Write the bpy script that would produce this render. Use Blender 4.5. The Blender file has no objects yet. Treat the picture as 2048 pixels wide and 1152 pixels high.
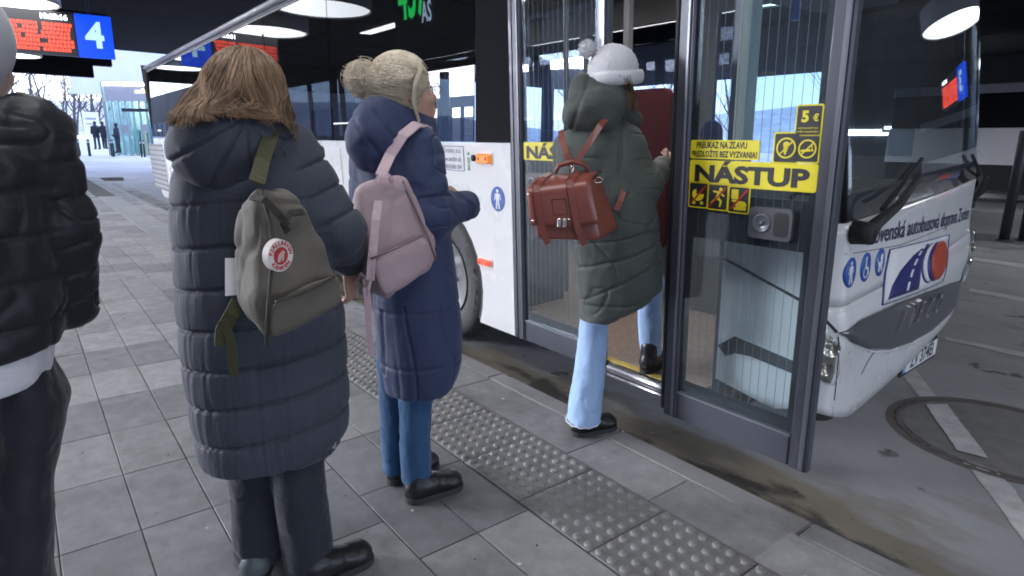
import bpy, bmesh, math, random
import numpy as np
from mathutils import Vector, Matrix, noise as mnoise
random.seed(7); RNG = np.random.default_rng(7)
SC = bpy.context.scene
COL = SC.collection
PI = math.pi

# ------------------------------------------------------------------ camera
CAM_H = 1.40
F_PX = 1230.86
YAW, PITCH, ROLL = math.radians(-51.57), math.radians(13.15), math.radians(0.91)
_d = np.array([math.sin(YAW)*math.cos(PITCH), math.cos(YAW)*math.cos(PITCH), -math.sin(PITCH)])
_r = np.array([math.cos(YAW), -math.sin(YAW), 0.0]); _u = np.cross(_r, _d)
_c, _s = math.cos(ROLL), math.sin(ROLL)
CR = np.array([_c*_r+_s*_u, -_s*_r+_c*_u, _d])
CAM = np.array([0, 0, CAM_H])
cd = bpy.data.cameras.new('camera'); cam = bpy.data.objects.new('camera', cd); COL.objects.link(cam)
cd.sensor_width = 36.0; cd.lens = F_PX/2048*36; cd.clip_start = 0.05; cd.clip_end = 900
cam.matrix_world = Matrix(((CR[0][0], CR[1][0], -CR[2][0], CAM[0]), (CR[0][1], CR[1][1], -CR[2][1], CAM[1]),
                           (CR[0][2], CR[1][2], -CR[2][2], CAM[2]), (0, 0, 0, 1)))
SC.camera = cam
# ------------------------------------------------------------------ world, sun, exposure
SUN_EL, SUN_AZ = math.radians(11), math.radians(226)      # azimuth clockwise from +Y: light from -X -Y
wd = bpy.data.worlds.new('World'); SC.world = wd; wd.use_nodes = True
nt = wd.node_tree; bg = nt.nodes['Background']
sky = nt.nodes.new('ShaderNodeTexSky'); sky.sky_type = 'NISHITA'; sky.sun_disc = False
sky.sun_elevation = SUN_EL; sky.sun_rotation = SUN_AZ; sky.air_density = 1.0; sky.dust_density = 1.0
hsv = nt.nodes.new('ShaderNodeHueSaturation'); hsv.inputs['Saturation'].default_value = 0.4
nt.links.new(sky.outputs[0], hsv.inputs['Color']); 
wbm = nt.nodes.new('ShaderNodeMix'); wbm.data_type = 'RGBA'; wbm.blend_type = 'MULTIPLY'; wbm.inputs[0].default_value = 1.0; wbm.inputs[7].default_value = (.84, .94, 1.30, 1)   # camera white balance set for the lamps
nt.links.new(hsv.outputs[0], wbm.inputs[6]); nt.links.new(wbm.outputs[2], bg.inputs[0])
bg.inputs[1].default_value = 0.15
sl = bpy.data.lights.new('sun', 'SUN'); sl.energy = 1.4; sl.angle = math.radians(16); sl.color = (0.88, 0.93, 1.0)
sun = bpy.data.objects.new('sun', sl); COL.objects.link(sun)
_sd = Vector((math.sin(SUN_AZ)*math.cos(SUN_EL), math.cos(SUN_AZ)*math.cos(SUN_EL), math.sin(SUN_EL)))
sun.rotation_euler = _sd.to_track_quat('Z', 'Y').to_euler()
SC.view_settings.view_transform = 'Standard'; SC.view_settings.look = 'None'
SC.view_settings.exposure = 2.5; SC.view_settings.gamma = 1.0; SC.view_settings.use_curve_mapping = False
SC.cycles.use_denoising = True
SC.cycles.max_bounces = 8; SC.cycles.transparent_max_bounces = 24
SC.cycles.sample_clamp_indirect = 4.0
SC.cycles.filter_width = 1.8
SC.cycles.caustics_reflective = False; SC.cycles.caustics_refractive = False

# ------------------------------------------------------------------ pixel helpers (photograph is 2048 x 1152)
def ray(px, py):
    return CR.T @ np.array([(px-1024)/F_PX, -(py-576)/F_PX, 1.0])
def gp(px, py, z=0.0):
    d = ray(px, py); return CAM + d*((z-CAM_H)/d[2])

# ------------------------------------------------------------------ materials
MATS = {}
def mat(name, col=(.5, .5, .5), rough=.6, metal=0., spec=.5, noise=0., nscale=8., ncol=None, bump=0., bscale=60., bdist=.002,
        sheen=0., emit=None, estr=0., coat=0., objrand=0., stretch=None, coords='Object'):
    if name in MATS: return MATS[name]
    m = bpy.data.materials.new(name); m.use_nodes = True; MATS[name] = m
    n = m.node_tree; b = n.nodes['Principled BSDF']
    b.inputs['Base Color'].default_value = (*col, 1); b.inputs['Roughness'].default_value = rough
    b.inputs['Metallic'].default_value = metal; b.inputs['Specular IOR Level'].default_value = spec
    if sheen: b.inputs['Sheen Weight'].default_value = sheen; b.inputs['Sheen Roughness'].default_value = .4
    if coat: b.inputs['Coat Weight'].default_value = coat; b.inputs['Coat Roughness'].default_value = .05
    if emit: b.inputs['Emission Color'].default_value = (*emit, 1); b.inputs['Emission Strength'].default_value = estr
    tc = None
    if noise or bump or objrand:
        tc = n.nodes.new('ShaderNodeTexCoord'); mp = n.nodes.new('ShaderNodeMapping')
        if coords == 'World': tc = n.nodes.new('ShaderNodeNewGeometry'); n.links.new(tc.outputs['Position'], mp.inputs['Vector'])
        else: n.links.new(tc.outputs[coords], mp.inputs['Vector'])
        if stretch: mp.inputs['Scale'].default_value = stretch
    if noise:
        t = n.nodes.new('ShaderNodeTexNoise'); t.inputs['Scale'].default_value = nscale; t.inputs['Detail'].default_value = 8; t.inputs['Roughness'].default_value = .62
        n.links.new(mp.outputs[0], t.inputs['Vector'])
        r = n.nodes.new('ShaderNodeMapRange'); r.inputs[1].default_value = .3; r.inputs[2].default_value = .7
        n.links.new(t.outputs[0], r.inputs[0])
        x = n.nodes.new('ShaderNodeMix'); x.data_type = 'RGBA'
        c2 = ncol if ncol else tuple(c*(1-noise) for c in col)
        x.inputs[6].default_value = (*col, 1); x.inputs[7].default_value = (*c2, 1)
        n.links.new(r.outputs[0], x.inputs[0]); out = x.outputs[2]
        if objrand:
            oi = n.nodes.new('ShaderNodeObjectInfo'); q = n.nodes.new('ShaderNodeMapRange')
            q.inputs[3].default_value = 1-objrand; q.inputs[4].default_value = 1+objrand
            n.links.new(oi.outputs['Random'], q.inputs[0])
            h = n.nodes.new('ShaderNodeHueSaturation'); n.links.new(q.outputs[0], h.inputs['Value']); n.links.new(out, h.inputs['Color']); out = h.outputs[0]
        n.links.new(out, b.inputs['Base Color'])
        rr = n.nodes.new('ShaderNodeMapRange'); rr.inputs[3].default_value = max(.02, rough-.07); rr.inputs[4].default_value = min(1, rough+.07)
        n.links.new(t.outputs[0], rr.inputs[0]); n.links.new(rr.outputs[0], b.inputs['Roughness'])
    if bump:
        t2 = n.nodes.new('ShaderNodeTexNoise'); t2.inputs['Scale'].default_value = bscale; t2.inputs['Detail'].default_value = 6
        n.links.new(mp.outputs[0], t2.inputs['Vector'])
        bp = n.nodes.new('ShaderNodeBump'); bp.inputs['Strength'].default_value = bump; bp.inputs['Distance'].default_value = bdist
        n.links.new(t2.outputs[0], bp.inputs['Height']); n.links.new(bp.outputs[0], b.inputs['Normal'])
    return m
def glass(name, tint=(.3, .32, .34), rough=.0, ior=1.5, boost=1.0, haze=0.):
    """thin pane: see-through with a tint, mirror reflection by the Fresnel law"""
    if name in MATS: return MATS[name]
    m = bpy.data.materials.new(name); m.use_nodes = True; MATS[name] = m
    n = m.node_tree; n.nodes.clear()
    o = n.nodes.new('ShaderNodeOutputMaterial'); mx = n.nodes.new('ShaderNodeMixShader')
    t = n.nodes.new('ShaderNodeBsdfTransparent'); t.inputs[0].default_value = (*tint, 1)
    if haze:                                                  # pale share lifting the blacks like veiling light, a painted film on the pane
        df = n.nodes.new('ShaderNodeBsdfDiffuse'); df.inputs[0].default_value = (.75, .78, .82, 1); m1 = n.nodes.new('ShaderNodeMixShader'); m1.inputs[0].default_value = haze
        n.links.new(t.outputs[0], m1.inputs[1]); n.links.new(df.outputs[0], m1.inputs[2]); t = m1
    g = n.nodes.new('ShaderNodeBsdfGlossy'); g.inputs['Roughness'].default_value = rough; g.inputs[0].default_value = (.95, .97, 1, 1)
    f = n.nodes.new('ShaderNodeFresnel')                     # the same index on both faces: the pane is not refracting
    ge = n.nodes.new('ShaderNodeNewGeometry'); mi = n.nodes.new('ShaderNodeMix'); mi.data_type = 'FLOAT'; mi.inputs[2].default_value = ior; mi.inputs[3].default_value = 1/ior
    n.links.new(ge.outputs['Backfacing'], mi.inputs[0]); n.links.new(mi.outputs[0], f.inputs[0])
    k = n.nodes.new('ShaderNodeMath'); k.operation = 'MULTIPLY'; k.inputs[1].default_value = boost; k.use_clamp = True
    n.links.new(f.outputs[0], k.inputs[0]); n.links.new(k.outputs[0], mx.inputs[0])
    n.links.new(t.outputs[0], mx.inputs[1]); n.links.new(g.outputs[0], mx.inputs[2]); n.links.new(mx.outputs[0], o.inputs[0])
    return m
def emitter(name, col, strength):
    return mat(name, tuple(.25*c for c in col), .5, emit=col, estr=strength)

# ------------------------------------------------------------------ objects
def tag(o, label=None, cat=None, group=None, kind=None):
    if label: o['label'] = label
    if cat: o['category'] = cat
    if group: o['group'] = group
    if kind: o['kind'] = kind
    return o
def empty(name, loc=(0, 0, 0), label=None, cat=None, group=None, rot=None):
    o = bpy.data.objects.new(name, None); COL.objects.link(o); o.location = loc; o.empty_display_size = .2
    if rot: o.rotation_euler = rot
    return tag(o, label, cat, group)
class MB:
    def __init__(s): s.v = []; s.f = []; s.m = []; s.sm = []
    def add(s, v, f, m=0, smooth=False):
        b = len(s.v); s.v += [tuple(map(float, p)) for p in v]
        s.f += [tuple(i+b for i in q) for q in f]; s.m += [m]*len(f); s.sm += [smooth]*len(f); return s
    def box(s, a, b, m=0):
        (x0, y0, z0), (x1, y1, z1) = a, b
        x0, x1 = min(x0, x1), max(x0, x1); y0, y1 = min(y0, y1), max(y0, y1); z0, z1 = min(z0, z1), max(z0, z1)
        return s.add([(x0,y0,z0),(x1,y0,z0),(x1,y1,z0),(x0,y1,z0),(x0,y0,z1),(x1,y0,z1),(x1,y1,z1),(x0,y1,z1)],
                     [(0,3,2,1),(4,5,6,7),(0,1,5,4),(1,2,6,5),(2,3,7,6),(3,0,4,7)], m)
    def rbox(s, a, b, r=.004, m=0):
        """box with chamfered top and vertical edges"""
        (x0, y0, z0), (x1, y1, z1) = a, b
        def ring(d, z): return [(x0+d,y0+r+d*0,z),(x0+r,y0+d,z),(x1-r,y0+d,z),(x1-d,y0+r,z),(x1-d,y1-r,z),(x1-r,y1-d,z),(x0+r,y1-d,z),(x0+d,y1-r,z)]
        v = ring(0, z0)+ring(0, z1-r)+ring(r*.8, z1)
        f = [(7,6,5,4,3,2,1,0), tuple(range(16, 24))]
        for k in (0, 8):
            for i in range(8): j = (i+1) % 8; f.append((k+i, k+j, k+8+j, k+8+i))
        return s.add(v, f, m)
    def tube(s, pts, rad, n=8, m=0, cap=True, smooth=True):
        pts = [Vector(p) for p in pts]; k = len(pts)
        if not hasattr(rad, '__len__'): rad = [rad]*k
        v = []; f = []; up = None
        for i, p in enumerate(pts):
            t = (pts[min(i+1, k-1)]-pts[max(i-1, 0)]).normalized()
            if up is None: up = t.orthogonal().normalized()
            up = (up - t*up.dot(t)); up = up.normalized() if up.length > 1e-6 else t.orthogonal().normalized()
            w = t.cross(up)
            for j in range(n):
                a = 2*PI*j/n; v.append(p+(up*math.cos(a)+w*math.sin(a))*rad[i])
        for i in range(k-1):
            for j in range(n): q = (j+1) % n; f.append((i*n+j, i*n+q, (i+1)*n+q, (i+1)*n+j))
        if cap: f.append(tuple(range(n-1, -1, -1))); f.append(tuple(range((k-1)*n, k*n)))
        return s.add(v, f, m, smooth)
    def bar(s, pts, w, t, nrm, m=0):
        """flat band of width w and thickness t along pts; nrm = outward normal(s)"""
        pts = [Vector(p) for p in pts]; k = len(pts); v = []; f = []
        for i, p in enumerate(pts):
            tg = (pts[min(i+1, k-1)]-pts[max(i-1, 0)]).normalized()
            nn = Vector(nrm[i] if hasattr(nrm[0], '__len__') else nrm); nn = (nn-tg*nn.dot(tg)).normalized(); sd = tg.cross(nn)
            ww = w[i] if hasattr(w, '__len__') else w
            v += [p-sd*ww/2, p+sd*ww/2, p+sd*ww/2+nn*t, p-sd*ww/2+nn*t]
        for i in range(k-1):
            for j in range(4): q = (j+1) % 4; f.append((i*4+j, i*4+q, i*4+4+q, i*4+4+j))
        f += [(3, 2, 1, 0), tuple(range(4*k-4, 4*k))]
        return s.add(v, f, m)
    def lathe(s, prof, c=(0, 0, 0), n=24, axis='z', m=0, smooth=True, caps=(1, 1)):
        v = []; f = []; k = len(prof)
        for r, h in prof:
            for j in range(n):
                a = 2*PI*j/n; p = (r*math.cos(a), r*math.sin(a), h)
                if axis == 'y': p = (p[0], p[2], p[1])
                if axis == 'x': p = (p[2], p[0], p[1])
                v.append((c[0]+p[0], c[1]+p[1], c[2]+p[2]))
        for i in range(k-1):
            for j in range(n): q = (j+1) % n; f.append((i*n+j, i*n+q, i*n+n+q, i*n+n+j))
        if caps[0]: f.append(tuple(range(n-1, -1, -1)))
        if caps[1]: f.append(tuple(range((k-1)*n, k*n)))
        return s.add(v, f, m, smooth)
    def prism(s, poly, fn0, fn1, m=0):
        """polygon (2D list) mapped by fn0 (one face) and fn1 (other face)"""
        n = len(poly); v = [fn0(*p) for p in poly]+[fn1(*p) for p in poly]
        f = [tuple(range(n)), tuple(range(2*n-1, n-1, -1))]
        for i in range(n): j = (i+1) % n; f.append((j, i, n+i, n+j))
        return s.add(v, f, m)
    def shift(s, d): s.v = [(p[0]+d[0], p[1]+d[1], p[2]+d[2]) for p in s.v]; return s
    def build(s, name, mats, parent=None, loc=None, fix=True):
        me = bpy.data.meshes.new(name); me.from_pydata(s.v, [], s.f)
        for q in (mats if isinstance(mats, (list, tuple)) else [mats]): me.materials.append(q)
        me.polygons.foreach_set('material_index', s.m); me.polygons.foreach_set('use_smooth', s.sm)
        if fix:
            b = bmesh.new(); b.from_mesh(me)
            big = [fc for fc in b.faces if len(fc.verts) > 8]
            if big: bmesh.ops.triangulate(b, faces=big)
            bmesh.ops.recalc_face_normals(b, faces=b.faces); b.to_mesh(me); b.free()
        o = bpy.data.objects.new(name, me); COL.objects.link(o)
        if parent: o.parent = parent
        if loc is not None: o.location = loc
        return o
def meshobj(name, V, Fq, m, parent=None, loc=None, smooth=True):
    me = bpy.data.meshes.new(name); V = np.asarray(V, np.float32); Fq = np.asarray(Fq, np.int32)
    me.vertices.add(len(V)); me.vertices.foreach_set('co', V.ravel())
    k = Fq.shape[1]; me.loops.add(Fq.size); me.loops.foreach_set('vertex_index', Fq.ravel())
    me.polygons.add(len(Fq)); me.polygons.foreach_set('loop_start', np.arange(0, Fq.size, k, dtype=np.int32))
    me.polygons.foreach_set('loop_total', np.full(len(Fq), k, np.int32))
    me.polygons.foreach_set('use_smooth', np.full(len(Fq), smooth, bool)); me.update(calc_edges=True); me.validate()
    me.materials.append(m)
    o = bpy.data.objects.new(name, me); COL.objects.link(o)
    if parent: o.parent = parent
    if loc is not None: o.location = loc
    return o
def clone(o, parent=None):
    c = o.copy(); COL.objects.link(c)
    if parent: c.parent = parent
    return c
def clone_tree(o, parent=None):
    c = clone(o, parent)
    for ch in list(o.children): clone_tree(ch, c)
    return c
def text2d(s, size=1., bold=0., width=1.0, align='CENTER'):
    """list of vertices (x, y) and faces of a word in the built-in font"""
    cu = bpy.data.curves.new('t', 'FONT'); cu.body = s; cu.size = size; cu.offset = bold; cu.align_x = align; cu.align_y = 'CENTER'; cu.resolution_u = 3
    o = bpy.data.objects.new('t', cu); COL.objects.link(o); me = o.to_mesh()
    v = [(p.co.x*width, p.co.y) for p in me.vertices]; f = [tuple(p.vertices) for p in me.polygons]
    o.to_mesh_clear(); bpy.data.objects.remove(o); bpy.data.curves.remove(cu)
    return v, f
def ngon(cx, cy, rx, ry=None, n=24, a0=0, a1=2*PI):
    ry = rx if ry is None else ry; full = abs(a1-a0) > 6.28
    return [(cx+rx*math.cos(a0+(a1-a0)*i/(n if full else n-1)), cy+ry*math.sin(a0+(a1-a0)*i/(n if full else n-1))) for i in range(n)]
def thick(p, q, w):
    """2D bar from p to q"""
    d = Vector((q[0]-p[0], q[1]-p[1])); d.normalize(); e = Vector((-d.y, d.x))*w/2
    return [(p[0]+e.x, p[1]+e.y), (p[0]-e.x, p[1]-e.y), (q[0]-e.x, q[1]-e.y), (q[0]+e.x, q[1]+e.y)]
def ring2d(cx, cy, r0, r1, n=24):
    return [[(cx+r*math.cos(2*PI*(i+k)/n), cy+r*math.sin(2*PI*(i+k)/n)) for r, k in ((r0,0),(r1,0),(r1,1),(r0,1))] for i in range(n)]
def rrect(x0, y0, x1, y1, r, n=4):
    out = []
    for cx, cy, a in ((x1-r, y1-r, 0), (x0+r, y1-r, 90), (x0+r, y0+r, 180), (x1-r, y0+r, 270)):
        out += [(cx+r*math.cos(math.radians(a+90*i/n)), cy+r*math.sin(math.radians(a+90*i/n))) for i in range(n+1)]
    return out

# ------------------------------------------------------------------ implicit surfaces -> meshes
class Field:
    def __init__(s, lo, hi, h):
        s.lo = np.array(lo, float); s.h = h; s.n = np.ceil((np.array(hi)-s.lo)/h).astype(int)+1
        s.d = np.full(s.n, 1.0, np.float32)
    def _sub(s, lo, hi):
        a = np.clip(np.floor((np.array(lo)-s.lo)/s.h).astype(int), 0, s.n); b = np.clip(np.ceil((np.array(hi)-s.lo)/s.h).astype(int)+1, 0, s.n)
        if (b <= a).any(): return None, None
        ax = [s.lo[i]+s.h*np.arange(a[i], b[i], dtype=np.float32) for i in range(3)]
        X, Y, Z = np.meshgrid(*ax, indexing='ij', sparse=True)
        return tuple(slice(a[i], b[i]) for i in range(3)), (X.astype(np.float32), Y.astype(np.float32), Z.astype(np.float32))
    def put(s, sl, e, k, op):
        if sl is None: return
        a = s.d[sl]
        if op == '-': e = -e; 
        if op == '+':
            if k > 0:
                hh = np.maximum(k-np.abs(a-e), 0)/k; s.d[sl] = np.minimum(a, e)-hh*hh*k*.25
            else: s.d[sl] = np.minimum(a, e)
        else:
            if k > 0:
                hh = np.maximum(k-np.abs(a-e), 0)/k; s.d[sl] = np.maximum(a, e)+hh*hh*k*.25
            else: s.d[sl] = np.maximum(a, e)
    def cap(s, p, q, r0, r1=None, k=.02, op='+', flat=None):
        r1 = r0 if r1 is None else r1; p = np.array(p, float); q = np.array(q, float); R = max(r0, r1)+k+2*s.h
        sl, G = s._sub(np.minimum(p, q)-R, np.maximum(p, q)+R)
        if sl is None: return s
        d = q-p; L = max((d*d).sum(), 1e-9)
        t = np.clip(((G[0]-p[0])*d[0]+(G[1]-p[1])*d[1]+(G[2]-p[2])*d[2])/L, 0, 1)
        ux, uy, uz = G[0]-p[0]-t*d[0], G[1]-p[1]-t*d[1], G[2]-p[2]-t*d[2]
        if flat is not None:      # (axis unit vector, squash factor > 1)
            ax, sq = flat; w = ux*ax[0]+uy*ax[1]+uz*ax[2]; e = np.sqrt(ux*ux+uy*uy+uz*uz+(sq*sq-1)*w*w)-(r0+(r1-r0)*t); e = e/np.sqrt(sq)
        else: e = np.sqrt(ux*ux+uy*uy+uz*uz)-(r0+(r1-r0)*t)
        s.put(sl, e, k, op); return s
    def ell(s, c, r, rot=None, k=.02, op='+'):
        c = np.array(c, float); r = np.array(r, float); M = np.eye(3) if rot is None else np.array(Matrix(rot) if not isinstance(rot, np.ndarray) else rot)[:3, :3]
        R = r.max()+k+2*s.h; sl, G = s._sub(c-R, c+R)
        if sl is None: return s
        g = [G[i]-c[i] for i in range(3)]; l = [M[0][i]*g[0]+M[1][i]*g[1]+M[2][i]*g[2] for i in range(3)]
        k0 = np.sqrt((l[0]/r[0])**2+(l[1]/r[1])**2+(l[2]/r[2])**2); k1 = np.sqrt((l[0]/r[0]**2)**2+(l[1]/r[1]**2)**2+(l[2]/r[2]**2)**2)
        e = k0*(k0-1)/np.maximum(k1, 1e-6); s.put(sl, e.astype(np.float32), k, op); return s
    def levels(s, rows, k=.02, rot=0., op='+', power=2.0):
        """stack of super-ellipses; rows = (z, cx, cy, rx, ry) with z rising; rot = yaw of the ellipse axes"""
        rows = sorted(rows); a = np.array(rows, float); R = a[:, 3:].max()+k+2*s.h
        sl, G = s._sub((a[:, 1].min()-R, a[:, 2].min()-R, a[0, 0]-k-2*s.h), (a[:, 1].max()+R, a[:, 2].max()+R, a[-1, 0]+k+2*s.h))
        z = G[2]; ip = lambda i: np.interp(z.ravel(), a[:, 0], a[:, i]).reshape(z.shape).astype(np.float32)
        x = G[0]-ip(1); y = G[1]-ip(2); c, q = math.cos(rot), math.sin(rot); x, y = c*x+q*y, -q*x+c*y
        rx, ry = ip(3), ip(4)
        e = ((np.abs(x/rx)**power+np.abs(y/ry)**power)**(1/power)-1)*np.minimum(rx, ry)
        e = np.maximum(e, np.maximum(a[0, 0]-z, z-a[-1, 0])); s.put(sl, e.astype(np.float32), k, op); return s
    def at(s, P):
        g = np.clip((np.asarray(P)-s.lo)/s.h, 0, np.array(s.d.shape)-1.001); i = g.astype(int); t = g-i; o = 0
        for a in (0, 1):
            for b in (0, 1):
                for c in (0, 1): o = o+np.where(a, t[:, 0], 1-t[:, 0])*np.where(b, t[:, 1], 1-t[:, 1])*np.where(c, t[:, 2], 1-t[:, 2])*s.d[i[:, 0]+a, i[:, 1]+b, i[:, 2]+c]
        return o
    def lift(s, paths, off, keep=1):
        """push strand points out of the solid to sit off[i] above its skin"""
        n = [len(p) for p in paths]; P = np.array([q for p in paths for q in p], float); O = np.repeat(np.asarray(off), n)
        for _ in range(9):
            d = s.at(P); e = s.h; g = np.stack([s.at(P+np.eye(3)[k]*e)-s.at(P-np.eye(3)[k]*e) for k in range(3)], 1); g /= np.maximum(np.linalg.norm(g, axis=1), 1e-6)[:, None]
            m = (d < O) & ((P > s.lo+2*e) & (P < s.lo+(np.array(s.d.shape)-3)*e)).all(1); P[m] += g[m]*np.minimum(O-d, .02)[m][:, None]
        out = []; k = 0
        for j in n: out.append(list(P[k:k+j])); k += j
        return out
    def mesh(s, smooth=2):
        d = s.d; ins = d < 0; n = np.array(d.shape)-1
        acc = np.zeros((*n, 3), np.float32); cnt = np.zeros(n, np.float32)
        quads = []
        for ax in range(3):
            o = [0, 0, 0]; o[ax] = 1
            A = d[:d.shape[0]-o[0], :d.shape[1]-o[1], :d.shape[2]-o[2]]; B = d[o[0]:, o[1]:, o[2]:]
            cr = (A < 0) != (B < 0); I = np.argwhere(cr); da = A[cr]; db = B[cr]; t = da/(da-db)
            P = I.astype(np.float32); P[:, ax] += t
            b, c = [(1, 2), (2, 0), (0, 1)][ax]
            cells = []
            for (i, j) in ((0, 0), (-1, 0), (-1, -1), (0, -1)):
                C = I.copy(); C[:, b] += i; C[:, c] += j; cells.append(C)
                ok = ((C >= 0) & (C < n)).all(1)
                np.add.at(acc, tuple(C[ok].T), P[ok]); np.add.at(cnt, tuple(C[ok].T), 1)
            C4 = np.stack(cells, 1); ok = ((C4 >= 0) & (C4 < n)).all((1, 2)); C4 = C4[ok]; flip = db[ok] < 0
            C4[flip] = C4[flip][:, ::-1]; quads.append(C4)
        idx = np.full(n, -1, np.int64); m = cnt > 0; idx[m] = np.arange(m.sum())
        V = acc[m]/cnt[m][:, None]*s.h+s.lo
        Q = np.concatenate(quads); Q = idx[Q[..., 0], Q[..., 1], Q[..., 2]]
        for _ in range(smooth): V = lap(V, Q, .5)
        return V, Q
def lap(V, Q, f=.5):
    A = np.zeros_like(V); c = np.zeros(len(V)); k = Q.shape[1]
    for i in range(k):
        a, b = Q[:, i], Q[:, (i+1) % k]
        np.add.at(A, a, V[b]); np.add.at(A, b, V[a]); np.add.at(c, a, 1); np.add.at(c, b, 1)
    return V+(A/np.maximum(c, 1)[:, None]-V)*f
def vnormals(V, Q):
    fn = np.cross(V[Q[:, 2]]-V[Q[:, 0]], V[Q[:, 3 % Q.shape[1]]]-V[Q[:, 1]]); N = np.zeros_like(V)
    for i in range(Q.shape[1]): np.add.at(N, Q[:, i], fn)
    return N/np.maximum(np.linalg.norm(N, axis=1), 1e-9)[:, None]
def _hash(i, j, k):
    h = (i*374761393+j*668265263+k*2147483647*13) & 0xffffffff; h = ((h ^ (h >> 13))*1274126177) & 0xffffffff
    return ((h ^ (h >> 16)) & 0xffff)/65535.0
def vnoise(P, f=(1, 1, 1), seed=0):
    """smooth value noise, -1..1"""
    p = np.asarray(P, float)*np.array(f, float)+seed*17.31+500; i = np.floor(p).astype(np.int64); t = p-i; t = t*t*(3-2*t); o = 0
    for a in (0, 1):
        for b in (0, 1):
            for c in (0, 1):
                w = (t[:, 0] if a else 1-t[:, 0])*(t[:, 1] if b else 1-t[:, 1])*(t[:, 2] if c else 1-t[:, 2])
                o = o+w*_hash(i[:, 0]+a, i[:, 1]+b, i[:, 2]+c)
    return o*2-1
def strands(mb, paths, r0, r1=.0006, m=0):
    """thin 3-sided tapered tubes"""
    for pts in paths:
        k = len(pts); mb.tube(pts, [r0+(r1-r0)*i/(k-1) for i in range(k)], 3, m, cap=False)
# ------------------------------------------------------------------ the setting: ground, paving, road
ROAD_Z = -0.15
M_slab = [mat('slab_%s' % n, c, .62, noise=.30, nscale=11, bump=.4, bscale=200, bdist=.0012, objrand=.09, spec=.35, coords='World') for n, c in
          (('pale', (.315, .308, .318)), ('mid', (.268, .262, .272)), ('dark', (.21, .209, .222)))]
def grime(m, amt=.5):
    """trodden dirt, dark drips and gum spots in world coordinates, crossing the joints"""
    n = m.node_tree; b = n.nodes['Principled BSDF']; src = b.inputs['Base Color'].links[0].from_socket
    g = n.nodes.new('ShaderNodeNewGeometry'); t = n.nodes.new('ShaderNodeTexNoise'); t.inputs['Scale'].default_value = 1.7; t.inputs['Detail'].default_value = 9; t.inputs['Roughness'].default_value = .7; n.links.new(g.outputs['Position'], t.inputs[0])
    r = n.nodes.new('ShaderNodeMapRange'); r.inputs[1].default_value = .50; r.inputs[2].default_value = .72; r.inputs[4].default_value = amt; n.links.new(t.outputs[0], r.inputs[0])
    v = n.nodes.new('ShaderNodeTexVoronoi'); v.inputs['Scale'].default_value = 3.1; n.links.new(g.outputs['Position'], v.inputs['Vector'])
    r2 = n.nodes.new('ShaderNodeMapRange'); r2.inputs[1].default_value = .055; r2.inputs[2].default_value = .035; r2.inputs[4].default_value = .45; n.links.new(v.outputs['Distance'], r2.inputs[0])
    mx = n.nodes.new('ShaderNodeMath'); mx.operation = 'MAXIMUM'; n.links.new(r.outputs[0], mx.inputs[0]); n.links.new(r2.outputs[0], mx.inputs[1])
    x = n.nodes.new('ShaderNodeMix'); x.data_type = 'RGBA'; n.links.new(mx.outputs[0], x.inputs[0]); n.links.new(src, x.inputs[6]); x.inputs[7].default_value = (.075, .07, .07, 1); n.links.new(x.outputs[2], b.inputs['Base Color'])
for q_ in M_slab: grime(q_)
M_bed = mat('joint_mortar', (.10, .098, .095), .9, noise=.4, nscale=30)
M_tact = mat('tactile_concrete', (.225, .219, .216), .5, noise=.3, nscale=7, bump=.3, bscale=150, bdist=.001, objrand=.06, coords='World')
M_kerb = mat('kerb_concrete', (.25, .245, .25), .6, noise=.22, nscale=6, bump=.3, bscale=120, bdist=.001, objrand=.05, coords='World')
grime(M_tact, .35); grime(M_kerb, .6)
M_paint = mat('road_paint', (.62, .62, .62), .6, noise=.35, nscale=10, ncol=(.40, .40, .40), bump=.3, bscale=90)
M_dark = mat('dark_metal', (.03, .032, .038), .45, metal=.3)

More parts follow.
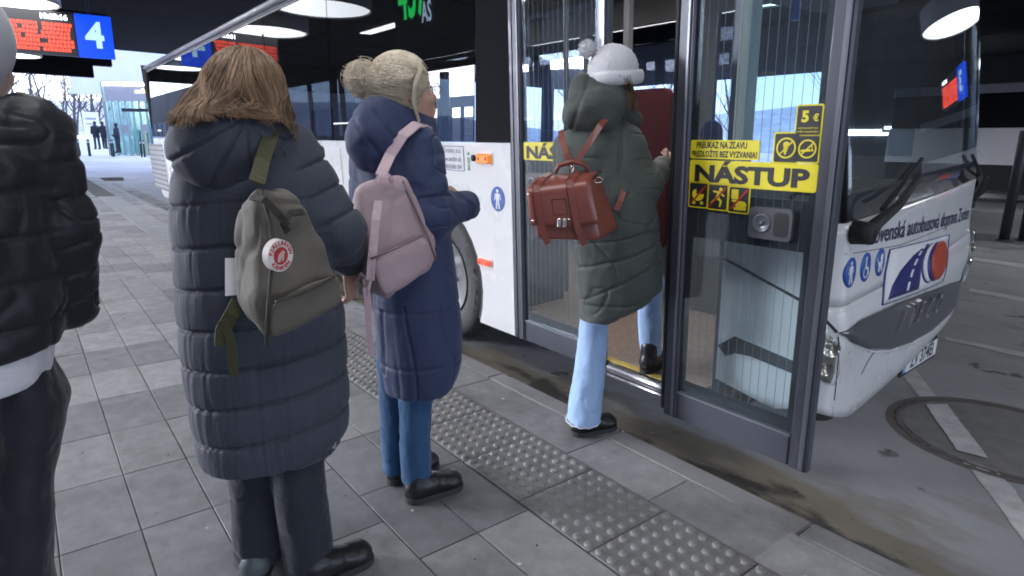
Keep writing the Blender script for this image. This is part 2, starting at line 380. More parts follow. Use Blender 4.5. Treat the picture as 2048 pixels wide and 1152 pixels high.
def road_material():
    m = mat('road_asphalt', (.36, .362, .378), .62, noise=.25, nscale=1.6, bump=.45, bscale=220, bdist=.002)
    n = m.node_tree; b = n.nodes['Principled BSDF']; src = b.inputs['Base Color'].links[0].from_socket
    tc = n.nodes.new('ShaderNodeTexCoord')
    # oily dirt washed along the gutter: a band following the kerb, broken by noise
    sp = n.nodes.new('ShaderNodeSeparateXYZ'); n.links.new(tc.outputs['Object'], sp.inputs[0])
    band = n.nodes.new('ShaderNodeMapRange'); band.inputs[1].default_value = 2.95; band.inputs[2].default_value = 2.3
    n.links.new(sp.outputs['Y'], band.inputs[0])
    mp = n.nodes.new('ShaderNodeMapping'); mp.inputs['Scale'].default_value = (1, 2.2, 1); n.links.new(tc.outputs['Object'], mp.inputs[0])
    t = n.nodes.new('ShaderNodeTexNoise'); t.inputs['Scale'].default_value = 1.9; t.inputs['Detail'].default_value = 5; n.links.new(mp.outputs[0], t.inputs[0])
    ad = n.nodes.new('ShaderNodeMath'); ad.operation = 'MULTIPLY_ADD'; ad.inputs[1].default_value = .55; n.links.new(band.outputs[0], ad.inputs[0]); n.links.new(t.outputs[0], ad.inputs[2])
    r1 = n.nodes.new('ShaderNodeMapRange'); r1.inputs[1].default_value = .60; r1.inputs[2].default_value = .78; n.links.new(ad.outputs[0], r1.inputs[0])
    r2 = n.nodes.new('ShaderNodeMapRange'); r2.inputs[1].default_value = .88; r2.inputs[2].default_value = .94; n.links.new(ad.outputs[0], r2.inputs[0])
    x1 = n.nodes.new('ShaderNodeMix'); x1.data_type = 'RGBA'; n.links.new(r1.outputs[0], x1.inputs[0]); n.links.new(src, x1.inputs[6]); x1.inputs[7].default_value = (.21, .185, .15, 1)
    x2 = n.nodes.new('ShaderNodeMix'); x2.data_type = 'RGBA'; n.links.new(r2.outputs[0], x2.inputs[0]); n.links.new(x1.outputs[2], x2.inputs[6]); x2.inputs[7].default_value = (.06, .056, .05, 1)
    # small dark drips
    t3 = n.nodes.new('ShaderNodeTexNoise'); t3.inputs['Scale'].default_value = 3.3; t3.inputs['Detail'].default_value = 3; n.links.new(tc.outputs['Object'], t3.inputs[0])
    r3 = n.nodes.new('ShaderNodeMapRange'); r3.inputs[1].default_value = .67; r3.inputs[2].default_value = .71; n.links.new(t3.outputs[0], r3.inputs[0])
    x3 = n.nodes.new('ShaderNodeMix'); x3.data_type = 'RGBA'; n.links.new(r3.outputs[0], x3.inputs[0]); n.links.new(x2.outputs[2], x3.inputs[6]); x3.inputs[7].default_value = (.07, .065, .062, 1)
    n.links.new(x3.outputs[2], b.inputs['Base Color'])
    return m
M_road = road_material()
b = MB(); b.box((-26, 2.2, ROAD_Z-.3), (40, 34, ROAD_Z)); road = tag(b.build('road', M_road), kind='structure')

pav = MB(); pav.box((-26, -9, -.5), (12, 2.20, -.012)); pavement = tag(pav.build('pavement', M_bed), kind='structure')
X_TOP = -0.43
COLS = [(-.55+.0, .245), (-.305, .245), (-.06, .245), (.185, .242), (.427, .245), (.672, .245), (.917, .245), (1.162, .243)]
def slab_mesh(w, l):
    g = .0022; m = MB(); m.rbox((g, g, -.045), (l-g, w-g, 0), .0022); return m
SL = {}
rr = random.Random(11); row_tone = {}
n_s = 0; far = MB()
def slab(x, y, w, l, tone, far_only=False):
    global n_s
    if far_only or n_s >= 292:
        far.rbox((x+.003, y+.003, -.045), (x+l-.003, y+w-.003, rr.uniform(-.0008, .0008)), .0022, tone); return
    key = (round(w, 3), round(l, 3))
    if key not in SL:
        o = slab_mesh(w, l).build('paving_slab', M_slab[0], pavement); SL[key] = o
    else: o = clone(SL[key])
    o.location = (x, y, rr.uniform(-.0012, .0012)); o.rotation_euler = (rr.uniform(-.0012, .0012), rr.uniform(-.0012, .0012), 0); n_s += 1
    o.material_slots[0].link = 'OBJECT'; o.material_slots[0].material = M_slab[tone]
L = .4845
todo = []
for r in range(-2, 53):
    x = -2.40 - r*L
    base = rr.choice([0, 0, 0, 1, 1, 2, 0, 2]) if r not in (0, 3, 4) else {0: 2, 3: 2, 4: 0}[r]
    for ci, (y, w) in enumerate(COLS):
        off = 0 if ci < 6 else (.27 if ci == 6 else .27)
        tone = base if rr.random() < .72 else rr.choice([0, 1, 2])
        todo.append((x+off, y, w, L, tone))
    todo.append((x+.03, 1.838, .264, L, rr.choice([0, 1, 1, 2])))
todo.sort(key=lambda t: -t[0])
for t in todo: slab(*t)
for r in range(-24, 50):                                    # the rest of the platform, away from the camera's view
    for c in range(16): slab(-2.4-r*L, -.55-.4*(c+1), .4, L, rr.choice([0, 0, 1, 2]), True)
for r in range(-24, -2):
    for y, w in COLS+[(1.838, .264)]: slab(-2.4-r*L, y, w, L, rr.choice([0, 1, 2]), True)
tag(far.build('paving_slab_field', M_slab, pavement), kind='stuff')

# tactile strip: domed tiles near, ribbed tiles farther along
T0, TW, TL = 1.409, .427, .398
def tact(dome):
    m = MB(); g = .003; m.rbox((g, g, -.045), (TL-g, TW-g, .001), .002)
    if dome:
        for i in range(7):
            for j in range(7):
                cx, cy = TL*(i+.5)/7, TW*(j+.5)/7
                v = []
                for rr_, z in ((.0200, .0008), (.0172, .0072), (.0100, .0098)):
                    v += [(cx+rr_*math.cos(2*PI*k/10), cy+rr_*math.sin(2*PI*k/10), z) for k in range(10)]
                f = [tuple(range(20, 30))]
                for q in (0, 10): f += [(q+k, q+(k+1) % 10, q+10+(k+1) % 10, q+10+k) for k in range(10)]
                m.add(v, f, 0, True)
    else:
        for j in range(7): m.rbox((.006, TW*(j+.5)/7-.017, 0), (TL-.006, TW*(j+.5)/7+.017, .006), .004)
    return m
dome_t = rib_t = None
for k in range(-3, 42):
    x = -1.715 - k*TL
    if x > -9.2:
        if dome_t is None: o = dome_t = tact(True).build('tactile_tile', M_tact, pavement)
        else: o = clone(dome_t)
    else:
        if rib_t is None: o = rib_t = tact(False).build('ribbed_tile', M_tact, pavement)
        else: o = clone(rib_t)
    o.location = (x, T0, rr.uniform(-.001, .001)); o.rotation_euler = (rr.uniform(-.001, .001), rr.uniform(-.001, .001), 0)
KS = None
for k in range(-3, 27):
    x = -1.90 - k*.98
    if KS is None:
        m = MB(); m.rbox((.003, 0, -.30), (.977, .122, .001), .008); o = KS = m.build('kerb_stone', M_kerb, pavement)
    else: o = clone(KS)
    o.location = (x, 2.106, rr.uniform(-.001, .001))

# scraps of litter, cigarette ends and grit on the platform and in the gutter
b = MB()
for i in range(150):
    if i < 90: x, y, z = rr.uniform(-7, -.4), rr.uniform(-.2, 2.09), .0025
    else: x, y, z = rr.uniform(-6, .4), rr.uniform(2.27, 2.75), ROAD_Z+.001
    s = rr.choice((.003, .004, .004, .006, .009)); a = rr.uniform(0, 6.28); e = s*rr.uniform(.4, 1); h = s*rr.uniform(.2, .7)
    P4 = [(x+math.cos(a+k*PI/2)*(s if k % 2 else e), y+math.sin(a+k*PI/2)*(s if k % 2 else e)) for k in range(4)]
    b.prism(P4, lambda u, w: (u, w, z), lambda u, w: (u, w, z+h), m=0 if rr.random() < .45 else 1)
tag(b.build('litter', [mat('litter_pale', (.6, .59, .56), .8), mat('litter_dark', (.05, .045, .04), .8)]), kind='stuff')

# painted lines on the road
def strip(px_l, px_r, name='road_marking', z=ROAD_Z+.004, ragged=.006):
    A = [gp(*p, ROAD_Z) for p in px_l]; B = [gp(*p, ROAD_Z) for p in px_r]; m = MB(); N = 14; v = []
    for i in range(N+1):
        t = i/N; a = np.array([np.interp(t, np.linspace(0, 1, len(A)), [p[k] for p in A]) for k in (0, 1)]); c = np.array([np.interp(t, np.linspace(0, 1, len(B)), [p[k] for p in B]) for k in (0, 1)])
        j = np.array([rr.uniform(-1, 1), rr.uniform(-1, 1)])*ragged; v += [(a[0]+j[0], a[1]+j[1], z), (c[0]+j[1], c[1]+j[0], z)]
    m.add(v, [(2*i, 2*i+1, 2*i+3, 2*i+2) for i in range(N)]); return tag(m.build(name, M_paint), kind='structure')
strip([(1799, 745), (1842, 798)], [(1827, 735), (1874, 796)], ragged=.004)
strip([(1850, 812), (1913, 904)], [(1893, 812), (1976, 920)], z=ROAD_Z+.012, ragged=.004)
strip([(1925, 921), (1952, 951), (2011, 1033), (2060, 1100), (2150, 1230)], [(1990, 934), (2035, 988), (2048, 1008), (2110, 1090), (2190, 1200)], ragged=.012)
for a, c in (([(1940, 514), (2048, 529), (2200, 552)], [(1940, 520), (2048, 537), (2200, 562)]), ([(1940, 577), (2048, 596), (2200, 625)], [(1940, 583), (2048, 604), (2200, 634)]),
             ([(1890, 674), (2048, 706), (2200, 738)], [(1890, 680), (2048, 716), (2200, 750)])):
    strip(a, c, ragged=.004)
# manhole
MHX, MHY, MHR = -.76, 4.12, .54
mh = empty('manhole_cover', (MHX, MHY, ROAD_Z), 'large round manhole cover in the road with a white line across it', 'manhole cover')
M_cast = mat('cast_iron', (.15, .135, .125), .7, metal=.1, noise=.4, nscale=14, bump=.5, bscale=60)
M_cov = mat('cover_infill', (.215, .205, .20), .65, noise=.3, nscale=8, bump=.4, bscale=160)
K_ = MHR/.66
b = MB(); b.lathe([(.60*K_, -.01), (.60*K_, .003), (.595*K_, .005), (0.001, .005)], n=48, smooth=False); b.build('cover_plate', M_cov, mh)
b = MB(); b.lathe([(.70*K_, -.01), (.70*K_, .004), (.66*K_, .007), (.655*K_, .001), (.64*K_, .001), (.635*K_, .006), (.61*K_, .006), (.608*K_, -.01)], n=48, smooth=False, caps=(0, 0)); b.build('frame_ring', M_cast, mh)
for k in range(40):
    a = 2*PI*k/40
    if k == 0:
        b = MB(); b.box((.642*K_, -.013, .005), (.653*K_, .013, .011)); st = b.build('frame_stud', M_cast, mh)
    else: st = clone(st)
    st.rotation_euler = (0, 0, a)

# far side: traffic island with posts, dark wall
M_conc = mat('concrete_grey', (.24, .24, .24), .8, noise=.25, nscale=3, bump=.3, bscale=40)
b = MB(); b.rbox((-8, 13.4, ROAD_Z), (30, 18.5, ROAD_Z+.13), .01); tag(b.build('traffic_island', M_conc), kind='structure')
M_post = mat('post_paint', (.025, .027, .033), .45)
for px, lab in ((2007, 'slim black post on the traffic island right of the bus front'), (2046, 'slim black post at the right edge of the photo')):
    p = gp(px, 482, ROAD_Z+.13); po = empty('bollard_post', p, lab, 'post', 'black posts on the island')
    m = MB(); m.lathe([(.075, 0), (.075, 1.72), (.06, 1.75), (.0, 1.755)], n=16); m.build('pole', M_post, po)
    m = MB(); m.lathe([(.13, 0), (.13, .015), (.08, .03)], n=16); m.build('foot_plate', M_post, po)

# ground all round, out to the horizon, with a bright snow-dusted yard at the far end
M_yard = mat('yard_ground', (.62, .62, .66), .8, noise=.3, nscale=.35, bump=.2, bscale=20)
b = MB()
xs = [-400, -160, -80, -46, -38, -30, -26]; zs = [3., 1.2, .5, .34, .30, .02, ROAD_Z-.005]
v = []; f = []
for x, z in zip(xs, zs): v += [(x, -300, z), (x, 400, z)]
f = [(2*i, 2*i+1, 2*i+3, 2*i+2) for i in range(len(xs)-1)]
b.add(v, f); tag(b.build('yard', M_yard), kind='structure')
b = MB(); b.add([(-26, -300, ROAD_Z-.02), (300, -300, ROAD_Z-.02), (300, 400, ROAD_Z-.02), (-26, 400, ROAD_Z-.02)], [(0, 1, 2, 3)]); tag(b.build('ground', M_yard), kind='structure')
# kerb and road line at the platform's far end
b = MB(); b.box((-27.2, -9, ROAD_Z), (-26.9, 3, -.01)); tag(b.build('kerb', M_kerb), kind='structure')

# hills
M_hill = mat('winter_hill', (.66, .67, .72), .95, noise=.5, nscale=.35, ncol=(.30, .31, .37))
def hill(cx, cy, length, height, ang, seed):
    n = 60; v = []; f = []; ca, sa = math.cos(ang), math.sin(ang)
    prof = [(0, 0), (.25, .45), (.55, .8), (1, 1.0)]
    for i in range(n+1):
        t = (i/n-.5)*length; hh = height*(.75+.25*math.sin(t*.03+seed)+.12*mnoise.noise((t*.07, seed, 0)))
        for d, z in prof: v.append((cx+ca*t-sa*d*60, cy+sa*t+ca*d*60, z*hh-1))
    for i in range(n):
        for j in range(3): f.append((i*4+j, i*4+4+j, i*4+5+j, i*4+1+j))
    m = MB(); m.add(v, f, 0, True); return tag(m.build('hills', M_hill), kind='structure')
hill(-110, 40, 420, 13, PI/2, 1); hill(-40, 120, 400, 14, 0, 3); hill(0, -95, 420, 10, PI, 5)

# station roof
M_ceil = mat('ceiling_dark', (.016, .0165, .021), .85, spec=.08, noise=.3, nscale=1)
M_beam = mat('beam_dark', (.019, .0195, .025), .85, spec=.08, noise=.2, nscale=2)
ZC = 4.9
b = MB(); b.box((-31, -9.5, ZC), (22, 30, ZC+.4)); ceiling = tag(b.build('ceiling', M_ceil), kind='structure')
panel0 = None
for i in range(12):                                         # ceiling boards hang a little below the slab, seen in the bus glass too
    for j in range(3):
        m = MB()
        if panel0 is None:
            m.box((.02, .02, -.05), (3.96, 3.0, 0)); panel0 = m.build('ceiling_panel', M_beam, ceiling); o = panel0
        else: o = clone(panel0)
        o.location = (-30.6+4.2*i, -6.5+3.05*j, ZC-.002)
for y in (14.2,):
    b = MB(); b.box((-27, y, ZC-.75), (22, y+.3, ZC-.003)); tag(b.build('roof_beam', M_beam), 'dark roof beam along the open side of the station at y edge' if 0 else ('dark roof beam over the near open side' if y < 0 else 'dark roof beam over the bus lanes'), 'beam')
a0 = gp(20, 160, 0); 
b = MB(); b.prism([(-9.5, 3.70), (2.80, 3.70), (2.80, 4.16), (3.45, 4.16), (3.45, ZC-.003), (-9.5, ZC-.003)], lambda y, z: (-30.5, y, z), lambda y, z: (-30.0, y, z)); tag(b.build('roof_beam', M_beam), 'dark stepped beam closing the far end of the roof above bare trees', 'beam')

M_blue = mat('column_blue', (.05, .09, .28), .45)
# station hall along the near side, behind the camera: dark walls with glazed bays, open between them
M_hall = mat('hall_wall', (.07, .072, .08), .6, noise=.2, nscale=1)
M_hglass = mat('hall_glass', (.03, .035, .045), .08, spec=.8); M_hstrip = emitter('hall_strip_light', (.95, .97, 1), 2.0)
def hall_part(x0, x1, lab, top):
    b = MB(); b.box((x0, -9.8, -.012), (x1, -9.55, top)); hall = tag(b.build('station_hall', M_hall), lab, 'building'); n = int((x1-x0)/3.1)
    for i in range(n):
        x = x0+.3+i*3.1
        b = MB(); b.box((x, -9.55, .1), (x+2.7, -9.53, 3.2)); w = b.build('glazing', M_hglass, hall)
        b = MB(); b.box((x-.06, -9.548, .1), (x-.002, -9.48, 3.25)); b.build('mullion', M_blue, w)
        if i % 3 == 1: b = MB(); b.box((x+.2, -9.528, 2.35), (x+2.2, -9.5, 2.42)); b.build('strip_light', M_hstrip, w)
b = MB(); b.box((-31, -9.8, 4.45), (22, -9.5, ZC-.003)); tag(b.build('roof_beam', M_beam), 'dark roof beam over the open near side', 'beam')
sh_ = empty('blue_shelter', (-23, -14.5, ROAD_Z), 'long blue framed shelter outside the open bay, mirrored in the bus glass', 'shelter')
bb = MB(); bb.box((-11, -.3, 3.5), (11, 1.2, 3.9)); bb.build('roof_slab', mat('shelter_grey', (.16, .17, .20), .6), sh_)
bb = MB(); bb.box((-11, .0, .0), (11, .08, .95)); bb.build('lower_panel', mat('shelter_blue', (.03, .08, .30), .5), sh_)
bb = MB(); bb.box((-1.2, .2, 3.903), (4.6, .35, 5.6)); bb.build('sky_screen', mat('shelter_grey', (.16, .17, .20), .6), sh_)  # added screen keeping bright sky out of the rear leaf's reflection
p0_ = None
for i in range(19):
    if p0_ is None: bb = MB(); bb.box((-.09, 0, .952), (.09, .15, 3.498)); p0_ = bb.build('post', M_blue, sh_); o = p0_
    else: o = clone(p0_)
    o.location = (-10.8+1.2*i, 0, 0)
b = MB(); b.box((-19, -20.6, ROAD_Z), (26, -20, 7.6)); opp = tag(b.build('sky_blocker', M_hall), 'added dark block keeping bright sky out of the door glass', 'building')  # unseen block added to darken what the front door leaf reflects
for i in range(11): b = MB(); b.box((-18+4*i, -20, .6), (-14.8+4*i, -19.97, 3.0)); b.build('blocker_bay', M_hglass, opp)
hall_part(-150, -31, 'dark wall of the farther hall mirrored in the bus windows', 6.5)
# columns of the station
for k, (x, y) in enumerate(((-28, -8.9), (-22, -8.9), (-16, -8.9), (-10, -8.9), (-24, 13.2), (-15, 13.2))):
    c = empty('station_column', (x, y, 0), 'round blue station column, number of its row hidden', 'column')
    c['label'] = ['blue column at the far end of the near open side', 'blue column third from the far end reflected in the bus glass', 'blue column beside the queue on the open side', 'blue column nearest the bus front on the open side',
                  'blue column behind the bus at the far end', 'blue column behind the bus seen through its windows'][k]
    z0 = -.012 if y < 0 else ROAD_Z
    m = MB(); m.lathe([(.2, z0), (.2, ZC-.75)], n=20); m.build('shaft', M_blue, c)
    m = MB(); m.lathe([(.27, z0), (.27, z0+.12), (.21, z0+.16)], n=20); m.build('base_collar', M_dark, c)

LMX, LMY, BMX, BMY, BMZ = -.85, 12.3, .35, 18.9, 3.1
# drum lamps under the roof
M_lampside = mat('lamp_shade_white', (.62, .63, .66), .5)
M_lampglow = emitter('lamp_glow', (.94, .965, 1.0), 1.25)
def lamp(x, y, zb, lab, r=.92):
    o = empty('drum_lamp', (x, y, zb), lab, 'lamp', 'round drum lamps under the roof')
    m = MB(); m.lathe([(r-.05, .03), (r-.03, 0), (r, .02), (r, .36), (r-.02, .38), (.05, .38)], n=48, caps=(0, 1)); m.build('shade', M_lampside, o)
    m = MB(); m.lathe([(r-.045, .032), (r-.045, .045), (.001, .02)], n=48, smooth=False); m.build('diffuser', M_lampglow, o)
    m = MB(); m.tube([(0, 0, .37), (0, 0, ZC-zb)], .02, 8); m.build('rod', M_dark, o)
    return o
zl = 3.78
for k, x in enumerate((-25.0, -21.8, -18.6, -15.2, -11.9, -8.6, -5.2, -1.8, 1.6)):
    lamp(x, .12, zl, ['round white lamp farthest along the row over the platform', 'second farthest round white lamp over the platform', 'third farthest round white lamp, just below the red board', 'round white lamp hidden behind the red departure board',
         'large round white lamp in the top left corner', 'round lamp over the platform beside the rear of the bus', 'round lamp over the queue', 'round lamp over the near end of the platform', 'round lamp over the platform before the bus'][k])
for k, (x, y) in enumerate(((-16, 9.8), (-6, 9.8), (7.5, 9.8), (LMX, LMY), (2.6, 4.4), (-3.5, 19.5))):
    lamp(x, y, zl, ['round lamp over the far bus lane at the back', 'round lamp over the lane beyond the bus', 'round lamp over the lane ahead', 'round drum lamp mirrored in the windscreen', 'added round lamp brightening the bus front and road', 'added round lamp brightening the parked coach'][k])  # last two lamps are added, to brighten bus front, road and coach

# departure board with the stand number
M_case = mat('board_case', (.025, .025, .03), .4)
M_red = emitter('led_red', (1.0, .075, .04), .42); M_led_w = emitter('led_white', (.85, .9, 1), 1.6)
M_bluelit = emitter('sign_blue_lit', (.004, .085, 1.0), .17); M_num = emitter('sign_white_lit', (.5, .8, 1.0), .2)
def board(loc, rotz, lab, num, flip=False):
    """local: x across (blue panel at +x), y depth, z up; face at y=0 looks to -y"""
    o = empty('departure_board', loc, lab, 'departure board', rot=(0, 0, rotz))
    W, H, P = 1.52, .80, .62; fx = -W-P if flip else 0
    m = MB(); m.rbox((-W, 0, 0), (0, .16, H), .012); m.build('case', M_case, o)
    m = MB(); m.rbox((fx+.004, -.004, 0), (fx+P-.004, .16, H), .012); pn = m.build('number_panel', M_bluelit, o)
    m = MB(); v, f = text2d(num, .66, .022); m.add([(fx+P/2+x*.92, -.012, H/2+y) for x, y in v], f); m.build('number', M_num, pn)
    m = MB()                                             # red rows of LED lettering
    r2 = random.Random(3)
    words = ['4 10:10 BANSKA BYSTRICA', '6 10:15 DETVA', '2 10:20 KRUPINA', '9 10:25 SLIAC', '1 10:30 ZIAR N/H', '4 10:35 LUCENEC', '7 10:40 KOVACOVA']
    for r in range(7):
        z = .065+r*.077; x = -W+.05
        while x < -.09:
            w = r2.choice((.035, .05, .05, .05))
            if r2.random() < .975 and not (-.62 < x < -.57) and not (-1.14 < x < -1.10):
                for q in range(3): m.box((x+q*w/3, -.004, z), (x+q*w/3+w*.29, 0.001, z+.064*r2.choice((1, 1, .8))))
            x += w+.012
    m.build('red_lettering', M_red, o)
    m = MB(); v, f = text2d('10:03:16', .13, .004); m.add([(-.33+x, -.004, H-.105+y) for x, y in v], f); m.build('clock', M_led_w, o)
    for x in (-1.2, .25):
        m = MB(); m.tube([(x, .08, H), (x, .08, ZC-loc[2])], .022, 8); m.build('hanger', M_dark, o)
    return o
def on_x(px, py, X):
    d = ray(px, py); return CAM+d*((X-CAM[0])/d[0])
pA = on_x(158, 113, -15.5)
board((pA[0], pA[1], pA[2]), math.radians(90-6), 'red lettered departure board with blue panel 4 hanging top left', '4')
board((BMX, BMY, BMZ), math.radians(58), 'departure board with blue panel mirrored in the windscreen', '3', True)

# ------------------------------------------------------------------ background at the far end of the platform
M_white_wall = mat('white_wall', (.62, .64, .70), .7, noise=.08, nscale=.6)
def on_d(px, py, D):                       # point at distance D along the optical axis
    return CAM+ray(px, py)*D
b = MB()
q = [on_d(140, 186, 44), on_d(420, 196, 44), on_d(420, 100, 44), on_d(140, 100, 44)]
nrm = np.array([-.85, .2, 0])*1.2
b.prism([(p[0], p[1], p[2]) for p in q], lambda x, y, z: (x, y, z), lambda x, y, z: (x+nrm[0], y+nrm[1], z))
tag(b.build('canopy_fascia', M_white_wall), 'white canopy fascia above the glass kiosk', 'canopy')
# kiosk
M_kg = glass('kiosk_glass', (.75, .85, .85)); M_kf = mat('kiosk_frame', (.28, .36, .36), .5); M_kp = mat('kiosk_panel', (.34, .34, .37), .6)
M_strip = emitter('strip_light', (1, .93, .97), 4); M_kin = mat('kiosk_back', (.5, .6, .62), .7, noise=.3, nscale=1)
k0 = on_d(222, 307, 38.); k1 = on_d(330, 312, 38.); kz = .34
kx = np.array([k1[0]-k0[0], k1[1]-k0[1], 0]); KW = np.linalg.norm(kx); kx /= KW; kd = np.array([-kx[1], kx[0], 0]); 
if kd[0] > 0: kd = -kd
ki = empty('kiosk', (k0[0], k0[1], kz), 'glass kiosk with a lit strip along its top, beyond the platform end', 'kiosk', rot=(0, 0, math.atan2(kx[1], kx[0])))
sgn = 1 if (np.cross([0, 0, 1], kx) @ kd) > 0 else -1
D = 2.6*sgn
HT = (307-168)/F_PX*38*1.02
def kb(name, a, c, m, r=0):
    b = MB(); b.box(a, c); return b.build(name, m, ki)
kb('light_strip', (.06, -.03*sgn, HT-.22), (KW, .05*sgn, HT-.06), M_strip)
kb('fascia_panel', (.06, 0, HT-1.15), (KW, .1*sgn, HT-.225), M_kp)
kb('roof', (-.05, -.02*sgn, HT-.055), (KW+.05, D, HT+.02), M_kp)
kb('back_wall', (0, D-.1*sgn, 0), (KW, D, HT-.06), M_kin)
kb('ceiling_light', (.4, .6*sgn, HT-.10), (KW-.3, 1.6*sgn, HT-.065), emitter('kiosk_lamp', (.9, .97, 1), 8.0))
kb('floor', (0, .02*sgn, .0), (KW, D-.12*sgn, .03), M_kp)
b = MB(); b.box((.02, .05*sgn, .05), (KW-.02, .06*sgn, HT-1.16)); b.build('glass_front', M_kg, ki)
b = MB(); b.box((.0, .08*sgn, .05), (.01, D-.12*sgn, HT-.06)); b.build('glass_side', M_kg, ki)
b0 = None
for i in range(9):
    if b0 is None: m = MB(); m.box((-.035, -.02*sgn, 0), (.035, .12*sgn, HT-1.152)); b0 = m.build('mullion', M_kf, ki); o = b0
    else: o = clone(b0)
    o.location = (.04+i*(KW-.08)/8, 0, 0)
kb('corner_post', (-.09, -.05*sgn, 0), (-.002, .15*sgn, HT-.058), M_kf)
kb('dark_rail', (1.0, -.03*sgn, HT-1.75), (KW-.1, -.021*sgn, HT-1.56), M_dark)
for x, z in ((.9, 1.35), (2.1, 1.4), (2.75, 1.4)): kb('notice', (x, -.035*sgn, z), (x+.38, -.022*sgn, z+.5), M_kp)
M_ysign = emitter('sign_yellow', (1, .8, .25), 1.2)
m = MB(); v, f = text2d('coffee', .36, .0); m.add([(KW*.72+x*1.1, -.012*sgn, HT-.55+y) for x, y in v], f); m.build('lettering', M_ysign, ki)
for i in range(6):
    m = MB(); m.box((.3+i*.5, D-.6*sgn, .03), (.3+i*.5+.34, D-.15*sgn, 1.6+.3*(i % 3))); m.build('shelf', mat('shelf_%d' % (i % 3), ((.15, .35, .4), (.5, .5, .45), (.12, .2, .3))[i % 3], .6), ki)
# bollards
def bollard(px, lab, r=.05, h=1.0, d=36):
    p = on_d(px, 306, d); o = empty('bollard', (p[0], p[1], .30), lab, 'bollard', 'dark bollards at the platform end')
    m = MB(); m.lathe([(r, 0), (r, h-.03), (r*.7, h), (.001, h)], n=12); m.build('shaft', M_post, o)
    m = MB(); m.lathe([(r+.004, h-.2), (r+.004, h-.1)], n=12); m.build('band', mat('band_pale', (.5, .5, .5), .5), o)
for px, lab in ((158, 'bollard farthest left, right of the black jacket'), (179, 'dark bollard left of the two people'), (224, 'thin bollard just left of the person at the kiosk'), (228, 'thin bollard beside the kiosk corner'), (283, 'thin bollard before the kiosk glass, left of a pair'), (289, 'thin bollard before the kiosk glass, right of a pair')):
    bollard(px, lab, .075 if px < 200 else .045)
# white notice stand behind the two people
o = empty('notice_stand', (*on_d(190, 300, 41)[:2], .33), 'white notice stand behind the two far people', 'sign')
m = MB(); m.box((-.04, -.45, .9), (.04, .45, 2.7)); m.build('panel', mat('notice_white', (.8, .8, .8), .6), o)
m = MB(); m.box((-.03, -.4, 0), (.03, -.34, .9)); m.box((-.03, .34, 0), (.03, .4, .9)); m.build('legs', M_kf, o)
m = MB(); m.box((.041, -.3, 2.2), (.044, .3, 2.35)); m.box((.041, -.3, 1.9), (.044, .1, 2.0)); m.build('print', M_kp, o)
# dark cabinet behind the man's shoulder
o = empty('cabinet', (*on_d(74, 300, 30)[:2], .02), 'dark grey box on a post behind the left shoulder', 'cabinet')
m = MB(); m.rbox((-.2, -.38, 1.25), (.2, .30, 2.0), .02); m.build('housing', mat('cab_grey', (.10, .12, .15), .5), o)
m = MB(); m.box((-.06, -.06, 0), (.06, .06, 1.25)); m.build('post', M_post, o)

# bare winter trees
M_bark = mat('bark', (.13, .12, .125), .9, noise=.3, nscale=5)
def tree(loc, h, seed, lab, grp):
    r = random.Random(seed); o = empty('bare_tree', loc, lab, 'tree', grp); t = MB(); c = MB()
    lean = Vector((r.uniform(-.12, .12), r.uniform(-.2, .2), 1)).normalized(); p = Vector((0, 0, -.3)); pts = [p.copy()]; rad = [h*.014]
    for i in range(8):
        p = p+lean*h/8; lean = (lean+Vector((r.uniform(-.1, .1), r.uniform(-.1, .1), .05))).normalized(); pts.append(p.copy()); rad.append(h*.014*(1-(i+1)/8.6))
    t.tube(pts, rad, 6); t.build('trunk', M_bark, o)
    def br(p, d, l, rd, lev):
        q = [p]; k = 4
        for i in range(k): d = (d+Vector((r.uniform(-.22, .22), r.uniform(-.22, .22), .12))).normalized(); q.append(q[-1]+d*l/k)
        c.tube(q, [rd*(1-.75*i/k) for i in range(k+1)], 4 if lev == 0 else 3, cap=False)
        if lev < 2:
            for j in range(4 if lev == 0 else 3):
                i = r.randint(1, k); a = r.uniform(0, 2*PI); e = (d+Vector((math.cos(a), math.sin(a), r.uniform(-.1, .5)))*.8).normalized(); br(q[i], e, l*r.uniform(.4, .65), rd*.5, lev+1)
    for i in range(13):
        s = r.uniform(.22, .97); k = min(7, int(s*8)); p0 = pts[k].lerp(pts[k+1], s*8-k); a = r.uniform(0, 2*PI)
        br(p0, Vector((math.cos(a), math.sin(a), r.uniform(.4, 1.1))).normalized(), h*.30*(1.15-s*.6), h*.005, 0)
    c.build('crown', M_bark, o); return o
tree0 = [tree((0, 0, 0), 10+k*1.5, 20+k, 'bare winter tree', None) for k in range(3)]
def plant(k, px, d, lab, grp, z=.3, pos=None, s=1.):
    p = on_d(px, 290, d) if pos is None else pos
    o = tree0[k] if not tree0[k].get('used') else clone_tree(tree0[k])
    tree0[k]['used'] = 1; o['label'] = lab; o['group'] = grp; o.location = (p[0], p[1], z); o.rotation_euler = (0, 0, (px*1.7) % 6.28); o.scale = (s, s, s)
    if 'used' in o and o is not tree0[k]: del o['used']
rr2 = random.Random(5)
for i in range(17):
    px = 2+i*13+rr2.uniform(-5, 5); d = rr2.uniform(50, 70)
    plant(i % 3, px, d, 'bare tree in the bright yard, %s from the left end of the row' % ('first', 'second', 'third', 'fourth', 'fifth', 'sixth', 'seventh', 'eighth', 'ninth', 'tenth', 'eleventh', 'twelfth', 'thirteenth', 'fourteenth', 'fifteenth', 'sixteenth', 'seventeenth')[i],
          'bare trees beyond the platform end', .4, s=.8+.3*rr2.random())
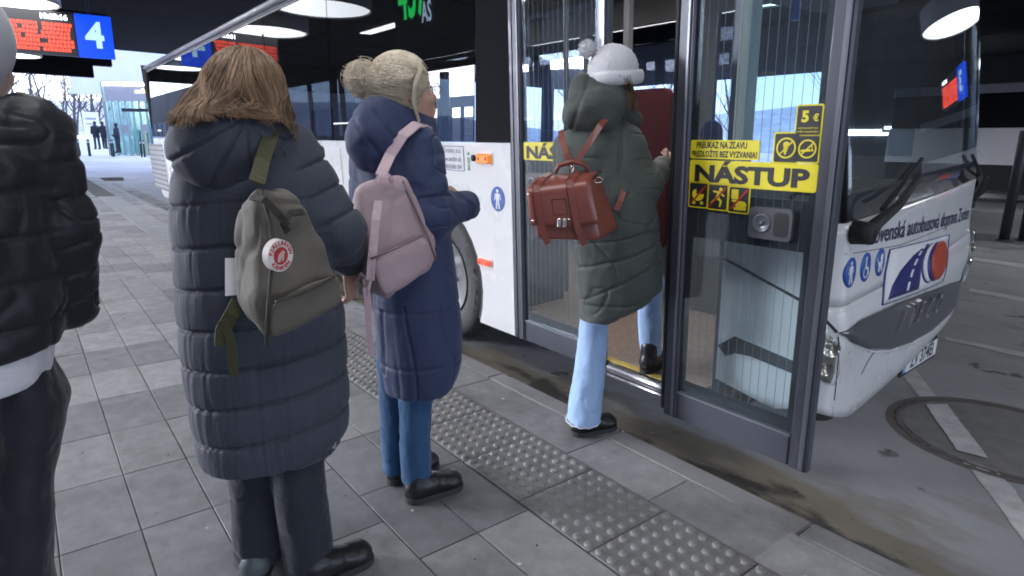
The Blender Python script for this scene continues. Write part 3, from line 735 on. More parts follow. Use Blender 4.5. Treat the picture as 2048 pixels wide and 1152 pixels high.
for i in range(12):
    x = -48+i*3.6+rr2.uniform(-1, 1)
    plant(i % 3, i*97, 0, 'bare tree beyond the lanes, %s of the row behind the bus' % ('leftmost', 'second from the left', 'third from the left', 'fourth from the left', 'fifth from the left', 'sixth from the left', 'sixth from the right', 'fifth from the right', 'fourth from the right', 'third from the right', 'second from the right', 'rightmost')[i], 'bare trees beyond the bus lanes', -.2, (x, 38+rr2.uniform(0, 12), 0), .8+.3*rr2.random())
for t in tree0:
    if 'used' in t: del t['used']
# low snowy bank under the trees
b = MB(); bank = []
b.add([(-48, -40, .3), (-48, 30, .3), (-49, 30, 1.35), (-49, -40, 1.25), (-60, 30, 1.6), (-60, -40, 1.5)], [(0, 1, 2, 3), (3, 2, 4, 5)]); tag(b.build('snow_bank', mat('snow', (.82, .83, .86), .8, noise=.1, nscale=.8)), kind='structure')
# dark building and coach on the right, beyond the island
M_dkwall = mat('dark_wall', (.035, .036, .04), .7, noise=.3, nscale=.7)
b = MB(); b.box((-13.6, 29.0, ROAD_Z), (24, 29.6, ZC+.38)); wallr = tag(b.build('station_wall', M_dkwall), 'dark station wall behind the parked coach', 'wall')

wq = gp(1930, 290, 0); M_glow = emitter('added_glow', (.82, .95, 1.0), .6)
bt = bx_ = None
d_ = ray(1930, 288); t_ = (28.95-CAM[1])/d_[1]; c_ = CAM+d_*t_
b = MB(); b.box((c_[0]-1.1, 28.9, c_[2]-1.05), (c_[0]+1.1, 28.99, c_[2]+1.05)); lw = b.build('glow_panel', M_glow, wallr)  # added glowing panel, a bright patch behind the windscreen corner
b = MB(); b.box((c_[0]-.6, 28.5, c_[2]-1.0), (c_[0]+.9, 28.88, c_[2]-.15)); b.build('blue_box', mat('box_blue', (.06, .14, .25), .5), lw)
d_ = ray(1700, 300)
for k, (px, py) in enumerate(((1760, 268), (1850, 255), (1690, 262))):
    d_ = ray(px, py); c_ = CAM+d_*((28.95-CAM[1])/d_[1]); b = MB(); b.box((c_[0]-1.5, 28.9, c_[2]-.06), (c_[0]+1.5, 28.98, c_[2]+.06)); b.build('added_strip', M_hstrip, wallr)  # added glowing strips that liven the dark view in the windscreen
# ------------------------------------------------------------------ the bus (bus frame: x forward, y away from the platform, z up from the road)
LEAN = math.radians(-2.9)
BUS0 = np.array([0, 2.55, ROAD_Z]); BSH = (8.6, 0, 0)
BR = np.array([[1, 0, 0], [0, math.cos(LEAN), math.sin(LEAN)], [0, -math.sin(LEAN), math.cos(LEAN)]])   # bus -> world
bus = empty('bus', (-8.6, 2.55, ROAD_Z), 'white bus with dark windows standing at the kerb, its front door open', 'bus', rot=(-LEAN, 0, 0))
BC = BR.T @ (CAM-BUS0)
def bl(px, py, y=0.0):
    d = BR.T @ ray(px, py); return BC+d*((y-BC[1])/d[1])
def bx(px, py, x):
    d = BR.T @ ray(px, py); return BC+d*((x-BC[0])/d[0])
WID = 2.55; CY = WID/2; FX = -1.12; FA = .42; FP = 2.6
def front_x(y, z):
    x = -1.065-.05*y-.02*y*y-.05*(max(0, .08-y)/.08)**2.2-.12*(max(0, y-2.2)/.35)**2.5
    if z < .42: x -= .05*((.42-z)/.15)**2
    if z > 1.27: x -= .10*(z-1.27)+.02*(z-1.27)**2
    x += .03*math.exp(-((z-.80)/.14)**2)
    return x
def fp(px, py):
    """pixel -> (y, z) on the bus front"""
    d = BR.T @ ray(px, py); lo = None; s0 = .3; prev = None
    for i in range(900):
        s = .3+i*.008; p = BC+d*s
        if p[1] >= 0 and prev is None and p[0] <= front_x(0, p[2]):
            q = BC+d*((0-BC[1])/d[1]); return (q[0]-front_x(0, q[2]), q[2])
        if 0 <= p[1] <= WID+.3:
            g = p[0]-front_x(min(max(p[1], 0), WID), p[2])
            if g <= 0 and (prev is None or prev > 0): return (p[1], p[2])
            prev = g
    p = BC+d*((WID-BC[1])/d[1]); return (WID-.02, p[2])
def fmap(y, z, off=0.): 
    if y < 0: return (front_x(0, z)+y, -off, z)
    y = min(y, WID); e = .01; dy = (front_x(min(y+e, WID), z)-front_x(max(y-e, 0), z))/(2*e); n = math.hypot(1, dy)
    return (front_x(y, z)+off/n, y-dy*off/n, z)
def conform(poly, off, mapfn=None, rings=5, dens=.03):
    mapfn = mapfn or fmap; P = []
    for i, p in enumerate(poly):
        q = poly[(i+1) % len(poly)]; k = max(1, int(math.dist(p, q)/dens))
        P += [(p[0]+(q[0]-p[0])*j/k, p[1]+(q[1]-p[1])*j/k) for j in range(k)]
    c = (sum(p[0] for p in P)/len(P), sum(p[1] for p in P)/len(P)); n = len(P); v = [mapfn(*c, off)]
    for r in range(1, rings+1): v += [mapfn(c[0]+(p[0]-c[0])*r/rings, c[1]+(p[1]-c[1])*r/rings, off) for p in P]
    v += [mapfn(p[0], p[1], off-.006) for p in P]
    f = [(0, 1+i, 1+(i+1) % n) for i in range(n)]
    for r in range(rings): f += [(1+r*n+i, 1+r*n+n+i, 1+r*n+n+(i+1) % n, 1+r*n+(i+1) % n) for i in range(n)]
    return v, f
def bpart(mb, name, m, parent=None, fix=True):
    if parent is None: mb.shift(BSH); return mb.build(name, m, bus, fix=fix)
    if parent.parent is bus or parent is bus: mb.shift(BSH)
    return mb.build(name, m, parent, fix=fix)

def paintmat(name, col, rough=.28, dirt=(.35, .33, .31)):
    m = mat(name, col, rough, coat=.5, noise=.04, nscale=1.4)
    n = m.node_tree; b = n.nodes['Principled BSDF']; src = b.inputs['Base Color'].links[0].from_socket
    tc = n.nodes.new('ShaderNodeTexCoord'); sp = n.nodes.new('ShaderNodeSeparateXYZ'); n.links.new(tc.outputs['Object'], sp.inputs[0])
    r = n.nodes.new('ShaderNodeMapRange'); r.inputs[1].default_value = .75; r.inputs[2].default_value = .25; r.inputs[3].default_value = 0; r.inputs[4].default_value = .22; n.links.new(sp.outputs['Z'], r.inputs[0])
    t = n.nodes.new('ShaderNodeTexNoise'); t.inputs['Scale'].default_value = 5; t.inputs['Detail'].default_value = 7; n.links.new(tc.outputs['Object'], t.inputs[0])
    k = n.nodes.new('ShaderNodeMath'); k.operation = 'MULTIPLY'; n.links.new(r.outputs[0], k.inputs[0]); n.links.new(t.outputs[0], k.inputs[1])
    x = n.nodes.new('ShaderNodeMix'); x.data_type = 'RGBA'; n.links.new(k.outputs[0], x.inputs[0]); n.links.new(src, x.inputs[6]); x.inputs[7].default_value = (*dirt, 1); n.links.new(x.outputs[2], b.inputs['Base Color'])
    return m
M_white = paintmat('bus_white', (.80, .80, .80))
M_black = mat('bus_black', (.010, .011, .014), .8, spec=.12)
M_rub = mat('rubber_black', (.02, .02, .022), .7, bump=.2, bscale=90)
M_frame = mat('door_frame_grey', (.085, .09, .112), .38, metal=.25, noise=.15, nscale=6, coat=.2)
M_frame_l = mat('door_frame_edge', (.20, .21, .24), .3, metal=.4)
M_roof = mat('bus_roof_grey', (.40, .41, .45), .35, coat=.3)
M_chrome = mat('chrome', (.8, .8, .82), .12, metal=1.)
M_steel = mat('brushed_steel', (.55, .55, .57), .28, metal=.9, noise=.2, nscale=40, stretch=(1, 30, 30))
M_gl_side = glass('glass_tinted', (.31, .325, .35), ior=1.40, haze=.010)
M_gl_door = glass('glass_door', (.86, .91, .93), ior=1.42, haze=.012)
M_gl_front = glass('glass_windscreen', (.80, .85, .87), ior=1.45, haze=.03)
M_gl_far = glass('glass_far_side', (.75, .82, .88))
M_int = mat('interior_grey', (.20, .205, .22), .7, noise=.1, nscale=4)
M_int_l = mat('interior_pale', (.42, .43, .45), .6)
M_floor = mat('bus_floor_vinyl', (.36, .28, .24), .5, noise=.3, nscale=25, bump=.2, bscale=120)
M_seat = mat('seat_cloth', (.035, .045, .10), .85, noise=.4, nscale=30, sheen=.3)
M_redp = mat('dark_red_panel', (.055, .007, .010), .6)
M_yel = mat('sticker_yellow', (.87, .74, .02), .45, noise=.06, nscale=20)
M_ink = mat('print_black', (.018, .018, .02), .5)
M_wht = mat('print_white', (.8, .8, .8), .5)
M_blu = mat('print_blue', (.02, .10, .42), .4)
M_nav = mat('print_navy', (.02, .025, .16), .4)
M_orr = mat('print_orange_red', (.48, .07, .03), .4)
M_redi = mat('print_red', (.5, .03, .02), .5)
M_grn = mat('print_green', (.03, .25, .10), .5)

XD0, XD1 = bl(1030, 400)[0], bl(1440, 620)[0]     # rear and front edge of the door opening
ZBELT = bl(1000, 286)[2]; ZB = bl(1000, 660)[2]; ZG1 = 2.95
XR = bl(296, 230)[0]                                # rear end
AX = -4.12; WR = .515
print('BUS', XD0, XD1, ZBELT, ZB, XR)
# underbody, floor
b = MB(); b.box((XR+.1, .12, .22), (XD1, WID-.12, .30)); bpart(b, 'underbody', M_rub)
b = MB(); b.box((-3.38, .04, .302), (-1.72, WID-.06, .325)); b.box((XR+.3, .40, .302), (-3.382, WID-.06, .325)); bpart(b, 'floor', M_floor)
b = MB(); xs0 = bl(1216, 40, .0)[0]+.05; b.tube([(xs0, .0, .305), (XD1-.02, .0, .305)], .026, 12); b.tube([(xs0, -.006, .262), (XD1-.02, -.006, .262)], .012, 8); bpart(b, 'step_sill', M_steel)
b = MB(); b.box((XD0+.03, .03, .326), (XD1-.02, .075, .331)); bpart(b, 'step_edge', mat('step_yellow', (.55, .42, .10), .6, noise=.3, nscale=40))

# side panels with wheel arches
def arch(cx, r, a0=0, a1=PI, n=18): return [(cx+r*math.cos(a0+(a1-a0)*i/(n-1)), WR+r*math.sin(a0+(a1-a0)*i/(n-1))) for i in range(n)]
def side_panel(poly, name='side_panel', m=None, off=0.):
    b = MB(); b.prism(poly, lambda x, z: (x, off, z), lambda x, z: (x, off+.03, z)); return bpart(b, name, m or M_white)
RA = .605; dzr = math.asin((ZB-WR)/RA)
cut = lambda cx: [(cx+RA*math.cos(a), WR+RA*math.sin(a)) for a in np.linspace(dzr, PI-dzr, 20)]
XS1, XS2, XS3 = -6.33, -8.9, -12.0
ax_r = -12.9
side_panel([(XD0-.035, ZB), (XD0-.035, ZBELT)]+[(XS1+.004, ZBELT), (XS1+.004, ZB)]+cut(AX)[::-1])
side_panel([(XS1-.004, ZB), (XS1-.004, ZBELT), (XS2+.004, ZBELT), (XS2+.004, ZB)])
side_panel([(XS2-.004, ZB), (XS2-.004, ZBELT), (XS3+.004, ZBELT), (XS3+.004, ZB)])
side_panel([(XS3-.004, ZB), (XS3-.004, ZBELT), (XR+.12, ZBELT), (XR+.12, ZB+.1), (XR+.3, ZB)]+cut(ax_r)[::-1])
for cx in (AX, ax_r):                       # dark wheel-arch lip
    b = MB(); v = []; f = []
    for a in np.linspace(dzr+.02, PI-dzr-.02, 30):
        for r, y in ((RA-.004, .004), (RA-.004, .25), (RA-.045, .25), (RA-.045, .012)): v.append((cx+r*math.cos(a), y, WR+r*math.sin(a)))
    for i in range(29):
        for j in range(4): q = (j+1) % 4; f.append((i*4+j, i*4+q, i*4+4+q, i*4+4+j))
    b.add(v, f); bpart(b, 'wheel_arch', M_rub)
# flap, vent grille
b = MB(); b.box((XS1+.12, -.006, ZBELT-.42), (XS1+.5, .0, ZBELT-.06)); fl = bpart(b, 'filler_flap', M_white)
b = MB(); b.lathe([(.055, -.012), (.055, 0), (.001, 0)], (bl(645, 303)[0]+8.6, 0, bl(645, 303)[2]), 20, 'y'); b.build('cap', M_rub, fl)
vx0, vx1 = bl(304, 330)[0], bl(331, 330)[0]; vz0, vz1 = .42, bl(316, 288)[2]
b = MB(); b.box((vx0, -.004, vz0), (vx1, .0, vz1)); vg = bpart(b, 'vent_grille', mat('vent_grey', (.24, .245, .26), .5))
s0 = None
for i in range(10):
    z = vz0+.03+i*(vz1-vz0-.06)/9
    if s0 is None: m = MB(); m.box((vx0+.02+8.6, -.014, -.014), (vx1-.02+8.6, -.004, .012)); s0 = m.build('slat', mat('vent_slat', (.07, .075, .085), .5), vg); o = s0
    else: o = clone(s0)
    o.location = (0, 0, z)
# rear wall with lights and rear corner
b = MB(); v = []; f = []
pl = [(XR+.12, .0), (XR+.04, .03), (XR, .12), (XR, WID-.12), (XR+.04, WID-.03), (XR+.12, WID)]
for z in (.32, ZBELT, 2.9, 3.12): v += [(x, y, z) for x, y in pl]
for i in range(3):
    for j in range(5): f.append((i*6+j, i*6+j+1, i*6+7+j, i*6+6+j))
b.add(v, f); bpart(b, 'rear_wall', M_white)
for z, m in ((bl(295, 320)[2], emitter('lamp_clear', (1, .95, .9), 2)), (bl(295, 343)[2], emitter('lamp_tail', (1, .12, .08), 1))):
    b = MB(); b.lathe([(.06, -.03), (.055, -.045), (.001, -.05)], (XR+.02, .09, z), 16, 'y'); bpart(b, 'rear_lamp', m)
# roof
b = MB(); v = []; f = []
prof = [(0.0, 2.955), (.012, 3.02), (.06, 3.10), (.16, 3.165), (.5, 3.20), (1.275, 3.215), (WID-.5, 3.20), (WID-.16, 3.165), (WID-.06, 3.10), (WID-.012, 3.02), (WID, 2.955)]
for x in (XR+.02, -1.75): v += [(x, y, z) for y, z in prof]
n = len(prof); f = [(i, i+1, n+i+1, n+i) for i in range(n-1)]; b.add(v, f, 0, True); b.v = [(x, y+.075*(1-y/WID), z) for x, y, z in b.v]; bpart(b, 'roof', M_roof)
b = MB(); b.box((XR+.05, .10, 2.80), (-1.9, WID-.1, 2.83)); bpart(b, 'interior_ceiling', M_int)
b = MB(); b.tube([(XR+.05, .062, 3.045), (XD0, .062, 3.045)], .036, 10); bpart(b, 'roof_rail', mat('rail_pale', (.55, .56, .60), .35, coat=.3))

# side windows: dark panes with narrow black gaps
ps = [XD0-.45, XS1+.02, -7.85, -9.4, -11.0, -12.6, -14.2, XR+.14]
px_front = [(-3.69+0, 0)]
XP0 = bl(948, 190)[0]
def tumble(mb): mb.v = [(x, y+max(0, z-ZBELT)*.0507, z) for x, y, z in mb.v]; return mb
b = MB(); b.box((XP0, -.004, ZBELT+.002), (XD0-.03, .03, ZG1)); bpart(tumble(b), 'door_pillar', M_black)
edges = [XP0-.012, bl(658, 200)[0], -7.9, -9.45, -11.0, -12.6, -14.2, XR+.14]
for i in range(len(edges)-1):
    b = MB(); b.box((edges[i+1]+.008, 0, ZBELT+.006), (edges[i]-.008, .006, ZG1-.005)); w = bpart(tumble(b), 'window_pane', M_gl_side)
    b = MB(); b.box((edges[i+1]-.05, .012, ZBELT), (edges[i+1]+.05, .05, ZG1)); (b.box((edges[i+1]+.05, .012, 2.52), (edges[i]-.05, .05, 2.57)) if i > 0 else None); tumble(b).build('window_frame', M_black, w).location = BSH
b = MB(); b.box((XR+.12, .007, ZG1-.004), (XD0, .05, 2.985)); bpart(tumble(b), 'cant_rail', M_black)
b = MB(); b.box((XR+.12, .05, .34), (-4.9, .08, ZBELT-.02)); b.box((-4.75, .05, 1.0), (XD0-.06, .08, ZBELT-.02)); bpart(b, 'inner_side_wall', M_int)
# line display above the window: green route number
zc = bl(800, 15)[2]; xc = bl(800, 18)[0]
M_led_g = emitter('led_green', (.02, 1., .15), .7)
b = MB(); v, f = text2d('457', .50, .012, .62); v = [(x*.9, y) for x, y in v]; b.add([(xc+x, .105, zc+.10+y) for x, y in v], f); dsp = bpart(b, 'route_display', M_led_g)
b = MB(); b.box((xc-.30, .11, zc-.25), (xc+1.0, .16, zc+.45)); d2 = bpart(b, 'display_case', M_ink)
b = MB(); v, f = text2d('AS', .20, .004, .62); p = bl(828, 22); b.add([(p[0]+x, .105, p[2]+y) for x, y in v], f); bpart(b, 'display_lettering', emitter('led_pale', (.6, .75, .9), .7))

# markers and stickers on the white side
def sidesheet(name, polys, m, off=-.003, parent=None):
    b = MB()
    for p in polys: b.prism(p, lambda x, z: (x, off, z), lambda x, z: (x, off+.0022, z))
    return bpart(b, name, m, parent)
def pbox(px0, py0, px1, py1, y=0.):
    a, c = bl(px0, py0, y), bl(px1, py1, y); return a[0], c[2], c[0], a[2]
for (q, nm, m) in ((pbox(955, 307, 984, 328), 'side_indicator', mat('amber_lens', (.85, .22, .02), .25, coat=.6, emit=(1, .3, .02), estr=.08)), (pbox(958, 515, 984, 534), 'side_marker', mat('marker_lens', (.80, .10, .05), .25, coat=.6, emit=(1, .12, .05), estr=.1))):
    b = MB(); P = rrect(q[0], q[1], q[2], q[3], .018); c = ((q[0]+q[2])/2, (q[1]+q[3])/2); n = len(P)
    v = [(x, -.001, z) for x, z in P]+[(x, -.016, z) for x, z in P]+[(c[0]+(x-c[0])*.8, -.026, c[1]+(z-c[1])*.75) for x, z in P]
    f = [tuple(range(2*n, 3*n))]+[(k+i, k+(i+1) % n, k+n+(i+1) % n, k+n+i) for k in (0, n) for i in range(n)]
    b.add(v, f); o = bpart(b, nm, m)
    P2 = rrect(q[0]-.012, q[1]-.012, q[2]+.012, q[3]+.012, .02); b = MB(); b.prism(P2, lambda x, z: (x, -.004, z), lambda x, z: (x, .0, z)); b.shift(BSH); b.build('lens_base', M_wht, o)
    for k in (-.25, .25):
        b = MB(); b.lathe([(.012, -.0255), (.006, -.029), (.001, -.03)], (c[0]+(q[2]-q[0])*k+8.6, 0, c[1]), 10, 'y'); b.build('reflector', M_orr, o)
q = bl(948, 316); b = MB(); b.lathe([(.022, -.012), (.022, 0), (.001, 0)], (q[0], 0, q[2]), 16, 'y'); bpart(b, 'lock_cap', M_rub)
def walker(cx, cz, s):
    """pictogram of a walking person, as polygons"""
    P = [ngon(cx, cz+.36*s, .085*s, n=12)]
    P += [[(cx-.13*s, cz+.25*s), (cx+.13*s, cz+.25*s), (cx+.10*s, cz-.08*s), (cx-.10*s, cz-.08*s)]]
    P += [thick((cx-.14*s, cz+.23*s), (cx-.22*s, cz-.06*s), .065*s), thick((cx+.14*s, cz+.23*s), (cx+.22*s, cz-.04*s), .065*s)]
    P += [thick((cx-.055*s, cz-.06*s), (cx-.10*s, cz-.45*s), .09*s), thick((cx+.055*s, cz-.06*s), (cx+.12*s, cz-.45*s), .09*s)]
    return P
q = bl(996, 398); R_ = .078
o = sidesheet('pedestrian_sticker', [ngon(q[0], q[2], R_*.98, R_*1.06, 32)], M_blu)
b = MB()
for p in walker(q[0], q[2], R_*1.9): b.prism(p, lambda x, z: (x+8.6, -.0048, z), lambda x, z: (x+8.6, -.0030, z))
b.build('pictogram', M_wht, o)
x0, z0, x1, z1 = pbox(800, 290, 929, 342)
b = MB()
for p in (thick((x0, z0), (x1, z0), .006), thick((x0, z1), (x1, z1), .006), thick((x0, z0), (x0, z1), .006), thick((x1, z0), (x1, z1), .006)): b.prism(p, lambda x, z: (x, -.0032, z), lambda x, z: (x, -.001, z))
for t, s, dz in (('Slovenská autobusová doprava Zvolen, a.s.', .052, .055), ('Balkánska cesta, www.sadzv.sk', .05, -.005), ('tel. 045/5368 104', .042, -.06)):
    v, f = text2d(t, s, .0008, 1., 'RIGHT'); b.add([(x1-.03+x, -.0035, (z0+z1)/2+dz+y) for x, y in v], f)
bpart(b, 'operator_lettering', mat('print_grey_blue', (.22, .25, .34), .5))
b = MB(); x0, z0, x1, z1 = pbox(934, 303, 942, 342); v, f = text2d('ECO 6', .05, .002, .9); b.add([((x0+x1)/2-y*.8, -.0035, (z0+z1)/2+x) for x, y in v], f); bpart(b, 'green_lettering', M_grn)

# wheels
M_tyre = mat('tyre_rubber', (.085, .085, .09), .75, noise=.3, nscale=12, bump=.3, bscale=90)
M_rim = mat('wheel_rim_steel', (.36, .36, .38), .4, metal=.6, noise=.3, nscale=9)
M_tyl = mat('tyre_lettering', (.05, .05, .052), .6)
def wheel(cx, y0, txt):
    w = MB(); c = (cx, y0, WR)
    w.lathe([(.30, .02), (.335, .0), (.38, -.012), (.44, -.010), (.485, .006), (.506, .03), (.514, .06), (.514, .24), (.50, .27), (.30, .28)], c, 56, 'y'); o = bpart(w, 'wheel', M_tyre)
    w = MB(); w.lathe([(.30, .01), (.318, -.006), (.30, .004), (.28, .03), (.235, .07), (.20, .045), (.175, .02), (.13, .01), (.12, -.02), (.09, -.03), (.001, -.035)], (cx+8.6, y0, WR), 40, 'y'); r = w.build('rim', M_rim, o)
    nut = None
    for k in range(10):
        a = 2*PI*k/10; w = MB(); w.lathe([(.018, 0), (.018, -.03), (.001, -.035)], (cx+8.6+.155*math.cos(a), y0+.02, WR+.155*math.sin(a)), 6, 'y', smooth=False); w.build('wheel_nut', M_rim, o)
    for k in range(10):
        a = 2*PI*(k+.5)/10; w = MB(); w.lathe([(.026, 0), (.026, .004), (.001, .004)], (cx+8.6+.255*math.cos(a), y0+.028, WR+.255*math.sin(a)), 12, 'y'); w.build('rim_hole', M_ink, o)
    if txt:
        w = MB()
        for word, a_mid, s in (('MATADOR', math.radians(4), .082), ('MATADOR', math.radians(184), .082)):
            for i, ch in enumerate(word):
                v, f = text2d(ch, s, .003, .95); a = a_mid+(3-i)*math.radians(10.6)
                w.add([(cx+8.6+(.415+y)*math.cos(a)+x*math.sin(a), y0-.0145, WR+(.415+y)*math.sin(a)-x*math.cos(a)) for x, y in v], f)
            if i == 6: w.build('tyre_lettering', M_tyl, o); w = MB()
    return o
wheel(AX, .055, True); wheel(ax_r, .055, False)
b = MB(); b.box((AX-.75, .36, .3), (AX+.65, .75, 1.1)); bpart(b, 'wheel_well', M_rub)

# ---- front: one curved skin, cut into parts
def arange(a0, a1, n): return [a0+(a1-a0)*i/n for i in range(n+1)]
def ay(a):
    s_ = math.sin(a); return CY+CY*math.copysign(abs(s_)**(2/FP), s_)
def fgrid(a0, a1, z0, z1, na, nz, off=0., inner=.02):
    b = MB(); v = []; f = []
    for o_ in (off, off-inner):
        for i in range(na+1):
            for j in range(nz+1): y_ = ay(a0+(a1-a0)*i/na); zz0 = z0(y_) if callable(z0) else z0; zz1 = z1(y_) if callable(z1) else z1; v.append(fmap(y_, zz0+(zz1-zz0)*j/nz, o_))
    k = (na+1)*(nz+1); w = nz+1
    for i in range(na):
        for j in range(nz):
            f.append((i*w+j, i*w+w+j, i*w+w+j+1, i*w+j+1)); f.append((k+i*w+j, k+i*w+j+1, k+i*w+w+j+1, k+i*w+w+j))
    for i in range(na):
        for j in (0, nz): f.append((i*w+j, k+i*w+j, k+i*w+w+j, i*w+w+j))
    for j in range(nz):
        for i in (0, na): f.append((i*w+j, i*w+j+1, k+i*w+j+1, k+i*w+j))
    b.add(v, f, 0, True); return b
ZW = 1.265                                       # lower edge of the windscreen
HP = PI/2
bpart(fgrid(-HP, HP, .93, ZW, 72, 8), 'front_panel', M_white)
zbot = lambda y: .25+.21*max(0, (.6-y)/.6)**1.2+.05*max(0, (y-2.3)/.25)
bpart(fgrid(-HP, HP, zbot, .926, 72, 14), 'bumper', M_white)
bpart(fgrid(-HP, HP, lambda y: zbot(y)-.04, lambda y: zbot(y)-.003, 72, 2, -.05), 'bumper_lip', M_rub)
ws = bpart(fgrid(-1.28, 1.28, ZW+.012, 2.86, 60, 12, 0, .006), 'windscreen', M_gl_front)
fgb = fgrid(-1.28, 1.28, ZW+.012, ZW+.11, 60, 2, -.007, .004); fgb.shift(BSH); fgb.build('lower_border', M_ink, ws)
fgb = fgrid(-1.28, 1.28, 2.66, 2.86, 60, 2, -.007, .004); fgb.shift(BSH); fgb.build('upper_border', M_ink, ws)
bpart(fgrid(-HP, HP, 2.865, 3.19, 48, 4), 'front_cap', M_black)
bpart(fgrid(-1.36, -1.285, ZW+.004, 2.862, 3, 10, .002), 'front_pillar', M_black)
bpart(fgrid(1.285, 1.36, ZW+.004, 2.862, 3, 10, .002), 'front_pillar', M_black)
bpart(fgrid(1.365, HP, ZW+.012, 2.86, 4, 10, 0, .006), 'corner_pane', M_gl_far)
bpart(fgrid(-HP, -1.365, ZW+.012, 2.86, 4, 10, 0, .006), 'corner_pane', M_gl_door)
XC = front_x(0, 1.0)
# side of the front corner, door jamb
def jz(z): return front_x(0, z)
b = MB(); b.prism([(XD1, .46), (XD1, ZW)]+[(jz(z)-.003, z) for z in (ZW, 1.1, .9, .7, .6, .52, .47)]+[(XD1+.3, .41)], lambda x, z: (x, 0, z), lambda x, z: (x, .03, z)); bpart(b, 'corner_panel', M_white)
b = MB(); b.prism([(XD1+.06, ZW+.012), (XD1+.06, 2.86)]+[(jz(z)-.004, z) for z in (2.86, 2.4, 2.0, 1.6, ZW+.012)], lambda x, z: (x, 0, z), lambda x, z: (x, .006, z)) ; bpart(b, 'corner_pane', M_gl_door)
M_jamb = mat('jamb_pale', (.62, .66, .62), .5)
b = MB(); b.rbox((XD1, .0, ZW+.01), (XD1+.055, .09, 2.9), .01); bpart(b, 'door_jamb', M_jamb)
b = MB(); b.box((XD1-.045, .04, .33), (XD1-.003, .1, 2.9)); bpart(b, 'door_jamb', M_frame)
b = MB(); b.box((XD0-.025, -.002, ZB), (XD0+.0, .06, 2.9)); bpart(b, 'door_jamb', M_frame)
b = MB(); b.box((XD0, .0, 2.62), (XD1+.05, .1, 2.95)); bpart(b, 'door_header', M_frame)

# grille
def fpoly(pix): return [fp(*p) for p in pix]
def fsheet(name, polys, m, off=.003, parent=None, rings=4, dens=.03):
    b = MB()
    for p in polys: v, f = conform(p, off, None, rings, dens); b.add(v, f, 0, True)
    return bpart(b, name, m, parent)
tipL, tipR = fp(1674, 664), fp(1930, 556)
top = [fp(*p) for p in ((1674, 664), (1720, 638), (1790, 606), (1850, 584), (1895, 568), (1930, 556))]
bot = [fp(*p) for p in ((1922, 590), (1895, 628), (1860, 660), (1820, 682), (1775, 697), (1735, 698), (1700, 684))]
gr = fsheet('grille', [top+bot], mat('grille_grey', (.085, .088, .098), .4, coat=.2), .010, rings=12, dens=.02)
edge = [(y, z-.012) for y, z in bot]
tr_ = [fmap(y, z-.012, .008) for y, z in bot[:-1]]; b = MB(); b.tube(tr_, [.003]+[.008]*(len(tr_)-2)+[.002], 8); bpart(b, 'grille_trim', M_white)
ivp = [fp(*p) for p in ((1792, 642), (1812, 633), (1828, 624), (1847, 617), (1866, 607))]
for (y, z), ch in zip(ivp, 'IVECO'):
    v, f = text2d(ch, .155, .003, .8); b = MB(); n0 = len(v)
    V = [fmap(y+x, z+t, .030) for x, t in v]+[fmap(y+x, z+t, .010) for x, t in v]; F = list(f)+[tuple(i+n0 for i in q[::-1]) for q in f]
    from collections import Counter
    ec = Counter(); 
    for q in f:
        for i in range(len(q)): ec[(q[i], q[(i+1) % len(q)])] += 1
    for (i, j) in ec:
        if (j, i) not in ec: F.append((j, i, n0+i, n0+j))
    b.add(V, F); b.shift(BSH); b.build('chrome_letter', M_chrome, gr)
# seams
def seam(pix, name='panel_seam', w=.006, off=.0015):
    P = [fp(*p) for p in pix]; b = MB(); Q = []
    for i in range(len(P)-1):
        for k in range(8): t = k/8; Q.append((P[i][0]+(P[i+1][0]-P[i][0])*t, P[i][1]+(P[i+1][1]-P[i][1])*t))
    Q.append(P[-1]); b.tube([fmap(y, z, off) for y, z in Q], w, 6); return bpart(b, name, M_ink)
seam([(1672, 664), (1652, 640)], w=.006)
q0, q1 = bl(1622, 612), bl(1440, 512); b = MB(); b.tube([(q0[0], -.001, q0[2]), (q1[0], -.001, q1[2])], .007, 6); bpart(b, 'panel_seam', M_ink)
seam([(1672, 672), (1674, 720), (1671, 770), (1667, 800)], w=.0022)
seam([(1757, 690), (1735, 722), (1722, 748)], w=.002); seam([(1690, 508), (1800, 490), (1900, 450)], w=.0015, off=.0005)
# dark strip low on the corner, seen through the door glass
c4 = [bl(*q) for q in ((1436, 690), (1470, 672), (1618, 735), (1618, 760), (1500, 712), (1470, 706), (1452, 712))]
b = MB(); b.prism([(q[0], q[2]) for q in c4], lambda x, z: (x, -.004, z), lambda x, z: (x, .0005, z)); bpart(b, 'corner_strip', mat('strip_dark_grey', (.07, .072, .08), .5))
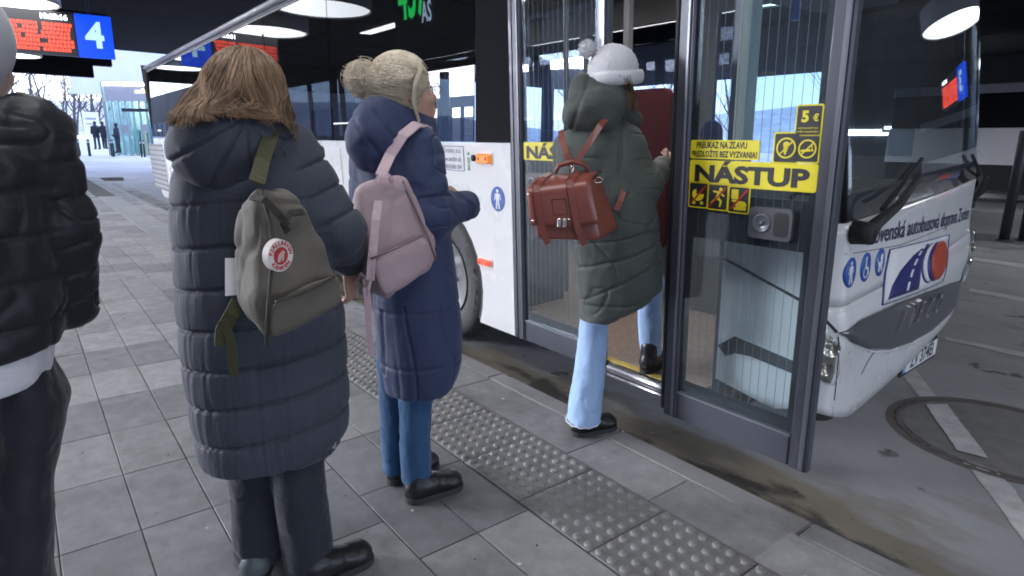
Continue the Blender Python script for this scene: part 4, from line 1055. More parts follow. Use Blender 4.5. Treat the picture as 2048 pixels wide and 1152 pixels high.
# headlights
M_lens = glass('headlight_lens', (.9, .92, .92)); M_bulb = emitter('headlight_glow', (.95, 1, .82), 4.0); M_bowl = mat('reflector_bowl', (.75, .72, .66), .3, metal=1.)
M_hd = mat('headlight_housing', (.42, .40, .38), .3, metal=.6)
for sgn_ in (-1, 1):
    if sgn_ < 0: pts = [fp(*p) for p in ((1644, 664), (1662, 672), (1669, 700), (1667, 742), (1659, 766), (1642, 762), (1632, 730), (1634, 690))]
    else: pts = [(2.24, .84), (2.40, .92), (2.53, .90), (2.535, .78), (2.52, .62), (2.36, .58), (2.24, .66)]
    pts = [(min(y, WID-.02), z) for y, z in pts]
    hl = fsheet('headlight', [pts], M_hd, .006)
    cyh = sum(p[0] for p in pts)/len(pts); czh = sum(p[1] for p in pts)/len(pts)
    for dy, dz, r in ((.0, .055, .034), (.0, -.035, .03)):
        y, z = cyh+(dy if sgn_ < 0 else -dy), czh+dz; c0 = Vector(fmap(y, z, .008)); nn = (Vector(fmap(y, z, .03))-c0).normalized(); t1 = Vector((0, 0, 1)); t2 = nn.cross(t1).normalized(); t1 = t2.cross(nn)
        b = MB(); prof = [(r, .02), (r*.9, .018), (r*.6, .006), (r*.25, .001)]; v = []; f = []; n = 20
        for rr_, h in prof:
            for j in range(n): a = 2*PI*j/n; v.append(c0+t1*rr_*math.cos(a)+t2*rr_*math.sin(a)+nn*h)
        for i in range(3):
            for j in range(n): q = (j+1) % n; f.append((i*n+j, i*n+q, i*n+n+q, i*n+n+j))
        b.add(v, f, 0, True); b.shift(BSH); b.build('reflector', M_bowl, hl)
        b = MB(); v = [c0+nn*.022]+[c0+t1*r*.25*math.cos(2*PI*j/12)+t2*r*.25*math.sin(2*PI*j/12)+nn*.004 for j in range(12)]; b.add(v, [(0, 1+j, 1+(j+1) % 12) for j in range(12)], 0, True); b.shift(BSH); b.build('bulb', M_bulb if sgn_ > 0 else M_bowl, hl)
    b = MB(); v, f = conform(pts, .03, None, 4); b.add(v, f, 0, True); b.shift(BSH); b.build('lens', M_lens, hl)

# lettering and emblem on the front
def ftext(name, s, y0, z0, y1, z1, m, bold=.001, off=.003, parent=None, size=1.):
    v, f = text2d(s, 1., bold/.1); xs_ = [p[0] for p in v]; ys_ = [p[1] for p in v]; w = max(xs_)-min(xs_); L_ = math.hypot(y1-y0, 0)
    k = abs(y1-y0)/w; b = MB(); out = []
    for x, y in v:
        t = (x-min(xs_))/w; out.append(fmap(y0+(y1-y0)*t, z0+(z1-z0)*t+y*k*size, off))
    b.add(out, f); return bpart(b, name, m, parent)
a_, c_ = fp(1733, 468), fp(1937, 426)
ftext('operator_lettering', 'Slovenská autobusová doprava Zvolen', a_[0], a_[1]-.012, c_[0], c_[1], mat('print_dark_blue', (.03, .035, .09), .45), .0012, size=.92)
L0, L1, L2, L3 = fp(1779, 499), fp(1898, 469), fp(1884, 563), fp(1764, 610)
def eq(u, w):      # emblem coordinates 0..1 -> (y, z)
    a = [L3[k]+(L2[k]-L3[k])*u for k in (0, 1)]; c = [L0[k]+(L1[k]-L0[k])*u for k in (0, 1)]; return (a[0]+(c[0]-a[0])*w, a[1]+(c[1]-a[1])*w)
def esheet(name, P, m, off, parent=None): return fsheet(name, [[eq(*p) for p in P]], m, off, parent, rings=3, dens=.02)
em = esheet('emblem_panel', [(0, 0), (1, 0), (1, 1), (0, 1)], M_wht, .0025)
for p, q in (((0, 0), (1, 0)), ((1, 0), (1, 1)), ((1, 1), (0, 1)), ((0, 1), (0, 0))): esheet('border_line', thick(p, q, .014), M_nav, .0042, em)
road_l = [(.06, .07), (.10, .30), (.20, .55), (.36, .78), (.56, .93), (.60, .93), (.54, .70), (.50, .40), (.49, .07)]
esheet('emblem_road', road_l, M_nav, .0042, em)
for p, q in (((.31, .12), (.33, .28)), ((.345, .36), (.375, .50)), ((.39, .57), (.425, .68)), ((.44, .74), (.475, .82)), ((.49, .86), (.52, .90))): esheet('road_dash', thick(p, q, .03), M_wht, .0056, em)
for cx, m, o_ in ((.66, M_nav, .0042), (.672, M_wht, .0056), (.75, M_nav, .0070), (.82, M_orr, .0084)): esheet('emblem_oval', ngon(cx, .52, .155 if m is not M_wht else .140, .40 if m is not M_wht else .38, 32), m, o_, em)
for (px, py), kind in zip(((1700, 545), (1730, 534), (1758, 524)), 'wcp'):
    y, z = fp(px, py); R_ = .056; o = fsheet('round_sticker', [ngon(y, z, R_, R_*1.12, 28)], M_blu, .003, rings=2)
    if kind == 'w': P = walker(y, z, R_*1.9)
    elif kind == 'c': P = [ngon(y-.004, z+.038, .009, n=10), thick((y-.004, z+.03), (y-.002, z-.004), .012), thick((y-.002, z-.004), (y+.02, z-.006), .011), thick((y+.02, z-.004), (y+.03, z-.036), .010)]+ring2d(y-.002, z-.022, .019, .026, 16)
    else: P = [ngon(y, z+.004, .030, n=16, a0=PI, a1=2*PI)+[(y+.03, z+.004)], thick((y-.03, z+.004), (y-.042, z+.022), .007), ngon(y+.012, z+.02, .018, n=12), ngon(y-.016, z-.032, .010, n=10), ngon(y+.016, z-.032, .010, n=10)]
    b = MB()
    for p in P:
        n = len(p); b.add([fmap(yy, zz, .0046) for yy, zz in p], [tuple(range(n))])
    b.shift(BSH); b.build('pictogram', M_wht, o)
# number plate
yA, zA = fp(1787, 727); yB, zB = fp(1860, 696); pc = np.array(fmap((yA+yB)/2, (zA+zB)/2, .02))
b = MB(); b.rbox((pc[0]-.012, pc[1]-.275, pc[2]-.068), (pc[0]+.006, pc[1]+.275, pc[2]+.068), .006); plt_ = bpart(b, 'number_plate', mat('plate_holder', (.02, .02, .03), .5))
b = MB(); b.box((pc[0]+.007, pc[1]-.215, pc[2]-.052), (pc[0]+.009, pc[1]+.262, pc[2]+.052)); b.shift(BSH); b.build('plate_field', M_wht, plt_)
b = MB(); b.box((pc[0]+.007, pc[1]-.262, pc[2]-.052), (pc[0]+.009, pc[1]-.217, pc[2]+.052)); b.shift(BSH); b.build('country_band', mat('plate_blue', (.01, .06, .45), .4), plt_)
v, f = text2d('ZV 374EI', .118, .003, .82); b = MB(); b.add([(pc[0]+.0105, pc[1]+.025+x, pc[2]+y) for x, y in v], f); b.shift(BSH); b.build('plate_lettering', M_ink, plt_)
v, f = text2d('SK', .04, .001, .8); b = MB(); b.add([(pc[0]+.0105, pc[1]-.24+x, pc[2]-.03+y) for x, y in v], f); b.shift(BSH); b.build('country_letters', M_wht, plt_)
# wipers
def wiper(pv, pe, blade):
    y, z = fp(*pv); P0 = Vector(fmap(y, z, .05)); E1 = Vector(fmap(*fp(*pe), .055)); w = empty('wiper', (0, 0, 0)); w.parent = bus; w.location = BSH
    b = MB(); b.tube([fmap(y, z, .0), fmap(y, z, .075)], [.05, .042], 14); b.build('pivot_cap', M_rub, w)
    mid = P0.lerp(E1, .45)+Vector((.02, 0, 0)); b = MB(); b.tube([P0, P0.lerp(E1, .15), mid, E1], [.034, .026, .018, .013], 10); b.build('wiper_arm', M_rub, w)
    Q = [Vector(fmap(*fp(*p), .022)) for p in blade]; b = MB(); b.tube(Q, .010, 6); b.build('wiper_blade', M_ink, w)
wiper((1706, 464), (1812, 350), [(1752, 418), (1790, 370), (1832, 318)])
wiper((1972, 408), (1952, 352), [(1962, 380), (1952, 345), (1935, 310)])

# ---- door leaves
M_pad = mat('door_black_panel', (.022, .023, .03), .3, coat=.3)
def leaf(y, x0, x1, zb, zt, name, first):
    d = empty('door_leaf', (0, 0, 0)); d.parent = bus; d.location = BSH
    sw = .078
    for (a, c) in ((x0, x0+sw), (x1-sw, x1)):
        b = MB(); b.rbox((a, y-.002, zb), (c, y+.045, zt), .008); b.build('stile', M_frame, d)
    b = MB(); b.rbox((x0-.028, y+.006, zb+.02), (x0-.001, y+.04, zt), .008); b.build('edge_seal', M_rub, d)
    b = MB(); b.rbox((x0+sw*.62, y-.010, zb+.01), (x0+sw*.80, y-.0025, zt), .003); b.build('seal_lip', M_frame_l, d)
    b = MB(); b.rbox((x1-sw*.42, y-.012, zb+.01), (x1-sw*.16, y-.0025, zt), .004); b.build('seal_lip', M_frame_l, d)
    b = MB(); b.rbox((x0+sw+.001, y, zb+.002), (x1-sw-.001, y+.04, zb+.13), .008); b.build('bottom_rail', M_frame, d)
    b = MB(); b.box((x0+sw+.001, y-.003, zb+.131), (x1-sw-.001, y+.03, zb+.142)); b.build('glazing_trim', M_frame_l, d)
    b = MB(); b.rbox((x0+sw+.001, y, zt-.1), (x1-sw-.001, y+.04, zt), .008); b.build('top_rail', M_frame, d)
    g0, g1 = x0+sw, x1-sw
    b = MB(); b.box((g0, y+.012, zb+.142), (g1, y+.018, zt-.1)); b.build('glass', M_gl_door, d)
    # dark printed border
    b = MB()
    for q in (((g0, zb+.143), (g0+.03, zt-.1)), ((g1-.03, zb+.143), (g1, zt-.1)), ((g0+.03, zb+.143), (g1-.03, zb+.20))): b.box((q[0][0]+.0005, y+.0185, q[0][1]), (q[1][0]-.0005, y+.021, q[1][1]))
    b.build('glass_border', M_pad, d)
    b = MB(); n = 13
    for i in range(n):
        x = g0+.035+(g1-g0-.07)*(i+.5)/n; b.box((x-.0008, y+.0186, zb+.20), (x+.0008, y+.0200, zt-.12))
    o = b.build('heating_wires', mat('wire_grey', (.20, .21, .22), .5), d); o['kind'] = 'stuff'
    return d, g0, g1
YL = -.19
a0 = bl(1352, 838, YL); a1 = bl(1612, 945, YL)
LZB = .5*(a0[2]+a1[2]); LX0, LX1 = bl(1331, 700, YL)[0], bl(1640, 690, YL)[0]
print('LEAF', a0, a1, LX0, LX1)
front_leaf, g0, g1 = leaf(YL, LX0, LX1, LZB, 2.55, 'front', True)
RL0, RL1 = XD0+.004, bl(1216, 40, .0)[0]
rear_leaf, h0, h1 = leaf(.0, RL0, RL1, ZB-.0, 2.60, 'rear', False)
front_leaf['label'] = 'swung out door leaf with the full yellow sign'; rear_leaf['label'] = 'closed door leaf half hidden by the white hat'
def handle_panel(d, y, x0, x1, z0, z1, hx0, hx1, hz0, hz1):
    b = MB(); b.box((x0+.002, y+.0215, z0), (x1-.002, y+.034, z1)); b.build('middle_panel', M_pad, d)
    P = rrect(hx0, hz0, hx1, hz1, .02); b = MB(); b.prism(P, lambda x, z: (x, y-.004, z), lambda x, z: (x, y+.02, z)); h = b.build('handle_box', mat('handle_grey', (.09, .095, .11), .45), d)
    w = hx1-hx0; cz = (hz0+hz1)/2
    b = MB(); b.lathe([(w*.21, -.005), (w*.21, -.008), (w*.17, -.008), (w*.15, -.005), (.001, -.0055)], (hx0+w*.32, y, cz), 20, 'y'); b.lathe([(w*.05, -.005), (w*.05, -.014), (.001, -.016)], (hx0+w*.32, y, cz), 12, 'y'); b.build('lock', M_frame_l, h)
    P = rrect(hx0+w*.60, hz0+.015, hx1-w*.08, hz1-.015, .015); b = MB(); b.prism(P, lambda x, z: (x, y-.0055, z), lambda x, z: (x, y-.0045, z)); b.build('grip_recess', M_ink, h)
pa, pb_ = bl(1372, 392, YL), bl(1640, 470, YL)
z_hi, z_lo = bl(1500, 395, YL)[2], bl(1500, 492, YL)[2]
ha, hb = bl(1500, 412, YL), bl(1583, 470, YL)
handle_panel(front_leaf, YL, g0, g1, z_lo, z_hi, ha[0], hb[0], ha[2]-.125, ha[2])
hz = ha[2]; hh0 = bl(1052, 345, 0)
handle_panel(rear_leaf, 0., h0, h1, z_lo+.02, z_hi, hh0[0], hh0[0]+(hb[0]-ha[0])*1.0, hh0[2]-.13, hh0[2])

# stickers on the leaves (flat prints, 1.5 mm proud of the glass)
def stick(d, name, y, x0, z0, x1, z1, base, r=.008):
    P = rrect(x0, z0, x1, z1, r); b = MB(); b.prism(P, lambda x, z: (x, y, z), lambda x, z: (x, y+.0012, z)); return b.build(name, base, d)
def inkpoly(o, polys, m, y, name='print'):
    b = MB()
    for p in polys: b.prism(p, lambda x, z: (x, y-.0012, z), lambda x, z: (x, y-.0002, z))
    return b.build(name, m, o)
def inktext(o, s, cx, cz, w, h, m, y, bold=.03):
    v, f = text2d(s, 1., bold); xs_ = [p[0] for p in v]; ys_ = [p[1] for p in v]; kx_ = w/(max(xs_)-min(xs_)); kz_ = h/(max(ys_)-min(ys_)); mx, my = (max(xs_)+min(xs_))/2, (max(ys_)+min(ys_))/2
    b = MB(); b.add([(cx+(x-mx)*kx_, y-.001, cz+(t-my)*kz_) for x, t in v], f); return b.build('lettering', m, o)
YS = YL+.0100
def lp(px, py, y=YL): p = bl(px, py, y); return p[0], p[2]
# NASTUP
(xa, za), (xb, zb_) = lp(1376, 310), lp(1640, 391); (_, zt1), (_, zt2) = lp(1376, 366), lp(1640, 340)
zTop = (lp(1376, 310)[1]+lp(1640, 340)[1])/2; zBot = (lp(1376, 366)[1]+lp(1640, 391)[1])/2
xa = max(xa, g0+.002); xb = min(xb, g1-.002)
s_ = stick(front_leaf, 'boarding_sign', YS, xa, zBot, xb, zTop, M_yel, .01); inktext(s_, 'NÁSTUP', (xa+xb)/2, (zTop+zBot)/2+.006, (xb-xa)*.90, (zTop-zBot)*.86, M_ink, YS, .045)
# discount card notice
x2 = lp(1516, 300)[0]; z2 = lp(1380, 280)[1]; s_ = stick(front_leaf, 'card_notice', YS, xa, zTop+.006, x2, z2, M_yel)
inktext(s_, 'PREUKAZ NA ZĽAVU', (xa+x2)/2-.012, zTop+.006+(z2-zTop)*.70, (x2-xa)*.74, .030, M_ink, YS, .03); inktext(s_, 'PREDLOŽTE BEZ VYZVANIA!', (xa+x2)/2, zTop+.006+(z2-zTop)*.28, (x2-xa)*.95, .032, M_ink, YS, .03)
def pict(px0, py0, px1, py1, name, z_align=None):
    a = lp(px0, py0); c = lp(px1, py1); x0, z1_ = a; x1, z0_ = c; cx, cz = (x0+x1)/2, (z0_+z1_)/2; w = (x1-x0)*.97; cx = min(max(cx, g0+w/2+.003), g1-w/2-.003)
    o = stick(front_leaf, name, YS, cx-w/2, cz-w*.56, cx+w/2, cz+w*.56, M_yel); inkpoly(o, [rrect(cx-w*.44, cz-w*.50, cx+w*.44, cz+w*.50, w*.06)], M_ink, YS, 'print_ground'); return o, cx, cz, w
Y2 = YS-.0012
o, cx, cz, w = pict(1600, 214, 1652, 268, 'price_sticker'); inktext(o, '5', cx-w*.14, cz+w*.14, w*.27, w*.42, M_yel, Y2, .05); inktext(o, '€', cx+w*.25, cz+w*.10, w*.2, w*.27, M_yel, Y2, .04)
inktext(o, 'HOTOVOSŤ DO', cx, cz-w*.26, w*.72, w*.07, M_yel, Y2, .02); inktext(o, 'VÝŠKY BANKOVKY', cx, cz-w*.39, w*.78, w*.07, M_yel, Y2, .02)
o, cx, cz, w = pict(1545, 268, 1595, 325, 'no_food_sticker'); inkpoly(o, ring2d(cx, cz, w*.31, w*.37), M_yel, Y2)
inkpoly(o, [[(cx-w*.10, cz+w*.06), (cx+w*.10, cz+w*.08), (cx+w*.0, cz-w*.24), (cx-w*.05, cz-w*.24)], ngon(cx, cz+w*.13, w*.12, w*.10, 14), thick((cx-w*.25, cz-w*.25), (cx+w*.25, cz+w*.25), w*.05)], M_yel, Y2)
o, cx, cz, w = pict(1596, 270, 1642, 327, 'no_smoking_sticker'); inkpoly(o, ring2d(cx, cz, w*.31, w*.37), M_yel, Y2)
inkpoly(o, [thick((cx-w*.26, cz-w*.08), (cx+w*.14, cz-w*.05), w*.09), thick((cx+w*.17, cz-w*.05), (cx+w*.24, cz-w*.045), w*.09), thick((cx+w*.2, cz+.02*w), (cx+w*.16, cz+w*.14), w*.03), thick((cx-w*.25, cz-w*.25), (cx+w*.25, cz+w*.25), w*.05)], M_yel, Y2)
o, cx, cz, w = pict(1374, 368, 1412, 413, 'no_pram_sticker'); inkpoly(o, [ngon(cx, cz+w*.05, w*.30, n=16, a0=PI, a1=2*PI), ngon(cx-w*.10, cz+w*.05, w*.2, n=12, a0=PI/2, a1=PI)+[(cx-w*.10, cz+w*.05)], ngon(cx-w*.2, cz-w*.33, w*.08, n=10), ngon(cx+w*.2, cz-w*.33, w*.08, n=10)], M_yel, Y2)
inkpoly(o, [thick((cx-w*.36, cz-w*.4), (cx+w*.38, cz+w*.42), w*.08)], M_redi, Y2-.0012)
o, cx, cz, w = pict(1413, 371, 1453, 419, 'no_running_sticker'); inkpoly(o, [ngon(cx+w*.14, cz+w*.34, w*.08, n=10), thick((cx+w*.1, cz+w*.25), (cx-w*.02, cz-w*.05), w*.16), thick((cx-w*.02, cz-w*.03), (cx+w*.18, cz-w*.16), w*.1), thick((cx+w*.18, cz-w*.14), (cx+w*.12, cz-w*.4), w*.08), thick((cx-w*.04, cz-w*.05), (cx-w*.28, cz-w*.26), w*.1), thick((cx+w*.08, cz+w*.2), (cx-w*.22, cz+w*.24), w*.07), thick((cx+w*.1, cz+w*.18), (cx+w*.32, cz+w*.06), w*.07)], M_yel, Y2)
inkpoly(o, [thick((cx-w*.36, cz-w*.4), (cx+w*.38, cz+w*.42), w*.08)], M_redi, Y2-.0012)
o, cx, cz, w = pict(1454, 376, 1496, 425, 'no_drink_sticker'); inkpoly(o, [rrect(cx-w*.34, cz+w*.02, cx-w*.02, cz+w*.42, w*.04), rrect(cx-w*.30, cz-w*.1, cx-w*.06, cz+.0, w*.03), ngon(cx+w*.12, cz-w*.2, w*.26, w*.16, 16), rrect(cx-w*.2, cz-w*.42, cx+w*.36, cz-w*.3, w*.03)], M_yel, Y2)
inkpoly(o, [thick((cx-w*.36, cz-w*.4), (cx+w*.38, cz+w*.42), w*.08)], M_redi, Y2-.0012)
# rear leaf sign
YS2 = .010
a = bl(1032, 284, 0); c = bl(1032, 320, 0); x1_ = h1-.002
s_ = stick(rear_leaf, 'boarding_sign', YS2, h0+.002, c[2]+.003, x1_, a[2]-.0, M_yel, .01); inktext(s_, 'NÁSTUP', (h0+x1_)/2, (a[2]+c[2])/2+.004, (x1_-h0)*.90, (a[2]-c[2])*.86, M_ink, YS2, .045)

# ---- interior
def iw(name, m, *boxes):
    b = MB()
    for q in boxes: b.box(*q)
    return bpart(b, name, m)
YF = 2.47
iw('far_side_wall', M_int, ((XR+.2, YF, .33), (-3.5, YF+.05, 1.38)), ((-3.497, YF, .33), (-1.62, YF+.05, 1.22)), ((XR+.2, YF, 2.56), (-1.75, YF+.05, 2.95)), ((XR+.12, WID-.03, .34), (-1.55, WID, 1.2)))
for i, x in enumerate((-3.45, -5.0, -6.6, -8.2, -9.8, -11.4, -13.0, -14.6)): iw('far_pillar', M_int, ((x-.07, YF, 1.382), (x+.07, YF+.05, 2.558)))
b = MB(); b.box((XR+.2, YF+.03, 1.385), (-1.75, YF+.035, 2.557)); bpart(b, 'far_window_pane', M_gl_far)
# driver's place
b = MB(); v = []
P = [(-1.72, .95), (-1.30, 1.00), (-1.28, 1.16), (-1.46, 1.20), (-1.70, 1.10)]
b.prism(P, lambda x, z: (x-.28, .35, z), lambda x, z: (x-.28, 2.35, z)); bpart(b, 'dashboard', mat('dash_black', (.03, .03, .033), .6))
b = MB()
for k in range(24): pass
th = [2*PI*k/28 for k in range(29)]
b.tube([(-2.12+.10*math.cos(a), 1.85+.22*math.sin(a), 1.18+.20*math.cos(a)) for a in th], .017, 8, cap=False); b.tube([(-2.12, 1.64, 1.18), (-2.10, 1.85, 1.15), (-2.12, 2.06, 1.18)], .015, 6); bpart(b, 'steering_wheel', M_ink)
F_ = Field((-.30, -.30, 0), (.30, .30, 1.25), .02); F_.ell((0, 0, .50), (.26, .25, .09)); F_.cap((-.2, 0, .55), (-.30+.08, 0, 1.0), .13, .11, .05); F_.ell((-.19, 0, .8), (.09, .24, .34), k=.04); F_.ell((-.2, 0, 1.15), (.06, .13, .10), k=.03)
V, Q = F_.mesh(1); o = meshobj('driver_seat', V, Q, M_seat, bus, (-2.75+8.6, 1.85, .42))
b = MB(); b.box((-3.35, 1.25, .33), (-3.30, YF-.01, 1.15)); b.box((-3.35, 1.25, 1.15), (-3.30, 1.30, 2.6)); bpart(b, 'cab_partition', M_int)
b = MB(); b.box((-2.65, 1.22, .33), (-2.02, 1.27, 1.12)); bpart(b, 'cab_door', M_int)
# dark red panel beside the driver
pr = bl(1265, 180, .95); pr2 = bl(1330, 186, .95); P = rrect(pr[0]-.12, .8, pr2[0]+.04, pr[2]+.0, .07)
b = MB(); b.prism(P, lambda x, z: (x, .95, z), lambda x, z: (x, 1.0, z)); bpart(b, 'red_panel', M_redp)
b = MB(); b.rbox((-2.55, 1.05, 1.10), (-2.25, 1.3, 1.38), .02); bpart(b, 'ticket_machine', mat('machine_grey', (.12, .13, .14), .5))
M_rail_b = mat('handrail_blue', (.02, .09, .5), .4, coat=.4); M_rail_p = mat('handrail_pale', (.6, .62, .55), .35)
b = MB(); p = bl(1590, 40, .2); b.tube([(p[0], .2, p[2]), (p[0], .2, 2.8)], .018, 10); bpart(b, 'handrail', M_rail_b)
b = MB(); b.tube([(-3.6, .9, .33), (-3.6, .9, 2.8)], .018, 10); bpart(b, 'handrail', mat('handrail_dark', (.06, .065, .08), .4))
b = MB(); b.box((-3.3, .35, 2.79), (-2.0, .75, 2.798)); b.box((-7.5, 1.1, 2.79), (-3.8, 1.25, 2.798)); bpart(b, 'ceiling_light', emitter('cabin_light', (1, .93, .88), 2.6))
# overhead panel and mirror bowl behind the windscreen
b = MB(); b.rbox((-2.0, .5, 2.28), (-1.6, 1.6, 2.5), .03); bpart(b, 'overhead_console', M_int)
# passenger seats
s0 = None; k = 0
F_ = Field((-.32, -.27, 0), (.32, .27, 1.05), .025); F_.ell((.05, 0, .42), (.25, .23, .07)); F_.ell((-.17, 0, .72), (.07, .22, .36), Matrix.Rotation(.16, 3, 'Y'), k=.03); F_.cap((0, .1, .36), (0, .1, .02), .03, k=.02); F_.cap((0, -.1, .36), (0, -.1, .02), .03, k=.02)
V, Q = F_.mesh(1)
for r in range(13):
    x = -5.3-r*.8
    for y in (.35, .80, 1.75, 2.20):
        if s0 is None: o = s0 = meshobj('passenger_seat', V, Q, M_seat, bus)
        else: o = clone(s0)
        o.location = (x+8.6, y, .34 if r < 5 else .5)
F_ = None
# second coach beyond the island
co = empty('parked_coach', (0, 0, 0), 'white coach with dark windows parked behind the island on the right', 'bus')
cp0 = on_d(1972, 330, 19.5); cz0 = cp0[2]
co.location = (cp0[0]-3.0, cp0[1], ROAD_Z+.004)
H1, H2, H3 = [on_d(2010, yy, 19.5)[2]-ROAD_Z for yy in (330, 257, 190)]
def cb(name, m, *bx_):
    b = MB()
    for q in bx_: b.rbox(*q, .03)
    return b.build(name, m, co)
cb('body', M_white, ((0, 0, H1), (11.5, 2.5, H2))); cb('skirt', M_rub, ((.05, .03, .35), (11.45, 2.45, H1-.003)))
cb('roof', M_roof, ((0.0, 0, H3+.02), (11.5, 2.5, H3+.30)))
for i in range(6): cb('window_pane', M_black, ((.06+i*1.9, .01, H2+.003), (.03+(i+1)*1.9, 2.48, H3+.017)))
for x in (2.6, 9.0):
    m = MB(); m.lathe([(.30, .02), (.36, 0), (.48, .0), (.52, .05), (.52, .25), (.3, .28)], (x, -.02, .52), 32, 'y'); w = m.build('wheel', M_tyre, co)
    m = MB(); m.lathe([(.29, .02), (.2, .06), (.1, .02), (.001, .02)], (x, -.02, .52), 24, 'y'); m.build('rim', M_rim, w)


# ------------------------------------------------------------------ people (each in a frame: x to the right, y away, z up from the feet)
class Fig:
    def __init__(s, loc, label, group=None):
        az = math.atan2(loc[0], loc[1])                       # azimuth of the figure from the camera
        s.r = np.array([math.cos(az), -math.sin(az), 0]); s.b = np.array([math.sin(az), math.cos(az), 0]); s.o = np.array([loc[0], loc[1], loc[2]])
        s.root = empty('person', loc, label, 'person', group, rot=(0, 0, math.atan2(s.r[1], s.r[0])))
    def P(s, px, py, b=0.):
        d = ray(px, py); t = (b+(s.o-CAM) @ s.b)/(d @ s.b); w = CAM+d*t-s.o; return np.array([w @ s.r, b, w[2]])
    def sc(s, px, py, b=0.): return np.linalg.norm(s.P(px+1, py, b)-s.P(px, py, b))
    def world(s, l): return s.o+s.r*l[0]+s.b*l[1]+np.array([0, 0, l[2]])
    def local(s, w): w = np.array(w)-s.o; return np.array([w @ s.r, w @ s.b, w[2]])
    def thing(s, name, label, cat, loc):
        w = s.world(loc); return empty(name, w, label, cat, rot=tuple(s.root.rotation_euler))
    def rows(s, L, dy, b0=0., db=0.):
        out = []
        for q in L:
            py, xl, xr = q[:3]; b = q[3] if len(q) > 3 else b0; ry = q[4] if len(q) > 4 else dy
            A, C = s.P(xl, py, b), s.P(xr, py, b); out.append((s.P(.5*(max(xl, -60)+xr), py, b-.85*ry)[2], .5*(A[0]+C[0]), b, .5*(C[0]-A[0]), ry))
        return out
def chain(V, pts):
    """distance to a polyline and arc length along it"""
    pts = [np.array(p, float) for p in pts]; best = np.full(len(V), 9.); arc = np.zeros(len(V)); acc = 0
    for a, c in zip(pts[:-1], pts[1:]):
        d = c-a; L = np.linalg.norm(d); t = np.clip(((V-a) @ d)/(L*L), 0, 1); e = np.linalg.norm(V-a-t[:, None]*d, axis=1); m = e < best
        best[m] = e[m]; arc[m] = acc+t[m]*L; acc += L
    return best, arc
def puff(s, pitch, A, sharp=.55): return A*(np.abs(np.sin(PI*s/pitch))**sharp-.75)
def hand(F, w, d, n, thumb, curl=.5, size=1., spread=.12):
    """palm + five fingers; d = towards the fingertips, n = palm normal (palm faces n), thumb = +1/-1 side along d x n"""
    w = np.array(w, float); d = np.array(d, float); d /= np.linalg.norm(d); n = np.array(n, float); n -= d*(n @ d); n /= np.linalg.norm(n); l = np.cross(d, n)*thumb
    k = .010
    for o in (-.026, -.009, .009, .026): F.cap(w+l*o*.8*size, w+d*.078*size+l*o*size, .0135*size, .0115*size, k)
    for o, ln, in ((.028, .070), (.0095, .080), (-.0095, .075), (-.027, .058)):
        p = w+d*.082*size+l*o*size; a = 0; e = d+l*o*spread*8
        e /= np.linalg.norm(e)
        for seg, (fr, rr_) in enumerate(((.45, .0092), (.32, .0084), (.25, .0076))):
            a += curl*(.7 if seg == 0 else 1.0); dr = e*math.cos(a)+n*math.sin(a); q = p+dr*ln*fr*size; F.cap(p, q, rr_*size, (rr_-.0007)*size, .004); p = q
    p = w+d*.022*size+l*.030*size; e = d*.62+l*.62+n*.45; e /= np.linalg.norm(e); q = p+e*.042*size; F.cap(w+d*.02*size+l*.012*size, p, .014*size, .0125*size, .01); F.cap(p, q, .0115*size, .0098*size, .006); e2 = d*.9+n*.45; e2 /= np.linalg.norm(e2); F.cap(q, q+e2*.03*size, .0095*size, .0075*size, .004)
def headframe(phi, up=(0, 0, 1)):
    f = np.array([math.sin(phi), math.cos(phi), 0.]); u = np.array(up, float); u /= np.linalg.norm(u); f -= u*(f @ u); f /= np.linalg.norm(f); return f, np.cross(f, u), u
def head(F, c, f, rt, up, s=1.):
    """c = centre between the ears; f forward, rt right, up"""
    M = np.array([rt, f, up]); G = lambda a, b_, c_: c+(rt*a+f*b_+up*c_)*s
    F.ell(G(0, -.012, .035), np.array((.076, .094, .088))*s, M, .02); F.ell(G(0, .03, -.045), np.array((.058, .064, .075))*s, M, .035); F.ell(G(0, .065, -.085), np.array((.032, .026, .026))*s, M, .03)
    F.cap(G(0, .086, .005), G(0, .104, -.028), .009*s, .0115*s, .016); F.ell(G(0, .096, -.036), np.array((.017, .011, .009))*s, M, .010)
    F.cap(G(-.034, .076, .022), G(.034, .076, .022), .010*s, k=.018)
    F.cap(G(-.016, .092, -.064), G(.016, .092, -.064), .0062*s, k=.008); F.cap(G(-.013, .090, -.076), G(.013, .090, -.076), .0068*s, k=.008)
    for q in (-1, 1):
        F.ell(G(q*.033, .090, .002), np.array((.017, .012, .011))*s, M, .012, '-'); F.ell(G(q*.045, .062, -.03), np.array((.024, .022, .022))*s, M, .03)
        F.ell(G(q*.078, -.010, -.008), np.array((.010, .020, .033))*s, M, .006); F.ell(G(q*.088, -.006, -.006), np.array((.006, .011, .018))*s, M, .006, '-')
M_skin = mat('skin', (.52, .30, .22), .5, noise=.12, nscale=20, bump=.1, bscale=400)
M_eye = mat('eye_white', (.75, .75, .73), .2); M_iris = mat('iris', (.06, .09, .10), .15)
